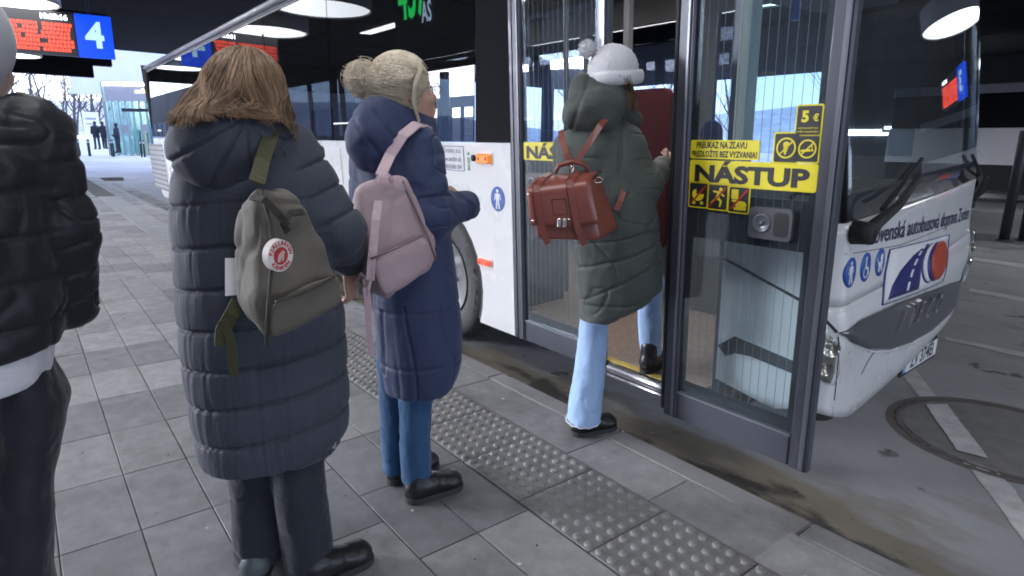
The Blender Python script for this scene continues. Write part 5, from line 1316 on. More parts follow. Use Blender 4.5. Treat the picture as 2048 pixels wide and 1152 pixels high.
def eyes(fig, c, f, rt, up, s=1.):
    for q in (-1, 1):
        p = c+(rt*q*.033+f*.078+up*.002)*s; b = MB(); b.lathe([(.0001, -.0115), (.006, -.0098), (.0105, -.0047), (.0115, 0), (.0105, .0047), (.006, .0098), (.0001, .0115)], tuple(p), 14)
        e = b.build('eye', M_eye, fig.root); i = p+f*.0098; b = MB(); t1, t2 = rt, up; v = [i+f*.0022]+[i+(t1*math.cos(2*PI*k/12)+t2*math.sin(2*PI*k/12))*.0052 for k in range(12)]
        b.add(v, [(0, 1+k, 1+(k+1) % 12) for k in range(12)], 0, True); b.build('iris', M_iris, e)
def cloth(name, col, rough=.75, sheen=.25, bump=.35, bscale=260, noise=.18, nscale=7, wr=1.0, gather=0.):
    m = mat(name, col, rough, noise=noise, nscale=nscale, bump=bump, bscale=bscale, bdist=.0008, sheen=sheen)
    n = m.node_tree; b = n.nodes['Principled BSDF']; b.inputs['Specular IOR Level'].default_value = .3; old = b.inputs['Normal'].links[0].from_node
    tc = n.nodes.new('ShaderNodeTexCoord'); t = n.nodes.new('ShaderNodeTexNoise'); t.inputs['Scale'].default_value = 16; t.inputs['Detail'].default_value = 4; t.inputs['Distortion'].default_value = 1.2
    n.links.new(tc.outputs['Object'], t.inputs[0]); bp = n.nodes.new('ShaderNodeBump'); bp.inputs['Strength'].default_value = .5*wr; bp.inputs['Distance'].default_value = .012
    n.links.new(t.outputs[0], bp.inputs['Height']); n.links.new(bp.outputs[0], old.inputs['Normal'])
    if gather:                                                # fine puckers running across the quilted bands
        mp = n.nodes.new('ShaderNodeMapping'); mp.inputs['Scale'].default_value = (1, 1, .16); n.links.new(tc.outputs['Object'], mp.inputs[0])
        t2 = n.nodes.new('ShaderNodeTexNoise'); t2.inputs['Scale'].default_value = 42; t2.inputs['Detail'].default_value = 3; n.links.new(mp.outputs[0], t2.inputs[0])
        b2 = n.nodes.new('ShaderNodeBump'); b2.inputs['Strength'].default_value = gather; b2.inputs['Distance'].default_value = .010; n.links.new(t2.outputs[0], b2.inputs['Height']); n.links.new(b2.outputs[0], bp.inputs['Normal'])
    return m
def shoe(fig, heel, ang, L, m_up, m_sole, name='boot', shaft=.11, lean=(0, 0), rad=.047, hgt=.055):
    """heel point on the ground (local), toe towards ang (0 = away, + = right)"""
    d = np.array([math.sin(ang), math.cos(ang), 0]); sd = np.array([d[1], -d[0], 0]); h = np.array(heel, float)
    lo = np.minimum(h, h+d*L)-.10; hi = np.maximum(h, h+d*L)+.10; lo[2] = h[2]-.02; hi[2] = h[2]+shaft+.1
    F = Field(lo, hi, .0075); z = np.array([0, 0, 1.])
    F.cap(h+d*.045+z*.058, h+d*.10+z*.06, .043, .042, .02); F.cap(h+d*.10+z*.058, h+d*(L-.055)+z*.046, .040, .038, .03); F.ell(h+d*(L-.055)+z*.045, (.050, .050, .032), k=.03)
    F.cap(h+d*.052+z*.06, h+d*.052+z*shaft+np.array([lean[0], lean[1], 0]), .044, rad, .025); F.levels([(h[2]-.05, h[0], h[1], .5, .5), (h[2]+.024, h[0], h[1], .5, .5)], 0, op='-')
    V, Q = F.mesh(1); N = vnormals(V, Q); V = V+N*(.0016*vnoise(V, (60, 60, 60)))[:, None]; o = meshobj(name, V, Q, m_up, fig.root)
    poly = []
    for t in np.linspace(-PI/2, PI/2, 9): poly.append((h[0]+d[0]*(L-.052+.056*math.cos(t))+sd[0]*.046*math.sin(t), h[1]+d[1]*(L-.052+.056*math.cos(t))+sd[1]*.046*math.sin(t)))
    for t in np.linspace(PI/2, 3*PI/2, 9): poly.append((h[0]+d[0]*(.045+.047*math.cos(t))+sd[0]*.041*math.sin(t), h[1]+d[1]*(.045+.047*math.cos(t))+sd[1]*.041*math.sin(t)))
    b = MB(); b.prism(poly, lambda x, y: (x, y, h[2]+.001), lambda x, y: (x, y, h[2]+.026)); b.build('sole', m_sole, o); return o
def rbox_mesh(c8, n=(10, 10, 6), p=6.0, grow=1.0, disp=.004, seed=0, freq=14., soft=0., bulge=0.):
    """soft box from its eight corners: near face TL TR BR BL, far face TL TR BR BL"""
    c = np.array(c8, float); V = []; Fq = []; idx = {}; grow0 = grow
    def tri(q):
        x, y, z = (q[0]+1)/2, (q[1]+1)/2, (q[2]+1)/2         # x left-right, y top-bottom, z near-far
        w = lambda a, b_: a*(1-b_[0])
        near = (c[0]*(1-x)+c[1]*x)*(1-y)+(c[3]*(1-x)+c[2]*x)*y; far = (c[4]*(1-x)+c[5]*x)*(1-y)+(c[7]*(1-x)+c[6]*x)*y
        return near*(1-z)+far*z
    def vid(q):
        key = tuple(np.round(q, 5))
        if key not in idx:
            a = np.abs(np.array(q)); nn = (a**p).sum()**(1/p); g = np.array(q)/nn
            if bulge: g = g*(1+bulge*(1-max(abs(q[0]), 0)**2)*(1-abs(q[1])**2))
            idx[key] = len(V); V.append(tri(g*grow0))
        return idx[key]
    ax = [np.linspace(-1, 1, k+1) for k in n]
    for d in range(3):
        u, w = [(1, 2), (2, 0), (0, 1)][d]
        for s in (-1, 1):
            for i in range(n[u]):
                for j in range(n[w]):
                    qs = []
                    for (a, b_) in ((i, j), (i+1, j), (i+1, j+1), (i, j+1)):
                        q = [0, 0, 0]; q[d] = s; q[u] = ax[u][a]; q[w] = ax[w][b_]; qs.append(vid(q))
                    Fq.append(qs if s > 0 else qs[::-1])
    V = np.array(V); Fq = np.array(Fq); ctr = V.mean(0); N = vnormals(V, Fq)
    if ((V-ctr)*N).sum() < 0: Fq = Fq[:, ::-1]; N = -N
    V = V+N*(disp*(vnoise(V, (freq,)*3, seed)+.5*vnoise(V, (freq*2.7,)*3, seed+5)))[:, None]
    for _ in range(int(soft)): V = lap(V, Fq, .4)
    return V, Fq
def sub2(V, Q):
    """one linear subdivision of a quad mesh"""
    V = np.asarray(V, float); Q = np.asarray(Q); n = len(V); E = np.stack([Q, np.roll(Q, -1, 1)], 2); E.sort(axis=2); key = (E[..., 0].astype(np.int64)*n+E[..., 1])
    u, inv = np.unique(key.ravel(), return_inverse=True); mid = (V[u//n]+V[u % n])/2; m = inv.reshape(Q.shape)+n; ctr = V[Q].mean(1); c = np.arange(len(Q))+n+len(u)
    out = np.concatenate([np.stack([Q[:, i], m[:, i], c, m[:, (i-1) % 4]], 1) for i in range(4)]); return np.concatenate([V, mid, ctr]), out
def fine(F, k=2):
    V, Q = F.mesh(k); V, Q = sub2(V, Q); V = lap(lap(V, Q), Q); return V, Q, vnormals(V, Q)
def seamline(s, pitch, depth, w):
    """stitched groove every pitch of the coordinate s, and the distance to it"""
    d = np.abs((s/pitch+.5) % 1-.5)*pitch; return -depth*np.exp(-(d/w)**2), d
def hairmat(name, col, col2):
    m = mat(name, col, .52, noise=.3, ncol=col2, nscale=30, spec=.3, stretch=(1, 1, .25)); return m
def hairpath(c, R, M, d0, d1, tip, n1=6, n2=4, lift=1.03, sag=.0, jit=.0):
    """strand over the ellipsoid (axes M rows, radii R) from direction d0 to d1, then free to tip"""
    d0 = np.array(d0, float); d0 /= np.linalg.norm(d0); d1 = np.array(d1, float); d1 /= np.linalg.norm(d1); w = math.acos(max(-1, min(1, d0 @ d1))); P = []
    for i in range(n1+1):
        t = i/n1; q = d0 if w < 1e-3 else (math.sin((1-t)*w)*d0+math.sin(t*w)*d1)/math.sin(w)
        P.append(c+(M.T @ (q*R))*lift*(1+.02*math.sin(t*PI)))
    if tip is not None:
        a = P[-1]; tg = (P[-1]-P[-2])/np.linalg.norm(P[-1]-P[-2]); L = np.linalg.norm(tip-a); m = a+tg*L*.45; m[2] -= sag
        for i in range(1, n2+1):
            t = i/n2; P.append(a*(1-t)**2+m*2*t*(1-t)+np.array(tip)*t*t)
    if jit: 
        j = RNG.normal(0, jit, 3); P = [p+j*(i/len(P)) for i, p in enumerate(P)]
    return P
def lerp(a, b_, t): return np.array(a)*(1-t)+np.array(b_)*t

# ---------------------------------------------------------------- person 1: long dark padded coat, olive backpack
g1_ = gp(600, 1130, 0); f1 = Fig(g1_, 'person with long brown hair in a long dark padded coat, olive backpack on the shoulder')
P = f1.P
M_coat1 = cloth('coat_dark_padded', (.054, .060, .080), .70, .12, wr=.5, gather=.25)
M_tr1 = cloth('trousers_dark', (.028, .032, .042), .85, .2)
sh, el, wr_ = P(578, 306, .0), P(676, 462, -.03), P(697, 518, .12); A1 = [sh, el, wr_]
F = Field((-.55, -.42, .22), (.42, .36, 1.62), .0085)
F.levels(f1.rows([(948, 404, 682, 0, .20), (910, 394, 700, 0, .205), (850, 384, 703, 0, .205), (750, 367, 697, 0, .20), (650, 357, 690, 0, .195), (600, 352, 676, 0, .19), (500, 345, 655, 0, .185), (420, 340, 645, 0, .175), (360, 343, 628, 0, .165), (310, 362, 606, 0, .14), (285, 395, 585, 0, .11), (262, 440, 560, 0, .08)], .2), .03, power=2.3)
F.cap(P(440, 345, .02), P(402, 480, .06), .080, .068, .05)
F.cap(sh, el, .088, .078, .04); F.cap(el, wr_, .078, .060, .03)
V, Q, N = fine(F); da, arc = chain(V, A1); arm = np.clip((.115-da)/.03, 0, 1)
hem = f1.P(530, 945, -.16)[2]; s_ = V[:, 2]-.10*V[:, 0]-hem+.012*vnoise(V, (4, 4, 2), 31); ph = np.arctan2(V[:, 1], V[:, 0])
g_, d_ = seamline(s_, .114, .011, .0048); low = np.clip((P(450, 385)[2]-V[:, 2])/.04, 0, 1)
pk = vnoise(np.stack([ph*.24, V[:, 2]*.3, V[:, 2]*0], 1), (75, 22, 1), 3)*.5+vnoise(np.stack([ph*.24, V[:, 2]*.3, V[:, 2]*0], 1), (150, 30, 1), 7)*.3
tor = (g_+puff(s_, .114, .006, .7)+pk*(.0022+.0040*np.exp(-d_/.016)))*low
ga, da_ = seamline(arc+.02, .082, .008, .0048); pa_ = vnoise(V, (60, 60, 60), 8)
sl_ = ga+puff(arc+.02, .082, .005, .8)+.0035*pa_*np.exp(-da_/.014)+.004*vnoise(V, (26, 26, 26), 4)
V = V+N*((1-arm)*tor+arm*sl_+.005*vnoise(V, (8, 8, 5), 9))[:, None]
coat1 = meshobj('padded_coat', V, Q, M_coat1, f1.root)
F = Field((-.5, -.40, 1.18), (.30, .2, 1.62), .0075)                      # hood lying on the back
F.cap(P(422, 304, -.12), P(475, 290, -.12), .094, .088, .04); F.cap(P(470, 284, -.13), P(562, 262, -.04), .088, .045, .05); F.cap(P(394, 287, -.08), P(415, 264, .0), .072, .06, .04); F.cap(P(380, 308, -.11), P(430, 330, -.15), .045, .05, .04)
V, Q, N = fine(F); c = P(500, 235, -.06); ang = np.arctan2(V[:, 2]-c[2], V[:, 0]-c[0]); ds_ = np.abs(((ang+.1)/.5+.5) % 1-.5)*.5; V = V+N*(-.010*np.exp(-(ds_/.03)**2)+.0045*vnoise(V, (16, 16, 16), 2)+.003*vnoise(V, (55, 55, 55), 5)*np.exp(-ds_/.10))[:, None]
FHood = F; hood1 = meshobj('hood', V, Q, M_coat1, f1.root)
b = MB()                                                                  # zip slider at the hem
q = P(668, 884, -.135); b.box((q[0]-.006, q[1]-.004, q[2]-.02), (q[0]+.006, q[1]+.004, q[2]+.02)); b.build('zip_slider', M_chrome, f1.root)
# legs
aL, aR = P(522, 1122, .03), P(612, 1132, -.07)
F = Field((-.35, -.25, -.02), (.3, .3, .72), .008)
F.levels([(.045, aL[0]-.005, .03, .082, .095), (aL[2]+.25, aL[0]+.0, .04, .079, .09), (.70, aL[0]+.01, .02, .09, .10)], .02); F.levels([(aR[2]-.02, aR[0]+.01, -.07, .080, .09), (aR[2]+.25, aR[0]+.0, -.06, .082, .095), (.70, aR[0]-.01, 0, .095, .10)], .02)
V, Q = F.mesh(2); N = vnormals(V, Q); V = V+N*(.006*vnoise(V, (8, 8, 5), 1)+.003*vnoise(V, (20, 20, 9), 2))[:, None]; V, Q = sub2(V, Q); V = lap(lap(V, Q), Q); N = vnormals(V, Q); V = V+N*(-.0035*np.exp(-(vnoise(V, (6, 6, 6), 51)/.10)**2)*np.clip(1.1-V[:, 2]*1.4, .15, 1)+.0015*vnoise(V, (45, 45, 30), 52))[:, None]; meshobj('trousers', V, Q, M_tr1, f1.root)
M_blk = mat('boot_leather', (.016, .016, .018), .38, noise=.3, nscale=20, bump=.3, bscale=120); M_sole = mat('boot_sole', (.03, .03, .032), .8); M_gshoe = mat('shoe_pale_grey', (.085, .10, .105), .5, bump=.2, bscale=100)
shoe(f1, (aL[0]-.02, -.075, 0), math.radians(8), .21, M_gshoe, M_sole, 'shoe', .07); shoe(f1, (aR[0]-.02, -.13, 0), math.radians(70), .25, M_blk, M_sole, 'shoe', .08)
# body: one mesh from head to hands and feet
fw, rt, up = headframe(math.radians(42)); hc = P(500, 199, .0)
F = Field((-.4, -.3, .05), (.45, .35, 1.75), .0075)
head(F, hc, fw, rt, up); F.cap(hc-up*.06-fw*.02, P(500, 300, 0), .055, .06, .03); F.levels([(.62, 0, 0, .10, .09), (.95, P(510, 560)[0], 0, .13, .10), (P(490, 340)[2], P(490, 340)[0], 0, .13, .09)], .04)
F.cap(P(440, 345, .02), P(405, 470, .06), .045, .04); F.cap(sh, el, .045, .04); F.cap(el, wr_, .04, .028); w0 = wr_+np.array([.002, .01, -.03]); F.cap(wr_, w0, .028, .026)
hand(F, w0, (.10, .12, -1), (-.6, .5, 0), 1, .55, 1.0)
for a in (aL, aR): F.cap((a[0], a[1], .64), (a[0], a[1], .07), .055, .035)
V, Q = F.mesh(1); meshobj('body', V, Q, M_skin, f1.root); eyes(f1, hc, fw, rt, up)
# hair
M_hair1 = hairmat('hair_brown', (.30, .19, .115), (.17, .105, .062)); M_hair1b = hairmat('hair_brown_light', (.38, .25, .155), (.25, .155, .09)); M_hair1c = hairmat('hair_brown_dark', (.13, .075, .042), (.075, .043, .025)); Mx = np.array([rt, fw, up]); Rh = np.array([.096, .112, .106]); hcc = hc+up*.025-fw*.012
F = Field(hc-.42, hc+.30, .0075)
F.ell(hcc, Rh*np.array([1.0, 1.0, .99]), Mx, .03); F.cap(hc-fw*.055-up*.02, P(468, 232, -.10), .082, .055, .05); F.cap(hc-fw*.04-up*.04, P(556, 234, -.07), .072, .042, .05); F.cap(P(470, 195, -.06), P(408, 238, -.14), .055, .018, .06); F.cap(P(485, 215, -.10), P(480, 240, -.17), .06, .02, .05)
F.ell(hc+fw*.13-up*.045, (.07, .07, .13), None, .02, '-')
V, Q = F.mesh(2); N = vnormals(V, Q); V = V+N*(.004*vnoise(np.stack([np.arctan2(V[:, 1]-hc[1], V[:, 0]-hc[0]), V[:, 2], V[:, 2]*0], 1), (30, 5, 1)))[:, None]; FH = F; hair1 = meshobj('hair', V, Q, M_hair1c, f1.root)  # dark base under the strands paints shade into the gaps
paths = []; locks = []
for i in range(120):
    th_ = RNG.uniform(.62, 2.12)*PI; z_ = -.40+RNG.uniform(-.25, .2)
    locks.append((th_, z_, RNG.normal(0, 9), RNG.normal(0, 5), RNG.normal(0, .012), RNG.uniform(0, .008)))
offs = []
for i in range(2300):
    th_, z_, jx, jy, jb, lo_ = locks[RNG.integers(len(locks))]; th_ = th_+RNG.normal(0, .035)
    d0 = np.array([.42*math.cos(th_)+.07*RNG.normal(), .42*math.sin(th_)+.15+.07*RNG.normal(), 1.0])
    d1 = np.array([math.cos(th_)*.95, math.sin(th_)*.95 if math.sin(th_) < 0 else math.sin(th_)*.3, z_]); d1w = Mx.T @ d1; u_ = min(1, max(0, (d1w[0]+.95)/1.9))
    px_ = 350+246*u_**.95+jx+RNG.normal(0, 4); py_ = 243+6*math.sin(u_*9)+jy+RNG.normal(0, 3); tb_ = -.19+.10*max(0, u_-.6)/.4
    paths.append(hairpath(hcc, Rh, Mx, d0, d1, P(px_, py_, tb_+jb), 7, 7, 1.02+lo_*3, .0, .003)); offs.append(.001+lo_+RNG.uniform(0, .003))
for i in range(520):                                        # loose locks blown over the hood to the left
    lk = locks[i % 26]; u_ = (i % 26)/26+RNG.normal(0, .012); p0_ = lerp(P(430, 150, -.03), P(452, 205, -.09), u_)+RNG.normal(0, .004, 3); tip = P(350+75*u_**1.4+RNG.normal(0, 5), 240+10*u_+lk[3]*.8+RNG.normal(0, 2.5), -.15-.05*u_+RNG.normal(0, .006)); m_ = lerp(p0_, tip, .45)+np.array([-.018+lk[4]*.5, -.03, .020-.02*u_]); paths.append([p0_*(1-t)**2+m_*2*t*(1-t)+tip*t*t for t in np.linspace(0, 1, 12)]); offs.append(.002+lk[5]+RNG.uniform(0, .003))
paths = FH.lift(paths, offs); paths = FHood.lift(paths, [.016+o_ for o_ in offs])
for k, mm in enumerate((M_hair1, M_hair1c, M_hair1b)):
    b = MB(); strands(b, paths[k::3], .0012, .0005); b.build('hair_strands', mm, hair1, fix=False)
# backpack
M_pack1 = cloth('pack_olive', (.128, .112, .092), .7, .15, bump=.3, bscale=340, nscale=4, wr=.9); M_web1 = cloth('webbing_olive', (.062, .060, .028), .75, .1, bump=.5, bscale=500)
bag1 = f1.thing('backpack', 'olive brown backpack with a round red and white badge, hanging from one shoulder', 'backpack', P(570, 690, -.3))
bo = P(570, 690, -.3)
def bagobj(name, V, Q, m, root, off, parent=None): return meshobj(name, np.asarray(V)-np.asarray(off), Q, m, parent or root)
c8 = [P(512, 366, -.37), P(606, 396, -.29), P(696, 606, -.30), P(532, 696, -.42), P(452, 430, -.25), P(560, 372, -.20), P(650, 560, -.20), P(476, 612, -.25)]
V, Q = rbox_mesh(c8, (16, 18, 10), 7.5, 1.05, .013, 3, 8., 1); V, Q = sub2(V, Q); V = lap(lap(V, Q), Q); N = vnormals(V, Q)
V = V+N*(.0035*vnoise(V, (26, 26, 26), 8)-.006*np.exp(-(vnoise(V, (7, 7, 7), 12)/.07)**2))[:, None]
main1 = bagobj('main_body', V, Q, M_pack1, bag1, bo)
c8 = [P(546, 600, -.455), P(676, 545, -.345), P(688, 606, -.345), P(540, 684, -.455), P(546, 600, -.41), P(672, 545, -.30), P(690, 606, -.30), P(540, 684, -.41)]
V, Q = rbox_mesh(c8, (12, 8, 5), 6, 1.0, .005, 6, 16., 1); V, Q = sub2(V, Q); V = lap(V, Q); bagobj('front_pocket', V, Q, M_pack1, bag1, bo)
def band(name, pts, w, nrm, m, root, off, t=.004, parent=None):
    b = MB(); b.bar([np.array(p)-off for p in pts], w, t, nrm); return b.build(name, m, parent or root)
band('shoulder_strap', [P(545, 250, .03), P(547, 258, -.12), P(537, 285, -.20), P(525, 320, -.235), P(513, 368, -.36)], .036, [(.2, .2, 1), (.1, -.5, .9), (.1, -1, .25), (.1, -1, .2), (.1, -1, .2)], M_web1, bag1, bo, .006)
band('strap_end', [P(474, 606, -.25), P(462, 630, -.29), P(445, 660, -.295), P(444, 690, -.29)], .036, (.35, -1, .1), M_web1, bag1, bo); band('strap_end', [P(446, 640, -.30), P(462, 680, -.30), P(466, 720, -.295), P(469, 752, -.29)], .022, (-.2, -1, .1), M_web1, bag1, bo)
for pts in ([P(506, 396, -.39), P(528, 400, -.44), P(556, 428, -.43), P(572, 450, -.40)], [P(573, 462, -.38), P(566, 446, -.41), P(580, 428, -.40), P(604, 425, -.355)]):
    band('carry_handle', pts, .016, (.1, -1, .35), mat('handle_web_dark', (.03, .028, .022), .8), bag1, bo, .006)
b = MB(); b.tube([np.array(p)-bo for p in (P(521, 380, -.415), P(540, 440, -.428), P(547, 500, -.432), P(541, 560, -.44), P(534, 640, -.437), P(533, 690, -.43))], .0045, 6); b.build('seam_piping', mat('piping_olive', (.05, .044, .034), .7), bag1)
M_zip = mat('zip_dark', (.03, .028, .022), .5)
b = MB(); b.tube([np.array(p)-bo for p in (P(552, 604, -.468), P(600, 588, -.43), P(640, 570, -.395), P(672, 550, -.36))], .004, 6); b.build('pocket_zip', M_zip, bag1)
# badge
lc = P(559, 511, -.447); e1 = P(630, 500, -.375)-P(545, 512, -.447); e1 /= np.linalg.norm(e1); e2 = np.array([-.05, -.12, 1.]); e2 -= e1*(e2 @ e1); e2 /= np.linalg.norm(e2); e3 = np.cross(e1, e2); e3 = e3 if e3[1] < 0 else -e3
def bd(x, y, o=0.): return tuple(lc+e1*x*.92+e2*y+e3*(o+.004)-bo)
RB = .0375
b = MB(); pl = ngon(0, 0, RB, n=36); b.prism(pl, lambda x, y: bd(x, y, .0), lambda x, y: bd(x, y, -.02)); bdg = b.build('badge', mat('badge_white', (.72, .66, .62), .6), bag1)
M_bred = mat('badge_red', (.42, .03, .03), .6)
b = MB(); b.add([bd(x, y, .0012) for x, y in ngon(0, .0, RB*.56, n=28)], [tuple(range(28))]); b.build('badge_disc', M_bred, bdg)
fox = [(-.30, -.25), (-.20, .10), (.02, .28), (.16, .40), (.20, .28), (.34, .22), (.24, .10), (.20, -.30), (.08, -.36), (.05, -.10), (-.06, -.36), (-.22, -.42)]
b = MB(); b.add([bd(x*RB, y*RB, .0022) for x, y in fox], [tuple(range(len(fox)))]); b.build('badge_fox', mat('badge_pale_line', (.60, .42, .38), .6), bdg)
b = MB()
for word, mid_, st, flip in (('FJÄLLRÄVEN', PI/2, -.30, 1), ('KÅNKEN', -PI/2, .34, -1)):
    for i, ch in enumerate(word):
        a = mid_+st*(i-(len(word)-1)/2); v, f = text2d(ch, RB*.36, .0006); ca, sa = math.cos(a), math.sin(a); r0 = RB*.78
        b.add([bd(r0*ca+(x*sa+y*ca)*1 if flip > 0 else r0*ca+(-x*sa-y*ca), r0*sa+(-x*ca+y*sa) if flip > 0 else r0*sa+(x*ca-y*sa), .0014) for x, y in v], f)
b.build('badge_lettering', M_bred, bdg)
pp = f1.thing('folded_paper', 'folded white paper sticking out between the dark coat and olive backpack', 'paper', P(456, 590, -.24)); po_ = P(456, 590, -.24)
b = MB(); b.prism([(0, 0), (1, 0), (1, 1), (0, 1)], lambda u, w: tuple(lerp(lerp(P(450, 592, -.235), P(475, 590, -.235), u), lerp(P(450, 516, -.215), P(470, 516, -.215), u), w)-po_), lambda u, w: tuple(lerp(lerp(P(450, 592, -.228), P(475, 590, -.228), u), lerp(P(450, 516, -.208), P(470, 516, -.208), u), w)-po_)); b.build('sheet', mat('paper_white', (.75, .72, .74), .6), pp)

# ---------------------------------------------------------------- person 2: blonde bun, navy coat, pink backpack
g2_ = gp(826, 985, 0); f2 = Fig(g2_, 'person with a blonde bun and glasses in a navy coat, pink backpack'); P = f2.P
M_coat2 = cloth('coat_navy', (.035, .048, .105), .66, .12, wr=.6, gather=.15); M_jean2 = cloth('denim_blue', (.032, .085, .18), .85, .15, bump=.6, bscale=420)
sh, el, wr_ = P(836, 296, -.06), P(862, 432, -.10), P(930, 412, .06); A2 = [sh, el, wr_]
F = Field((-.42, -.38, .40), (.36, .36, 1.62), .0085)
F.levels(f2.rows([(800, 772, 905, 0, .185), (770, 766, 918, 0, .19), (740, 757, 924, 0, .192), (680, 752, 924, 0, .19), (600, 746, 917, 0, .18), (520, 740, 908, 0, .17), (440, 730, 895, 0, .165), (380, 722, 886, 0, .16), (330, 716, 880, 0, .15), (290, 722, 866, 0, .13), (265, 738, 850, 0, .10), (240, 752, 838, 0, .085)], .2), .03, power=2.3)
F.cap(P(742, 310, .05), P(735, 440, .10), .075, .065, .05)
F.cap(sh, el, .082, .076, .04); F.cap(el, wr_, .076, .060, .035)
V, Q, N = fine(F); da, arc = chain(V, A2); arm = np.clip((.11-da)/.03, 0, 1)
zs = V[:, 2]-.03*V[:, 0]; z1 = P(840, 708)[2]; z2 = P(840, 604)[2]
seam2 = -.007*np.exp(-((zs-z1)/.008)**2)-.004*np.exp(-((zs-z2)/.007)**2)-.010*np.exp(-((zs-P(840, 792)[2])/.008)**2)
u1 = P(820, 700)[0]; vert = -.006*np.exp(-((V[:, 0]-u1+.02*np.sin(V[:, 2]*9))/.006)**2)*(V[:, 1] < 0)*(V[:, 2] < P(840, 590)[2])-.008*np.exp(-((V[:, 0]-P(768, 660)[0])/.007)**2)*(V[:, 1] < 0)*(V[:, 2] < P(840, 600)[2])*(V[:, 2] > P(840, 730)[2])
V = V+N*((1-arm)*(seam2+vert+.005*vnoise(V, (9, 9, 3.2), 3)-.004*np.exp(-(vnoise(V, (9, 9, 3), 44)/.05)**2)+.002*vnoise(V, (40, 40, 14), 5))+arm*(puff(arc+.03, .105, .003, .8)+seamline(arc+.03, .21, .006, .005)[0]+.006*vnoise(V+.02*vnoise(V, (14, 14, 14), 40)[:, None], (17, 17, 30), 4)-.006*np.exp(-(vnoise(V, (10, 10, 16), 41)/.06)**2))+.004*vnoise(V, (7, 7, 5), 9))[:, None]
meshobj('padded_coat', V, Q, M_coat2, f2.root)
F = Field((-.40, -.32, 1.16), (.28, .25, 1.66), .0075)
F.ell(P(752, 268, -.09), (.098, .088, .098), Matrix.Rotation(.35, 3, 'Y'), .04); F.cap(P(726, 296, -.10), P(735, 312, -.10), .055, k=.03); F.cap(P(765, 240, -.06), P(832, 258, -.02), .075, .060, .05); F.cap(P(770, 228, .0), P(838, 250, .04), .066, .055, .04); F.cap(P(842, 262, .03), P(852, 292, .02), .045, .05, .04)
F.ell(P(806, 205, .02), (.066, .066, .075), None, .02, '-')
V, Q = F.mesh(2); N = vnormals(V, Q); dd = (V[:, 0]-P(795, 230)[0])*.8+(V[:, 2]-P(795, 230)[2])*.6
V = V+N*(-.006*np.exp(-((dd+.06)/.007)**2)-.005*np.exp(-((dd+.13)/.007)**2)+.006*vnoise(V, (15, 15, 15), 6)+.003*vnoise(V, (34, 34, 34), 2))[:, None]; meshobj('hood', V, Q, M_coat2, f2.root)
aL, aR = P(786, 925, .10), P(832, 945, -.03)
F = Field((-.3, -.25, .03), (.3, .3, .80), .0075)
F.levels([(aL[2]-.03, aL[0]+.0, .09, .047, .064), (aL[2]+.2, aL[0]+.005, .085, .052, .068), (.75, P(798, 800)[0], .05, .085, .085)], .015); F.levels([(aR[2]-.035, aR[0]+.0, -.03, .060, .067), (aR[2]+.2, aR[0]+.0, -.03, .063, .072), (.75, P(842, 800)[0], 0, .085, .085)], .015)
V, Q = F.mesh(2); N = vnormals(V, Q); V = V+N*(.004*vnoise(V, (10, 10, 7), 1)+.0025*vnoise(V, (26, 26, 14), 2))[:, None]; V, Q = sub2(V, Q); V = lap(lap(V, Q), Q); N = vnormals(V, Q); V = V+N*(-.0035*np.exp(-(vnoise(V, (6, 6, 6), 51)/.10)**2)*np.clip(1.1-V[:, 2]*1.4, .15, 1)+.0015*vnoise(V, (45, 45, 30), 52))[:, None]; meshobj('jeans', V, Q, M_jean2, f2.root)
M_hemd = cloth('denim_hem', (.05, .11, .22), .9, .1)
b = MB()
for a, dy, r1, r2 in ((aL, .09, .044, .063), (aR, -.03, .057, .067)):
    pass
shoe(f2, (P(780, 985, .10)[0]-.005, .075, 0), math.radians(58), .25, M_blk, M_sole, 'boot', .13, rad=.041); shoe(f2, (P(815, 1005, -.05)[0]-.005, -.075, 0), math.radians(66), .25, M_blk, M_sole, 'boot', .13, rad=.041)
fw, rt, up = headframe(math.radians(72), (-.06, 0, 1)); up = up; hc = P(812, 186, .0)
fw = fw*math.cos(.10)+np.array([0, 0, 1])*math.sin(.10); fw /= np.linalg.norm(fw); up = np.cross(rt, fw)
F = Field((-.35, -.3, .05), (.38, .35, 1.75), .0058)
head(F, hc, fw, rt, up, .98); F.cap(hc-up*.05-fw*.03, P(790, 290, 0), .052, .058, .03); F.levels([(.70, 0, 0, .10, .09), (1.0, P(810, 480)[0], 0, .12, .10), (P(800, 320)[2], P(800, 320)[0], 0, .12, .08)], .04)
F.cap(P(742, 310, .05), P(735, 440, .10), .04); F.cap(sh, el, .042, .038); F.cap(el, wr_, .038, .028); w0 = P(925, 400, .065); F.cap(wr_, w0, .028, .026)
hand(F, w0, (-.35, .9, .35), (-.6, .2, -.5), 1, .6, .95)
for a in (aL, aR): F.cap((a[0], a[1], .74), (a[0], a[1], .09), .05, .033)
V, Q = F.mesh(1); meshobj('body', V, Q, M_skin, f2.root); eyes(f2, hc, fw, rt, up)
# glasses
M_gfr = mat('glasses_frame', (.03, .025, .025), .3); gl = empty('glasses', (0, 0, 0)); gl.parent = f2.root
for q in (-1, 1):
    cc = hc+rt*q*.034+fw*.106+up*.0; b = MB(); b.tube([cc+rt*.024*math.cos(2*PI*k/20)+up*.019*math.sin(2*PI*k/20) for k in range(21)], .0016, 6, cap=False); b.build('rim', M_gfr, gl)
    b = MB(); b.tube([hc+rt*q*.060+fw*.104+up*.006, hc+rt*q*.074+fw*.05+up*.006, hc+rt*q*.080-fw*.012+up*.004], .0015, 6); b.build('temple', M_gfr, gl)
b = MB(); b.tube([hc+rt*-.010+fw*.108, hc+rt*.010+fw*.108], .0014, 6); b.build('bridge', M_gfr, gl)
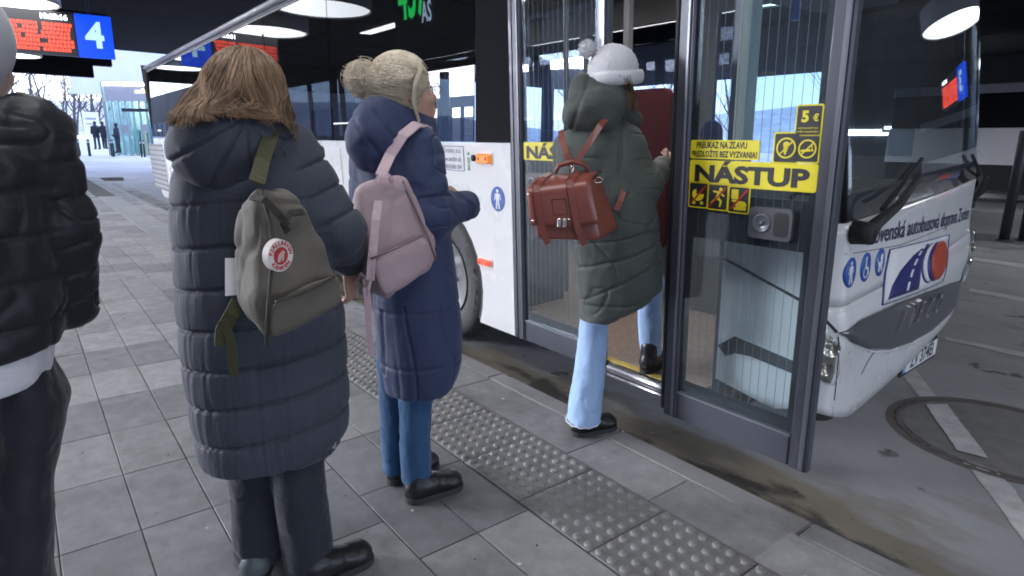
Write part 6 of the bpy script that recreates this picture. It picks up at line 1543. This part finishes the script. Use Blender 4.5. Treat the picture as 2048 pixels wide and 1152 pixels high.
# hair with bun
M_hair2 = hairmat('hair_blonde', (.80, .70, .55), (.62, .53, .40)); M_hair2d = hairmat('hair_blonde_dark', (.62, .53, .40), (.46, .38, .27)); Mx = np.array([rt, fw, up]); Rh = np.array([.086, .106, .102]); hcc = hc+up*.034-fw*.016
bun = P(727, 158, -.01); nape = P(765, 218, -.03)
F = Field(hc-.3, hc+.25, .006)
F.ell(hcc, Rh, Mx, .02); F.cap(hc-fw*.06-up*.0, hc-fw*.055-up*.065, .062, .045, .03)
F.ell(hc+fw*.115-up*.03, (.080, .080, .105), None, .015, '-'); F.ell(hc+rt*.1+fw*.05-up*.055, (.05, .055, .06), None, .015, '-'); F.ell(hc+rt*.095-fw*.008-up*.03, (.03, .026, .042), None, .01, '-')
F.cap(hcc-fw*.09+up*.01, lerp(hcc-fw*.09, bun, .7), .045, .03, .02); F.ell(bun, (.054, .05, .056), None, .012)
V, Q = F.mesh(2); FH = F; hair2 = meshobj('hair', V, Q, M_hair2d, f2.root)  # darker base colour stands for shade between the strands
b = MB(); b2 = MB(); paths = []
tb = Mx @ ((bun-hcc)/np.linalg.norm(bun-hcc)); 
offs = []
for i in range(2200):
    a = RNG.uniform(-PI, PI)                                # hairline round the face, ears and nape
    el_ = math.radians(RNG.uniform(-5, 80)); 
    if i % 3: d0 = np.array([math.sin(a*.55)*.95, math.cos(a*.55)*.75+.1, .75*math.cos(a*.5)-.05])
    else: d0 = np.array([RNG.uniform(-1, 1)*.9, RNG.uniform(-.9, .6), RNG.uniform(-.75, .3)])
    paths.append(hairpath(hcc, Rh, Mx, d0, tb+RNG.normal(0, .16, 3), lerp(bun, hcc, .25)+RNG.normal(0, .018, 3), 8, 3, 1.015+RNG.uniform(0, .04), 0, .003)); offs.append(.001+.006*(.5+.5*math.sin(7*math.atan2(d0[2], d0[0])+2*math.sin(5*d0[1])))+RNG.uniform(0, .002))
paths = FH.lift(paths, offs); strands(b, [q for i, q in enumerate(paths) if i % 3], .0010, .0007); strands(b2, paths[::3], .0010, .0007)
paths = []
for i in range(420):                                        # coiled bun
    n_ = RNG.normal(0, 1, 3); n_ /= np.linalg.norm(n_); t1 = np.cross(n_, (0, 0, 1.)); t1 /= np.linalg.norm(t1); t2 = np.cross(n_, t1); R_ = RNG.uniform(.036, .064); o_ = n_*RNG.normal(0, .018); a0_ = RNG.uniform(0, 6.28)
    paths.append([bun+o_+(t1*math.cos(a0_+k*.32)+t2*math.sin(a0_+k*.32))*R_*(1+.03*math.sin(k)) for k in range(11)])
strands(b, [q for i, q in enumerate(paths) if i % 3], .0011, .0007); strands(b2, paths[::3], .0011, .0007)
paths = []
for i in range(170):                                        # fly-aways behind the bun and at the nape
    if i < 120: p0 = bun+RNG.normal(0, .028, 3); tip = P(RNG.uniform(683, 716), RNG.uniform(130, 178), -.01+RNG.normal(0, .03))
    else: p0 = P(RNG.uniform(735, 765), RNG.uniform(175, 195), -.05); tip = P(RNG.uniform(730, 770), RNG.uniform(208, 228), -.07)
    m_ = lerp(p0, tip, .5)+RNG.normal(0, .012, 3); paths.append([p0*(1-t)**2+m_*2*t*(1-t)+tip*t*t for t in np.linspace(0, 1, 7)])
strands(b, paths, .0010, .0004)
paths = []
for i in range(46):                                         # lock hanging in front of the ear
    j = RNG.normal(0, .0035, 3); c_ = [P(836, 118, -.075), P(840, 140, -.095), P(829, 170, -.11), P(826, 205, -.105), P(834, 232, -.085), P(838, 243, -.07)]; paths.append([np.array(p)+j*(1-.3*k/5) for k, p in enumerate(c_)])
strands(b, paths, .0015, .0008)
b.build('hair_strands', M_hair2, hair2, fix=False); b2.build('hair_strands', M_hair2d, hair2, fix=False)
# pink backpack
M_pack2 = cloth('pack_pink', (.39, .285, .305), .72, .15, bump=.3, bscale=340, nscale=4, wr=.8); M_web2 = cloth('webbing_pink', (.58, .43, .46), .7, .1, bump=.4, bscale=500)
bo = P(775, 595, -.28); bag2 = f2.thing('backpack', 'dusty pink backpack worn on the navy coat', 'backpack', bo)
c8 = [P(712, 378, -.32), P(812, 352, -.25), P(874, 528, -.26), P(768, 604, -.37), P(700, 408, -.17), P(800, 372, -.13), P(870, 470, -.13), P(712, 560, -.19)]
V, Q = rbox_mesh(c8, (14, 16, 10), 6.0, 1.10, .011, 13, 9., 1); V, Q = sub2(V, Q); V = lap(lap(V, Q), Q); N = vnormals(V, Q)
V = V+N*(.003*vnoise(V, (24, 24, 24), 8)-.005*np.exp(-(vnoise(V, (7, 7, 7), 22)/.06)**2))[:, None]; bagobj('main_body', V, Q, M_pack2, bag2, bo)
c8 = [P(742, 520, -.385), P(846, 470, -.31), P(868, 530, -.31), P(770, 598, -.40), P(742, 520, -.33), P(842, 470, -.26), P(868, 530, -.26), P(770, 598, -.36)]
V, Q = rbox_mesh(c8, (10, 8, 5), 5, 1.04, .004, 6, 16., 1); V, Q = sub2(V, Q); V = lap(V, Q); bagobj('front_pocket', V, Q, M_pack2, bag2, bo)
band('front_strap', [P(757, 402, -.335), P(752, 440, -.362), P(748, 480, -.372), P(743, 530, -.385), P(741, 560, -.385)], .026, (-.2, -1, .1), M_web2, bag2, bo, .004)
band('shoulder_strap', [P(862, 262, .02), P(850, 252, -.06), P(832, 251, -.12), P(806, 272, -.15), P(780, 312, -.165), P(762, 352, -.25)], .036, [(.3, .1, 1), (.3, -.4, 1), (0, -.8, .8), (-.3, -1, .3), (-.2, -1, .2), (-.2, -1, .2)], M_web2, bag2, bo, .007)
band('carry_handle', [P(752, 366, -.28), P(760, 352, -.30), P(776, 352, -.29), P(786, 364, -.26)], .016, (0, -1, .4), M_web2, bag2, bo, .005)
M_zip2 = mat('zip_pink', (.16, .11, .12), .5)
b = MB(); b.tube([np.array(p)-bo for p in (P(742, 518, -.395), P(780, 502, -.375), P(820, 484, -.345), P(848, 470, -.32))], .004, 6); b.build('pocket_zip', M_zip2, bag2)
b = MB(); b.tube([np.array(p)-bo for p in (P(806, 362, -.262), P(832, 420, -.275), P(858, 480, -.283), P(872, 520, -.27))], .004, 6); b.build('zip', M_zip2, bag2)
b = MB(); b.tube([np.array(p)-bo for p in (P(712, 566, -.30), P(722, 548, -.34), P(740, 562, -.38), P(735, 590, -.37), P(720, 585, -.33))], .006, 6); b.build('buckle_loop', M_web2, bag2)
band('strap_end', [P(732, 575, -.37), P(736, 600, -.37), P(738, 650, -.36), P(743, 712, -.35)], .021, (-.3, -1, .0), mat('webbing_pale_pink', (.66, .47, .54), .7), bag2, bo)

# ---------------------------------------------------------------- person 3: white hat, green coat, leather satchel, stepping up
g3_ = gp(1166, 866, 0); f3 = Fig(g3_, 'person in a white bobble hat and dark green coat stepping into the bus'); P = f3.P
M_coat3 = cloth('coat_green', (.078, .088, .080), .66, .12, wr=.7, gather=.1); M_jean3 = cloth('denim_light', (.40, .57, .86), .85, .1, bump=.6, bscale=420)
FRONT = gp(1300, 742, bl(1300, 745, .15)[2]*0+.178); ff = f3.local(FRONT)
sh, el, wr_ = P(1252, 290, -.02), P(1282, 372, -.04), P(1326, 338, .10); A3 = [sh, el, wr_]
F = Field((-.42, -.36, .42), (.50, .42, 1.75), .0088)
F.levels(f3.rows([(648, 1158, 1232, 0, .17), (620, 1157, 1292, 0.02, .18), (590, 1155, 1322, .03, .19), (520, 1150, 1324, .02, .19), (450, 1142, 1318, 0, .185), (400, 1128, 1310, 0, .18), (350, 1117, 1300, 0, .17), (300, 1114, 1290, 0, .155), (268, 1128, 1272, 0, .13), (245, 1150, 1255, 0, .10), (225, 1165, 1245, 0, .08)], .2), .03, power=2.3)
F.cap(P(1138, 300, .06), P(1150, 420, .12), .075, .065, .05); F.cap(sh, el, .086, .078, .04); F.cap(el, wr_, .078, .058, .035)
# slanting front hem: cut below the line from back left to front right
V, Q, N = fine(F); da, arc = chain(V, A3); arm = np.clip((.112-da)/.03, 0, 1)
w_ = V[:, 2]-.30*V[:, 0]; fold = 0
for (px, py, sl_, ln) in ((1180, 600, .10, .008), (1190, 520, .35, .008), (1230, 560, .55, .007), (1220, 470, .2, .006)):
    q = P(px, py); fold = fold-.008*np.exp(-((V[:, 2]-q[2]-sl_*(V[:, 0]-q[0])-.012*vnoise(V, (6, 6, 1), int(px)))/ln)**2)
armh = -.009*np.exp(-((V[:, 0]-P(1240, 290)[0])/.007)**2)*(V[:, 2] < P(1240, 235)[2])*(V[:, 2] > P(1240, 345)[2])*(V[:, 1] < .02)
V = V+N*((1-arm)*(fold+.006*vnoise(V, (11, 11, 5), 3)-.005*np.exp(-(vnoise(V, (8, 8, 11), 44)/.05)**2)+.002*vnoise(V, (36, 36, 20), 5))+armh+arm*(puff(arc+.02, .075, .004, .8)+.005*vnoise(V, (16, 16, 24), 4)-.007*np.exp(-(vnoise(V, (11, 11, 17), 41)/.06)**2)))[:, None]
xh = np.array([P(1232, 640)[0], P(1324, 600)[0]]); zh = [P(1240, 645, -.15)[2], P(1322, 600, -.05)[2]]; zm = np.interp(V[:, 0], xh, zh); m_ = V[:, 0] > xh[0]; V[m_, 2] = np.maximum(V[m_, 2], zm[m_]+.25*(V[m_, 2]-zm[m_])*(V[m_, 2] < zm[m_])*.2)
meshobj('padded_coat', V, Q, M_coat3, f3.root)
F = Field((-.36, -.32, 1.30), (.36, .3, 1.86), .0078)
F.ell(P(1190, 214, -.06), (.135, .12, .085), Matrix.Rotation(-.15, 3, 'Y'), .04); F.cap(P(1150, 232, -.08), P(1205, 240, -.10), .060, .055, .04); F.cap(P(1168, 178, -.02), P(1225, 184, -.02), .062, .06, .04); F.cap(P(1240, 215, .0), P(1262, 238, .03), .052, .045, .04)
V, Q = F.mesh(2); N = vnormals(V, Q); V = V+N*(.008*vnoise(V, (10, 10, 13), 6)+.003*vnoise(V, (30, 30, 30), 2)-.006*np.exp(-((V[:, 0]-P(1165, 200)[0]-.3*(V[:, 2]-P(1165, 200)[2]))/.007)**2))[:, None]; meshobj('hood', V, Q, M_coat3, f3.root)
# jeans: straight rear leg, front leg up in the bus
kt = P(1190, 640, .02); kb_ = P(1166, 840, .0); 
F = Field((-.30, -.3, .02), (.55, .75, .85), .008)
F.levels([(kb_[2]-.0, kb_[0]+.0, 0, .083, .105), (kb_[2]+.12, kb_[0]+.005, 0, .080, .095), (P(1180, 740)[2], P(1180, 740)[0], .01, .074, .085), (kt[2], kt[0], .02, .068, .085), (.80, kt[0]+.04, .03, .10, .1)], .02)
kn = np.array([ff[0]-.04, ff[1]-.06, ff[2]+.52]); F.cap((kt[0]+.09, .05, .82), kn, .085, .07, .03); F.cap(kn, (ff[0], ff[1]+.02, ff[2]+.12), .068, .06, .03)
V, Q = F.mesh(2); N = vnormals(V, Q); V = V+N*(.006*vnoise(V, (9, 9, 4), 1)+.0035*vnoise(V, (22, 22, 10), 2))[:, None]; V, Q = sub2(V, Q); V = lap(lap(V, Q), Q); N = vnormals(V, Q); V = V+N*(-.0035*np.exp(-(vnoise(V, (6, 6, 6), 51)/.10)**2)*np.clip(1.1-V[:, 2]*1.4, .15, 1)+.0015*vnoise(V, (45, 45, 30), 52))[:, None]; jeans3 = meshobj('jeans', V, Q, M_jean3, f3.root)
b = MB(); st = None; M_st = mat('hem_stitch', (.72, .70, .74), .8)
q = [(kb_[0]+(.085)*math.cos(2*PI*k/36), .107*math.sin(2*PI*k/36), kb_[2]+.006+.003*math.sin(k*2.1)) for k in range(37)]; b.tube(q, .0035, 5, cap=False); b.build('frayed_hem', M_st, jeans3)
shoe(f3, (P(1140, 880, 0)[0]+.012, -.04, 0), math.radians(58), .25, M_blk, M_sole, 'boot', .10); shoe(f3, (ff[0]-.04, ff[1]-.06, ff[2]), math.radians(30), .25, M_blk, M_sole, 'boot', .15)
fw, rt, up = headframe(math.radians(58), (.30, .12, 1)); hc = P(1220, 166, .02)
F = Field((-.35, -.3, .05), (.55, .75, 1.85), .0078)
head(F, hc, fw, rt, up); F.cap(hc-up*.06-fw*.02, P(1205, 270, 0), .052, .058, .03); F.levels([(.72, .08, .02, .10, .09), (1.0, P(1220, 480)[0], 0, .12, .10), (P(1205, 300)[2], P(1205, 300)[0], 0, .12, .08)], .04)
F.cap(P(1138, 300, .06), P(1150, 420, .12), .04); F.cap(sh, el, .042, .038); F.cap(el, wr_, .038, .028); w0 = P(1329, 334, .125); F.cap(wr_, w0, .028, .026); hand(F, w0, (.25, .8, .25), (-.6, .1, .2), 1, .5, 1.)
F.cap((kt[0], .02, .8), (kb_[0], 0, .08), .05, .035); F.cap((.1, .05, .8), kn, .055, .05); F.cap(kn, (ff[0], ff[1], ff[2]+.09), .05, .035)
V, Q = F.mesh(1); meshobj('body', V, Q, M_skin, f3.root); eyes(f3, hc, fw, rt, up)
# hat
M_hat = mat('knit_white', (.74, .73, .76), .9, sheen=.5, noise=.08, nscale=60, bump=.9, bscale=130, bdist=.003)
Mx = np.array([rt, fw, up]); F = Field(hc-.25, hc+.30, .0068); ht = hc+up*.055-fw*.008
F.ell(ht, (.104, .112, .108), Mx, .02); F.ell(hc-up*.11+fw*.05, (.13, .13, .105), Mx, .0, '-')
V, Q = F.mesh(2); N = vnormals(V, Q); L_ = (V-ht) @ Mx.T; a = np.arctan2(L_[:, 1], L_[:, 0]); V = V+N*(.0022*np.sin(a*46)+.0015*np.sin(L_[:, 2]*420))[:, None]; hat = meshobj('bobble_hat', V, Q, M_hat, f3.root)
cc = hc+up*.030+fw*.012; b = MB(); v = []; f = []; n = 72
nrm_c = up*.90-fw*.40; nrm_c /= np.linalg.norm(nrm_c); c1 = rt; c2 = np.cross(nrm_c, rt)
for k in range(n):
    a = 2*PI*k/n; q = 1+.016*(k % 2)
    for rr_, h in ((.104, -.034), (.116, -.030), (.121*q, -.01), (.121*q, .012), (.115, .026), (.100, .028)): v.append(cc+c1*rr_*.97*math.cos(a)+c2*rr_*1.08*math.sin(a)+nrm_c*h)
for k in range(n):
    for j in range(6): q = (j+1) % 6; f.append((k*6+j, ((k+1) % n)*6+j, ((k+1) % n)*6+q, k*6+q))
b.add(v, f, 0, True); b.build('cuff', M_hat, hat)
pm = P(1175, 98, -.01); F = Field(pm-.06, pm+.06, .005); F.ell(pm, (.033, .033, .031)); V, Q = F.mesh(1); N = vnormals(V, Q); V = V+N*(.004*vnoise(V, (120, 120, 120)))[:, None]; pom = meshobj('pompom', V, Q, M_hat, hat)
b = MB(); paths = []
for i in range(420):
    d = RNG.normal(0, 1, 3); d /= np.linalg.norm(d); paths.append([pm+d*.026, pm+d*.034+RNG.normal(0, .002, 3), pm+d*.040+RNG.normal(0, .003, 3)])
strands(b, paths, .0016, .0008); b.build('yarn', M_hat, pom, fix=False)
# hair below the cuff
M_hair3 = hairmat('hair_dark_blonde', (.22, .14, .085), (.10, .06, .035)); b = MB(); paths = []
F = Field(P(1250, 180, 0)-.2, P(1250, 180, 0)+.2, .007); F.cap(P(1244, 158, -.01), P(1262, 205, -.02), .035, .022, .03); V, Q = F.mesh(1); meshobj('hair', V, Q, M_hair3, f3.root)
for i in range(420):
    p0 = P(RNG.uniform(1238, 1262), RNG.uniform(150, 168), -.02+RNG.normal(0, .03)); tip = P(RNG.uniform(1246, 1278), RNG.uniform(200, 226), -.02+RNG.normal(0, .03)); m_ = P(RNG.uniform(1258, 1272), RNG.uniform(178, 192), -.03+RNG.normal(0, .02)); paths.append([p0*(1-t)**2+m_*2*t*(1-t)+tip*t*t for t in np.linspace(0, 1, 7)])
strands(b, paths, .0014, .0006); b.build('hair_strands', M_hair3, f3.root, fix=False)
# satchel
M_lea = mat('leather_red_brown', (.27, .075, .055), .36, noise=.3, nscale=6, bump=.25, bscale=220, bdist=.0008, coat=.15); M_leae = mat('leather_edge', (.07, .018, .014), .5); M_brass = mat('buckle_metal', (.75, .68, .60), .22, metal=1.)
bo = P(1150, 482, -.25); sat = f3.thing('satchel', 'reddish brown leather satchel worn as a backpack', 'satchel', bo)
NT, NR, NB, NL = P(1058, 380, -.34), P(1177, 362, -.34), P(1200, 484, -.34), P(1072, 480, -.34)
BT, BRr, BB, BL = P(1090, 352, -.20), P(1200, 346, -.19), P(1242, 458, -.19), P(1112, 462, -.20)
c8 = [NT, NR, NB, NL, BT, BRr, BB, BL]
V, Q = rbox_mesh(c8, (14, 12, 8), 14., 1.0, .0015, 1, 12., 0); V, Q = sub2(V, Q); bagobj('body_panel', V, Q, M_lea, sat, bo)
def nf(u, w, o=0.):          # front face coordinates
    p = lerp(lerp(NT, NR, u), lerp(NL, NB, u), w); return p+np.array([-.08, -1, .1])*o
fl = [lerp(NT, BT, .9), lerp(NR, BRr, .9)]
b = MB(); ring = []; K = 10
prof_u = np.linspace(-.035, 1.035, 13); v = []
def flap_pt(u, t, o):
    if t < .32:
        k = t/.32; p = lerp(lerp(BT, BRr, u), lerp(NT, NR, u), k); bul = .012*math.sin(k*PI)+o; return p+np.array([0, -.2*bul, bul])
    k = (t-.32)/.68; w = k*(.70+.05*math.sin(min(max(u, 0), 1)*PI)); return nf(u, w, .010+o*1.0+.006*math.sin(k*PI*.9))
for o in (.006, .0):
    for t in np.linspace(0, 1, 15):
        for u in prof_u: v.append(tuple(flap_pt(u, t, o)-bo))
nu = 13; nt_ = 15; f = []; h_ = nu*nt_
for i in range(nt_-1):
    for j in range(nu-1): a = i*nu+j; f += [(a, a+1, a+nu+1, a+nu), (h_+a, h_+a+nu, h_+a+nu+1, h_+a+1)]
for i in range(nt_-1):
    for j in (0, nu-1): a = i*nu+j; f.append((a, a+nu, h_+a+nu, h_+a))
for j in range(nu-1):
    for i in (0, nt_-1): a = i*nu+j; f.append((a, a+1, h_+a+1, h_+a))
b.add(v, f, 0, True); flap = b.build('flap', M_lea, sat)
def fstrap(u, name):
    pts = [flap_pt(u, t, .009) for t in np.linspace(.02, .98, 14)]+[nf(u+.02, .84, .02), nf(u+.04, .97, .016), nf(u+.06, 1.06, .014)]
    nn = []
    for k, p in enumerate(pts): nn.append((0, -.3, 1) if k < 4 else ((0, -1, .7) if k < 6 else (-.05, -1, .1)))
    b = MB(); b.bar([np.array(p)-bo for p in pts], .028, .004, nn); o = b.build(name, M_lea, sat)
    b = MB(); b.bar([np.array(p)-bo-np.array([.016, 0, 0]) for p in pts[3:14]], .003, .006, nn[3:14]); b.build('strap_edge', M_leae, o)
    q = nf(u+.0, .62, .026)-bo; b = MB(); b.lathe([(.006, 0), (.005, -.004), (.001, -.005)], (q[0]-.03, q[1], q[2]), 12, 'y'); b.build('rivet', M_brass, o)
fstrap(.13, 'front_strap'); fstrap(.70, 'front_strap')
b = MB(); pts2 = [(.36, .24), (.58, .24), (.58, .52), (.36, .52), (.36, .24)]
b.tube([nf(u, w, .021)-bo for u, w in pts2], .0022, 5); b.build('stitched_patch', M_leae, flap)
q = nf(.47, .66, .03)-bo
for dx in (-.011, .011): b = MB(); b.rbox((q[0]+dx-.008, q[1]-.004, q[2]-.017), (q[0]+dx+.008, q[1]+.006, q[2]+.017), .003); b.build('clasp', M_brass, flap)
b = MB(); b.tube([np.array(p)-bo for p in (lerp(BT, BRr, .20)+np.array([0, -.05, .01]), lerp(BT, BRr, .26)+np.array([0, -.055, .042]), lerp(BT, BRr, .5)+np.array([0, -.055, .055]), lerp(BT, BRr, .72)+np.array([0, -.055, .042]), lerp(BT, BRr, .78)+np.array([0, -.05, .01]))], [.008, .010, .011, .010, .008], 8); b.build('top_handle', M_lea, sat)
q = lerp(NR, BRr, .6)+np.array([.012, -.01, -.015])-bo; b = MB(); b.tube([q+np.array([.016*math.cos(2*PI*k/14), -.004, .012*math.sin(2*PI*k/14)]) for k in range(15)], .003, 6, cap=False); b.build('side_ring', M_brass, sat)
jn = P(1149, 326, -.235)
band('shoulder_strap', [P(1234, 214, -.03), P(1222, 226, -.13), P(1200, 252, -.185), P(1174, 292, -.215), P(1152, 324, -.232)], .026, [(.2, -.4, 1), (.2, -1, .5), (.2, -1, .3), (.2, -1, .2), (.2, -1, .2)], M_lea, sat, bo, .005)
band('shoulder_strap', [P(1122, 262, -.14), P(1126, 284, -.20), P(1133, 308, -.222), P(1142, 330, -.232)], .024, (-.2, -1, .2), M_lea, sat, bo, .005)
band('lower_strap', [P(1232, 420, -.20), P(1240, 402, -.20), P(1246, 384, -.175), P(1249, 370, -.13)], .026, (.3, -1, 0), M_lea, sat, bo, .005)
for p, q in ((P(1142, 328, -.24), P(1150, 342, -.24)), (P(1152, 322, -.24), P(1141, 338, -.24)), (P(1146, 334, -.24), P(1146, 350, -.24))):
    b = MB(); b.tube([np.array(p)-bo, np.array(q)-bo], .0045, 8); b.build('snap_hook', M_brass, sat)

# ---------------------------------------------------------------- person at the left edge: black padded jacket
d0_ = ray(30, 700); w0_ = CAM+d0_*1.28; f0 = Fig((w0_[0], w0_[1], 0), 'person in a black padded jacket cut off by the left edge'); P = f0.P
M_coat0 = cloth('jacket_black_gloss', (.017, .018, .023), .50, .1, wr=.7); M_tr0 = cloth('trousers_black', (.020, .022, .030), .7, .2); M_shirt = cloth('shirt_white', (.70, .68, .72), .8, .2)
sh, el, wr_ = P(62, 272, -.02), P(118, 452, -.02), P(146, 610, .06); A0 = [sh, el, wr_]
F = Field((-.62, -.42, .72), (.28, .36, 1.62), .008)
F.levels(f0.rows([(722, -300, 128, 0, .18), (690, -305, 138, 0, .185), (640, -300, 140, 0, .185), (540, -295, 120, 0, .185), (430, -290, 105, 0, .18), (330, -280, 96, 0, .17), (270, -250, 78, 0, .15), (235, -205, 50, 0, .125), (205, -150, 15, 0, .09)], .2), .03, power=2.4)
F.cap(sh, el, .078, .066, .04); F.cap(el, wr_, .066, .052, .03)
V, Q, N = fine(F); da, arc = chain(V, A0); arm = np.clip((.100-da)/.03, 0, 1); s_ = V[:, 2]-P(50, 700)[2]
V = V+N*((1-arm)*(puff(s_, .085, .003, .8)+seamline(s_, .085, .005, .006)[0]-.005*np.exp(-(vnoise(V, (8, 8, 12), 44)/.06)**2))+arm*(puff(arc+.02, .072, .003, .8)+seamline(arc+.02, .072, .005, .006)[0]-.006*np.exp(-(vnoise(V, (9, 9, 14), 46)/.06)**2)+.004*vnoise(V, (26, 26, 26), 3))+.006*vnoise(V, (13, 13, 13), 6)+.003*vnoise(V, (34, 34, 34), 5))[:, None]; meshobj('padded_jacket', V, Q, M_coat0, f0.root)
F = Field((-.62, -.42, .60), (.28, .36, 1.15), .008); F.levels(f0.rows([(792, -295, 112, 0, .165), (770, -297, 118, 0, .17), (690, -297, 122, 0, .172), (560, -290, 105, 0, .165)], .2), 0, power=2.3)
V, Q = F.mesh(2); N = vnormals(V, Q); V = V+N*(.006*vnoise(V, (9, 9, 6), 2)+.003*vnoise(V, (30, 30, 16), 3))[:, None]; meshobj('shirt', V, Q, M_shirt, f0.root)
F = Field((-.62, -.40, -.01), (.30, .4, 1.12), .0085)
R1 = f0.rows([(1180, -30, 122, -.02, .10), (1080, -25, 124, -.02, .10), (1000, -20, 120, -.02, .105), (930, -18, 130, -.01, .11), (830, -20, 148, 0, .13), (770, -22, 118, 0, .13), (700, -40, 96, 0, .11)], .1); z_ = R1[0]
F.levels([(.04, z_[1]-.01, -.02, .075, .085)]+R1, .02); F.levels([(.04, z_[1]-.26, .08, .075, .085), (.5, z_[1]-.24, .06, .095, .1), (.82, R1[-1][1]-.20, .0, .13, .14)], .03)
V, Q = F.mesh(2); N = vnormals(V, Q); V = V+N*(.008*vnoise(V, (8, 8, 6), 1)+.004*vnoise(V, (20, 20, 12), 2))[:, None]; V, Q = sub2(V, Q); V = lap(lap(V, Q), Q); N = vnormals(V, Q); V = V+N*(-.0035*np.exp(-(vnoise(V, (6, 6, 6), 51)/.10)**2)*np.clip(1.1-V[:, 2]*1.4, .15, 1)+.0015*vnoise(V, (45, 45, 30), 52))[:, None]; meshobj('trousers', V, Q, M_tr0, f0.root)
shoe(f0, (z_[1]-.02, -.09, 0), math.radians(25), .28, M_blk, M_sole, 'shoe', .08); shoe(f0, (z_[1]-.28, .0, 0), math.radians(5), .28, M_blk, M_sole, 'shoe', .08)
fw, rt, up = headframe(math.radians(20)); hc = P(-92, 112, .02)
F = Field((-.62, -.3, .03), (.3, .4, 1.8), .0085); head(F, hc, fw, rt, up); F.cap(hc-up*.06-fw*.02, P(-90, 240, 0), .055, .062, .03); F.levels([(.72, P(-80, 700)[0], 0, .08, .06), (1.0, P(-80, 500)[0], 0, .10, .07), (P(-60, 260)[2], P(-60, 260)[0], 0, .14, .09)], .04)
F.cap(sh, el, .045, .04); F.cap(el, wr_, .04, .03); w0 = P(152, 632, .085); F.cap(wr_, w0, .028, .026); hand(F, w0, (-.75, .85, .2), (-.7, -.2, -.3), 1, .75, 1.0)
for x, y in ((z_[1], -.02), (z_[1]-.26, .08)): F.cap((x, y, .75), (x, y, .08), .04, .03)
V, Q = F.mesh(1); meshobj('body', V, Q, M_skin, f0.root); eyes(f0, hc, fw, rt, up)
M_hat0 = mat('knit_pale_grey', (.46, .46, .49), .9, sheen=.4, noise=.1, nscale=60, bump=.6, bscale=160, bdist=.002)
F = Field(hc-.25, hc+.25, .008); F.ell(hc+up*.035-fw*.012, (.098, .115, .112), np.array([rt, fw, up]), .02); F.cap(hc-fw*.07+up*.0, hc-fw*.065-up*.05, .06, .055, .03); F.ell(hc+fw*.13-up*.05, (.09, .085, .10), np.array([rt, fw, up]), .01, '-')
V, Q = F.mesh(2); meshobj('knit_hat', V, Q, M_hat0, f0.root)

# ---------------------------------------------------------------- far people at the platform end
def far_person(px, py, d, h, label, dark, legs, phi):
    p = on_d(px, py, d); f = Fig((p[0], p[1], p[2]), label, 'people at the far end of the platform'); s = h/1.75
    f.root.rotation_euler[2] += phi
    F = Field((-.4, -.35, 0), (.4, .35, 1.85), .022)
    F.ell((0, 0, 1.62), (.085, .10, .12), k=.03); F.cap((0, 0, 1.5), (0, 0, 1.42), .06, k=.04); F.cap((-.11, .0, .86), (-.12, .02, .06), .085, .06, .03); F.cap((.11, .0, .86), (.12, -.03, .06), .085, .06, .03); F.cap((-.12, .05, .05), (-.12, .17, .04), .045, k=.03); F.cap((.12, .02, .05), (.13, .14, .04), .045, k=.03); F.levels([(.85, 0, 0, .17, .12), (1.2, 0, 0, .16, .12), (1.42, 0, 0, .19, .11), (1.48, 0, 0, .10, .08)], .04)
    for q in (-1, 1): F.cap((q*.21, 0, 1.38), (q*.25, .0, 1.1), .055, .05, .03); F.cap((q*.25, .0, 1.1), (q*.17, .18, .98), .05, .04, .03)
    V, Q = F.mesh(1); meshobj('body', V*s, Q, legs, f.root)
    F = Field((-.42, -.35, .6), (.42, .35, 1.6), .022); F.levels([(.74, 0, 0, .21, .16), (1.1, 0, 0, .20, .155), (1.40, 0, 0, .215, .14), (1.5, 0, 0, .12, .10)], .04)
    for q in (-1, 1): F.cap((q*.215, 0, 1.38), (q*.26, .0, 1.1), .075, .068, .03); F.cap((q*.26, .0, 1.1), (q*.18, .15, .99), .068, .055, .03)
    V, Q = F.mesh(1); meshobj('coat', V*s, Q, dark, f.root)
    F = Field((-.15, -.15, 1.5), (.15, .15, 1.8), .018); F.ell((0, -.015, 1.645), (.098, .11, .115)); F.ell((0, .12, 1.6), (.09, .07, .1), None, .01, '-'); V, Q = F.mesh(1); meshobj('hair', V*s, Q, mat('hair_dark', (.03, .025, .02), .5), f.root)
Mf1 = cloth('far_coat_dark', (.03, .035, .05), .8); Mf2 = cloth('far_legs', (.05, .055, .08), .8)
far_person(196, 299, 38, 1.70, 'left of the two small people by the notice stand', Mf1, Mf2, .6); far_person(211, 298, 38, 1.66, 'right of the two small people by the notice stand', Mf1, Mf2, -.8); far_person(238, 306, 37, 1.76, 'dark clothed person standing at the kiosk window', Mf1, Mf1, 1.2)
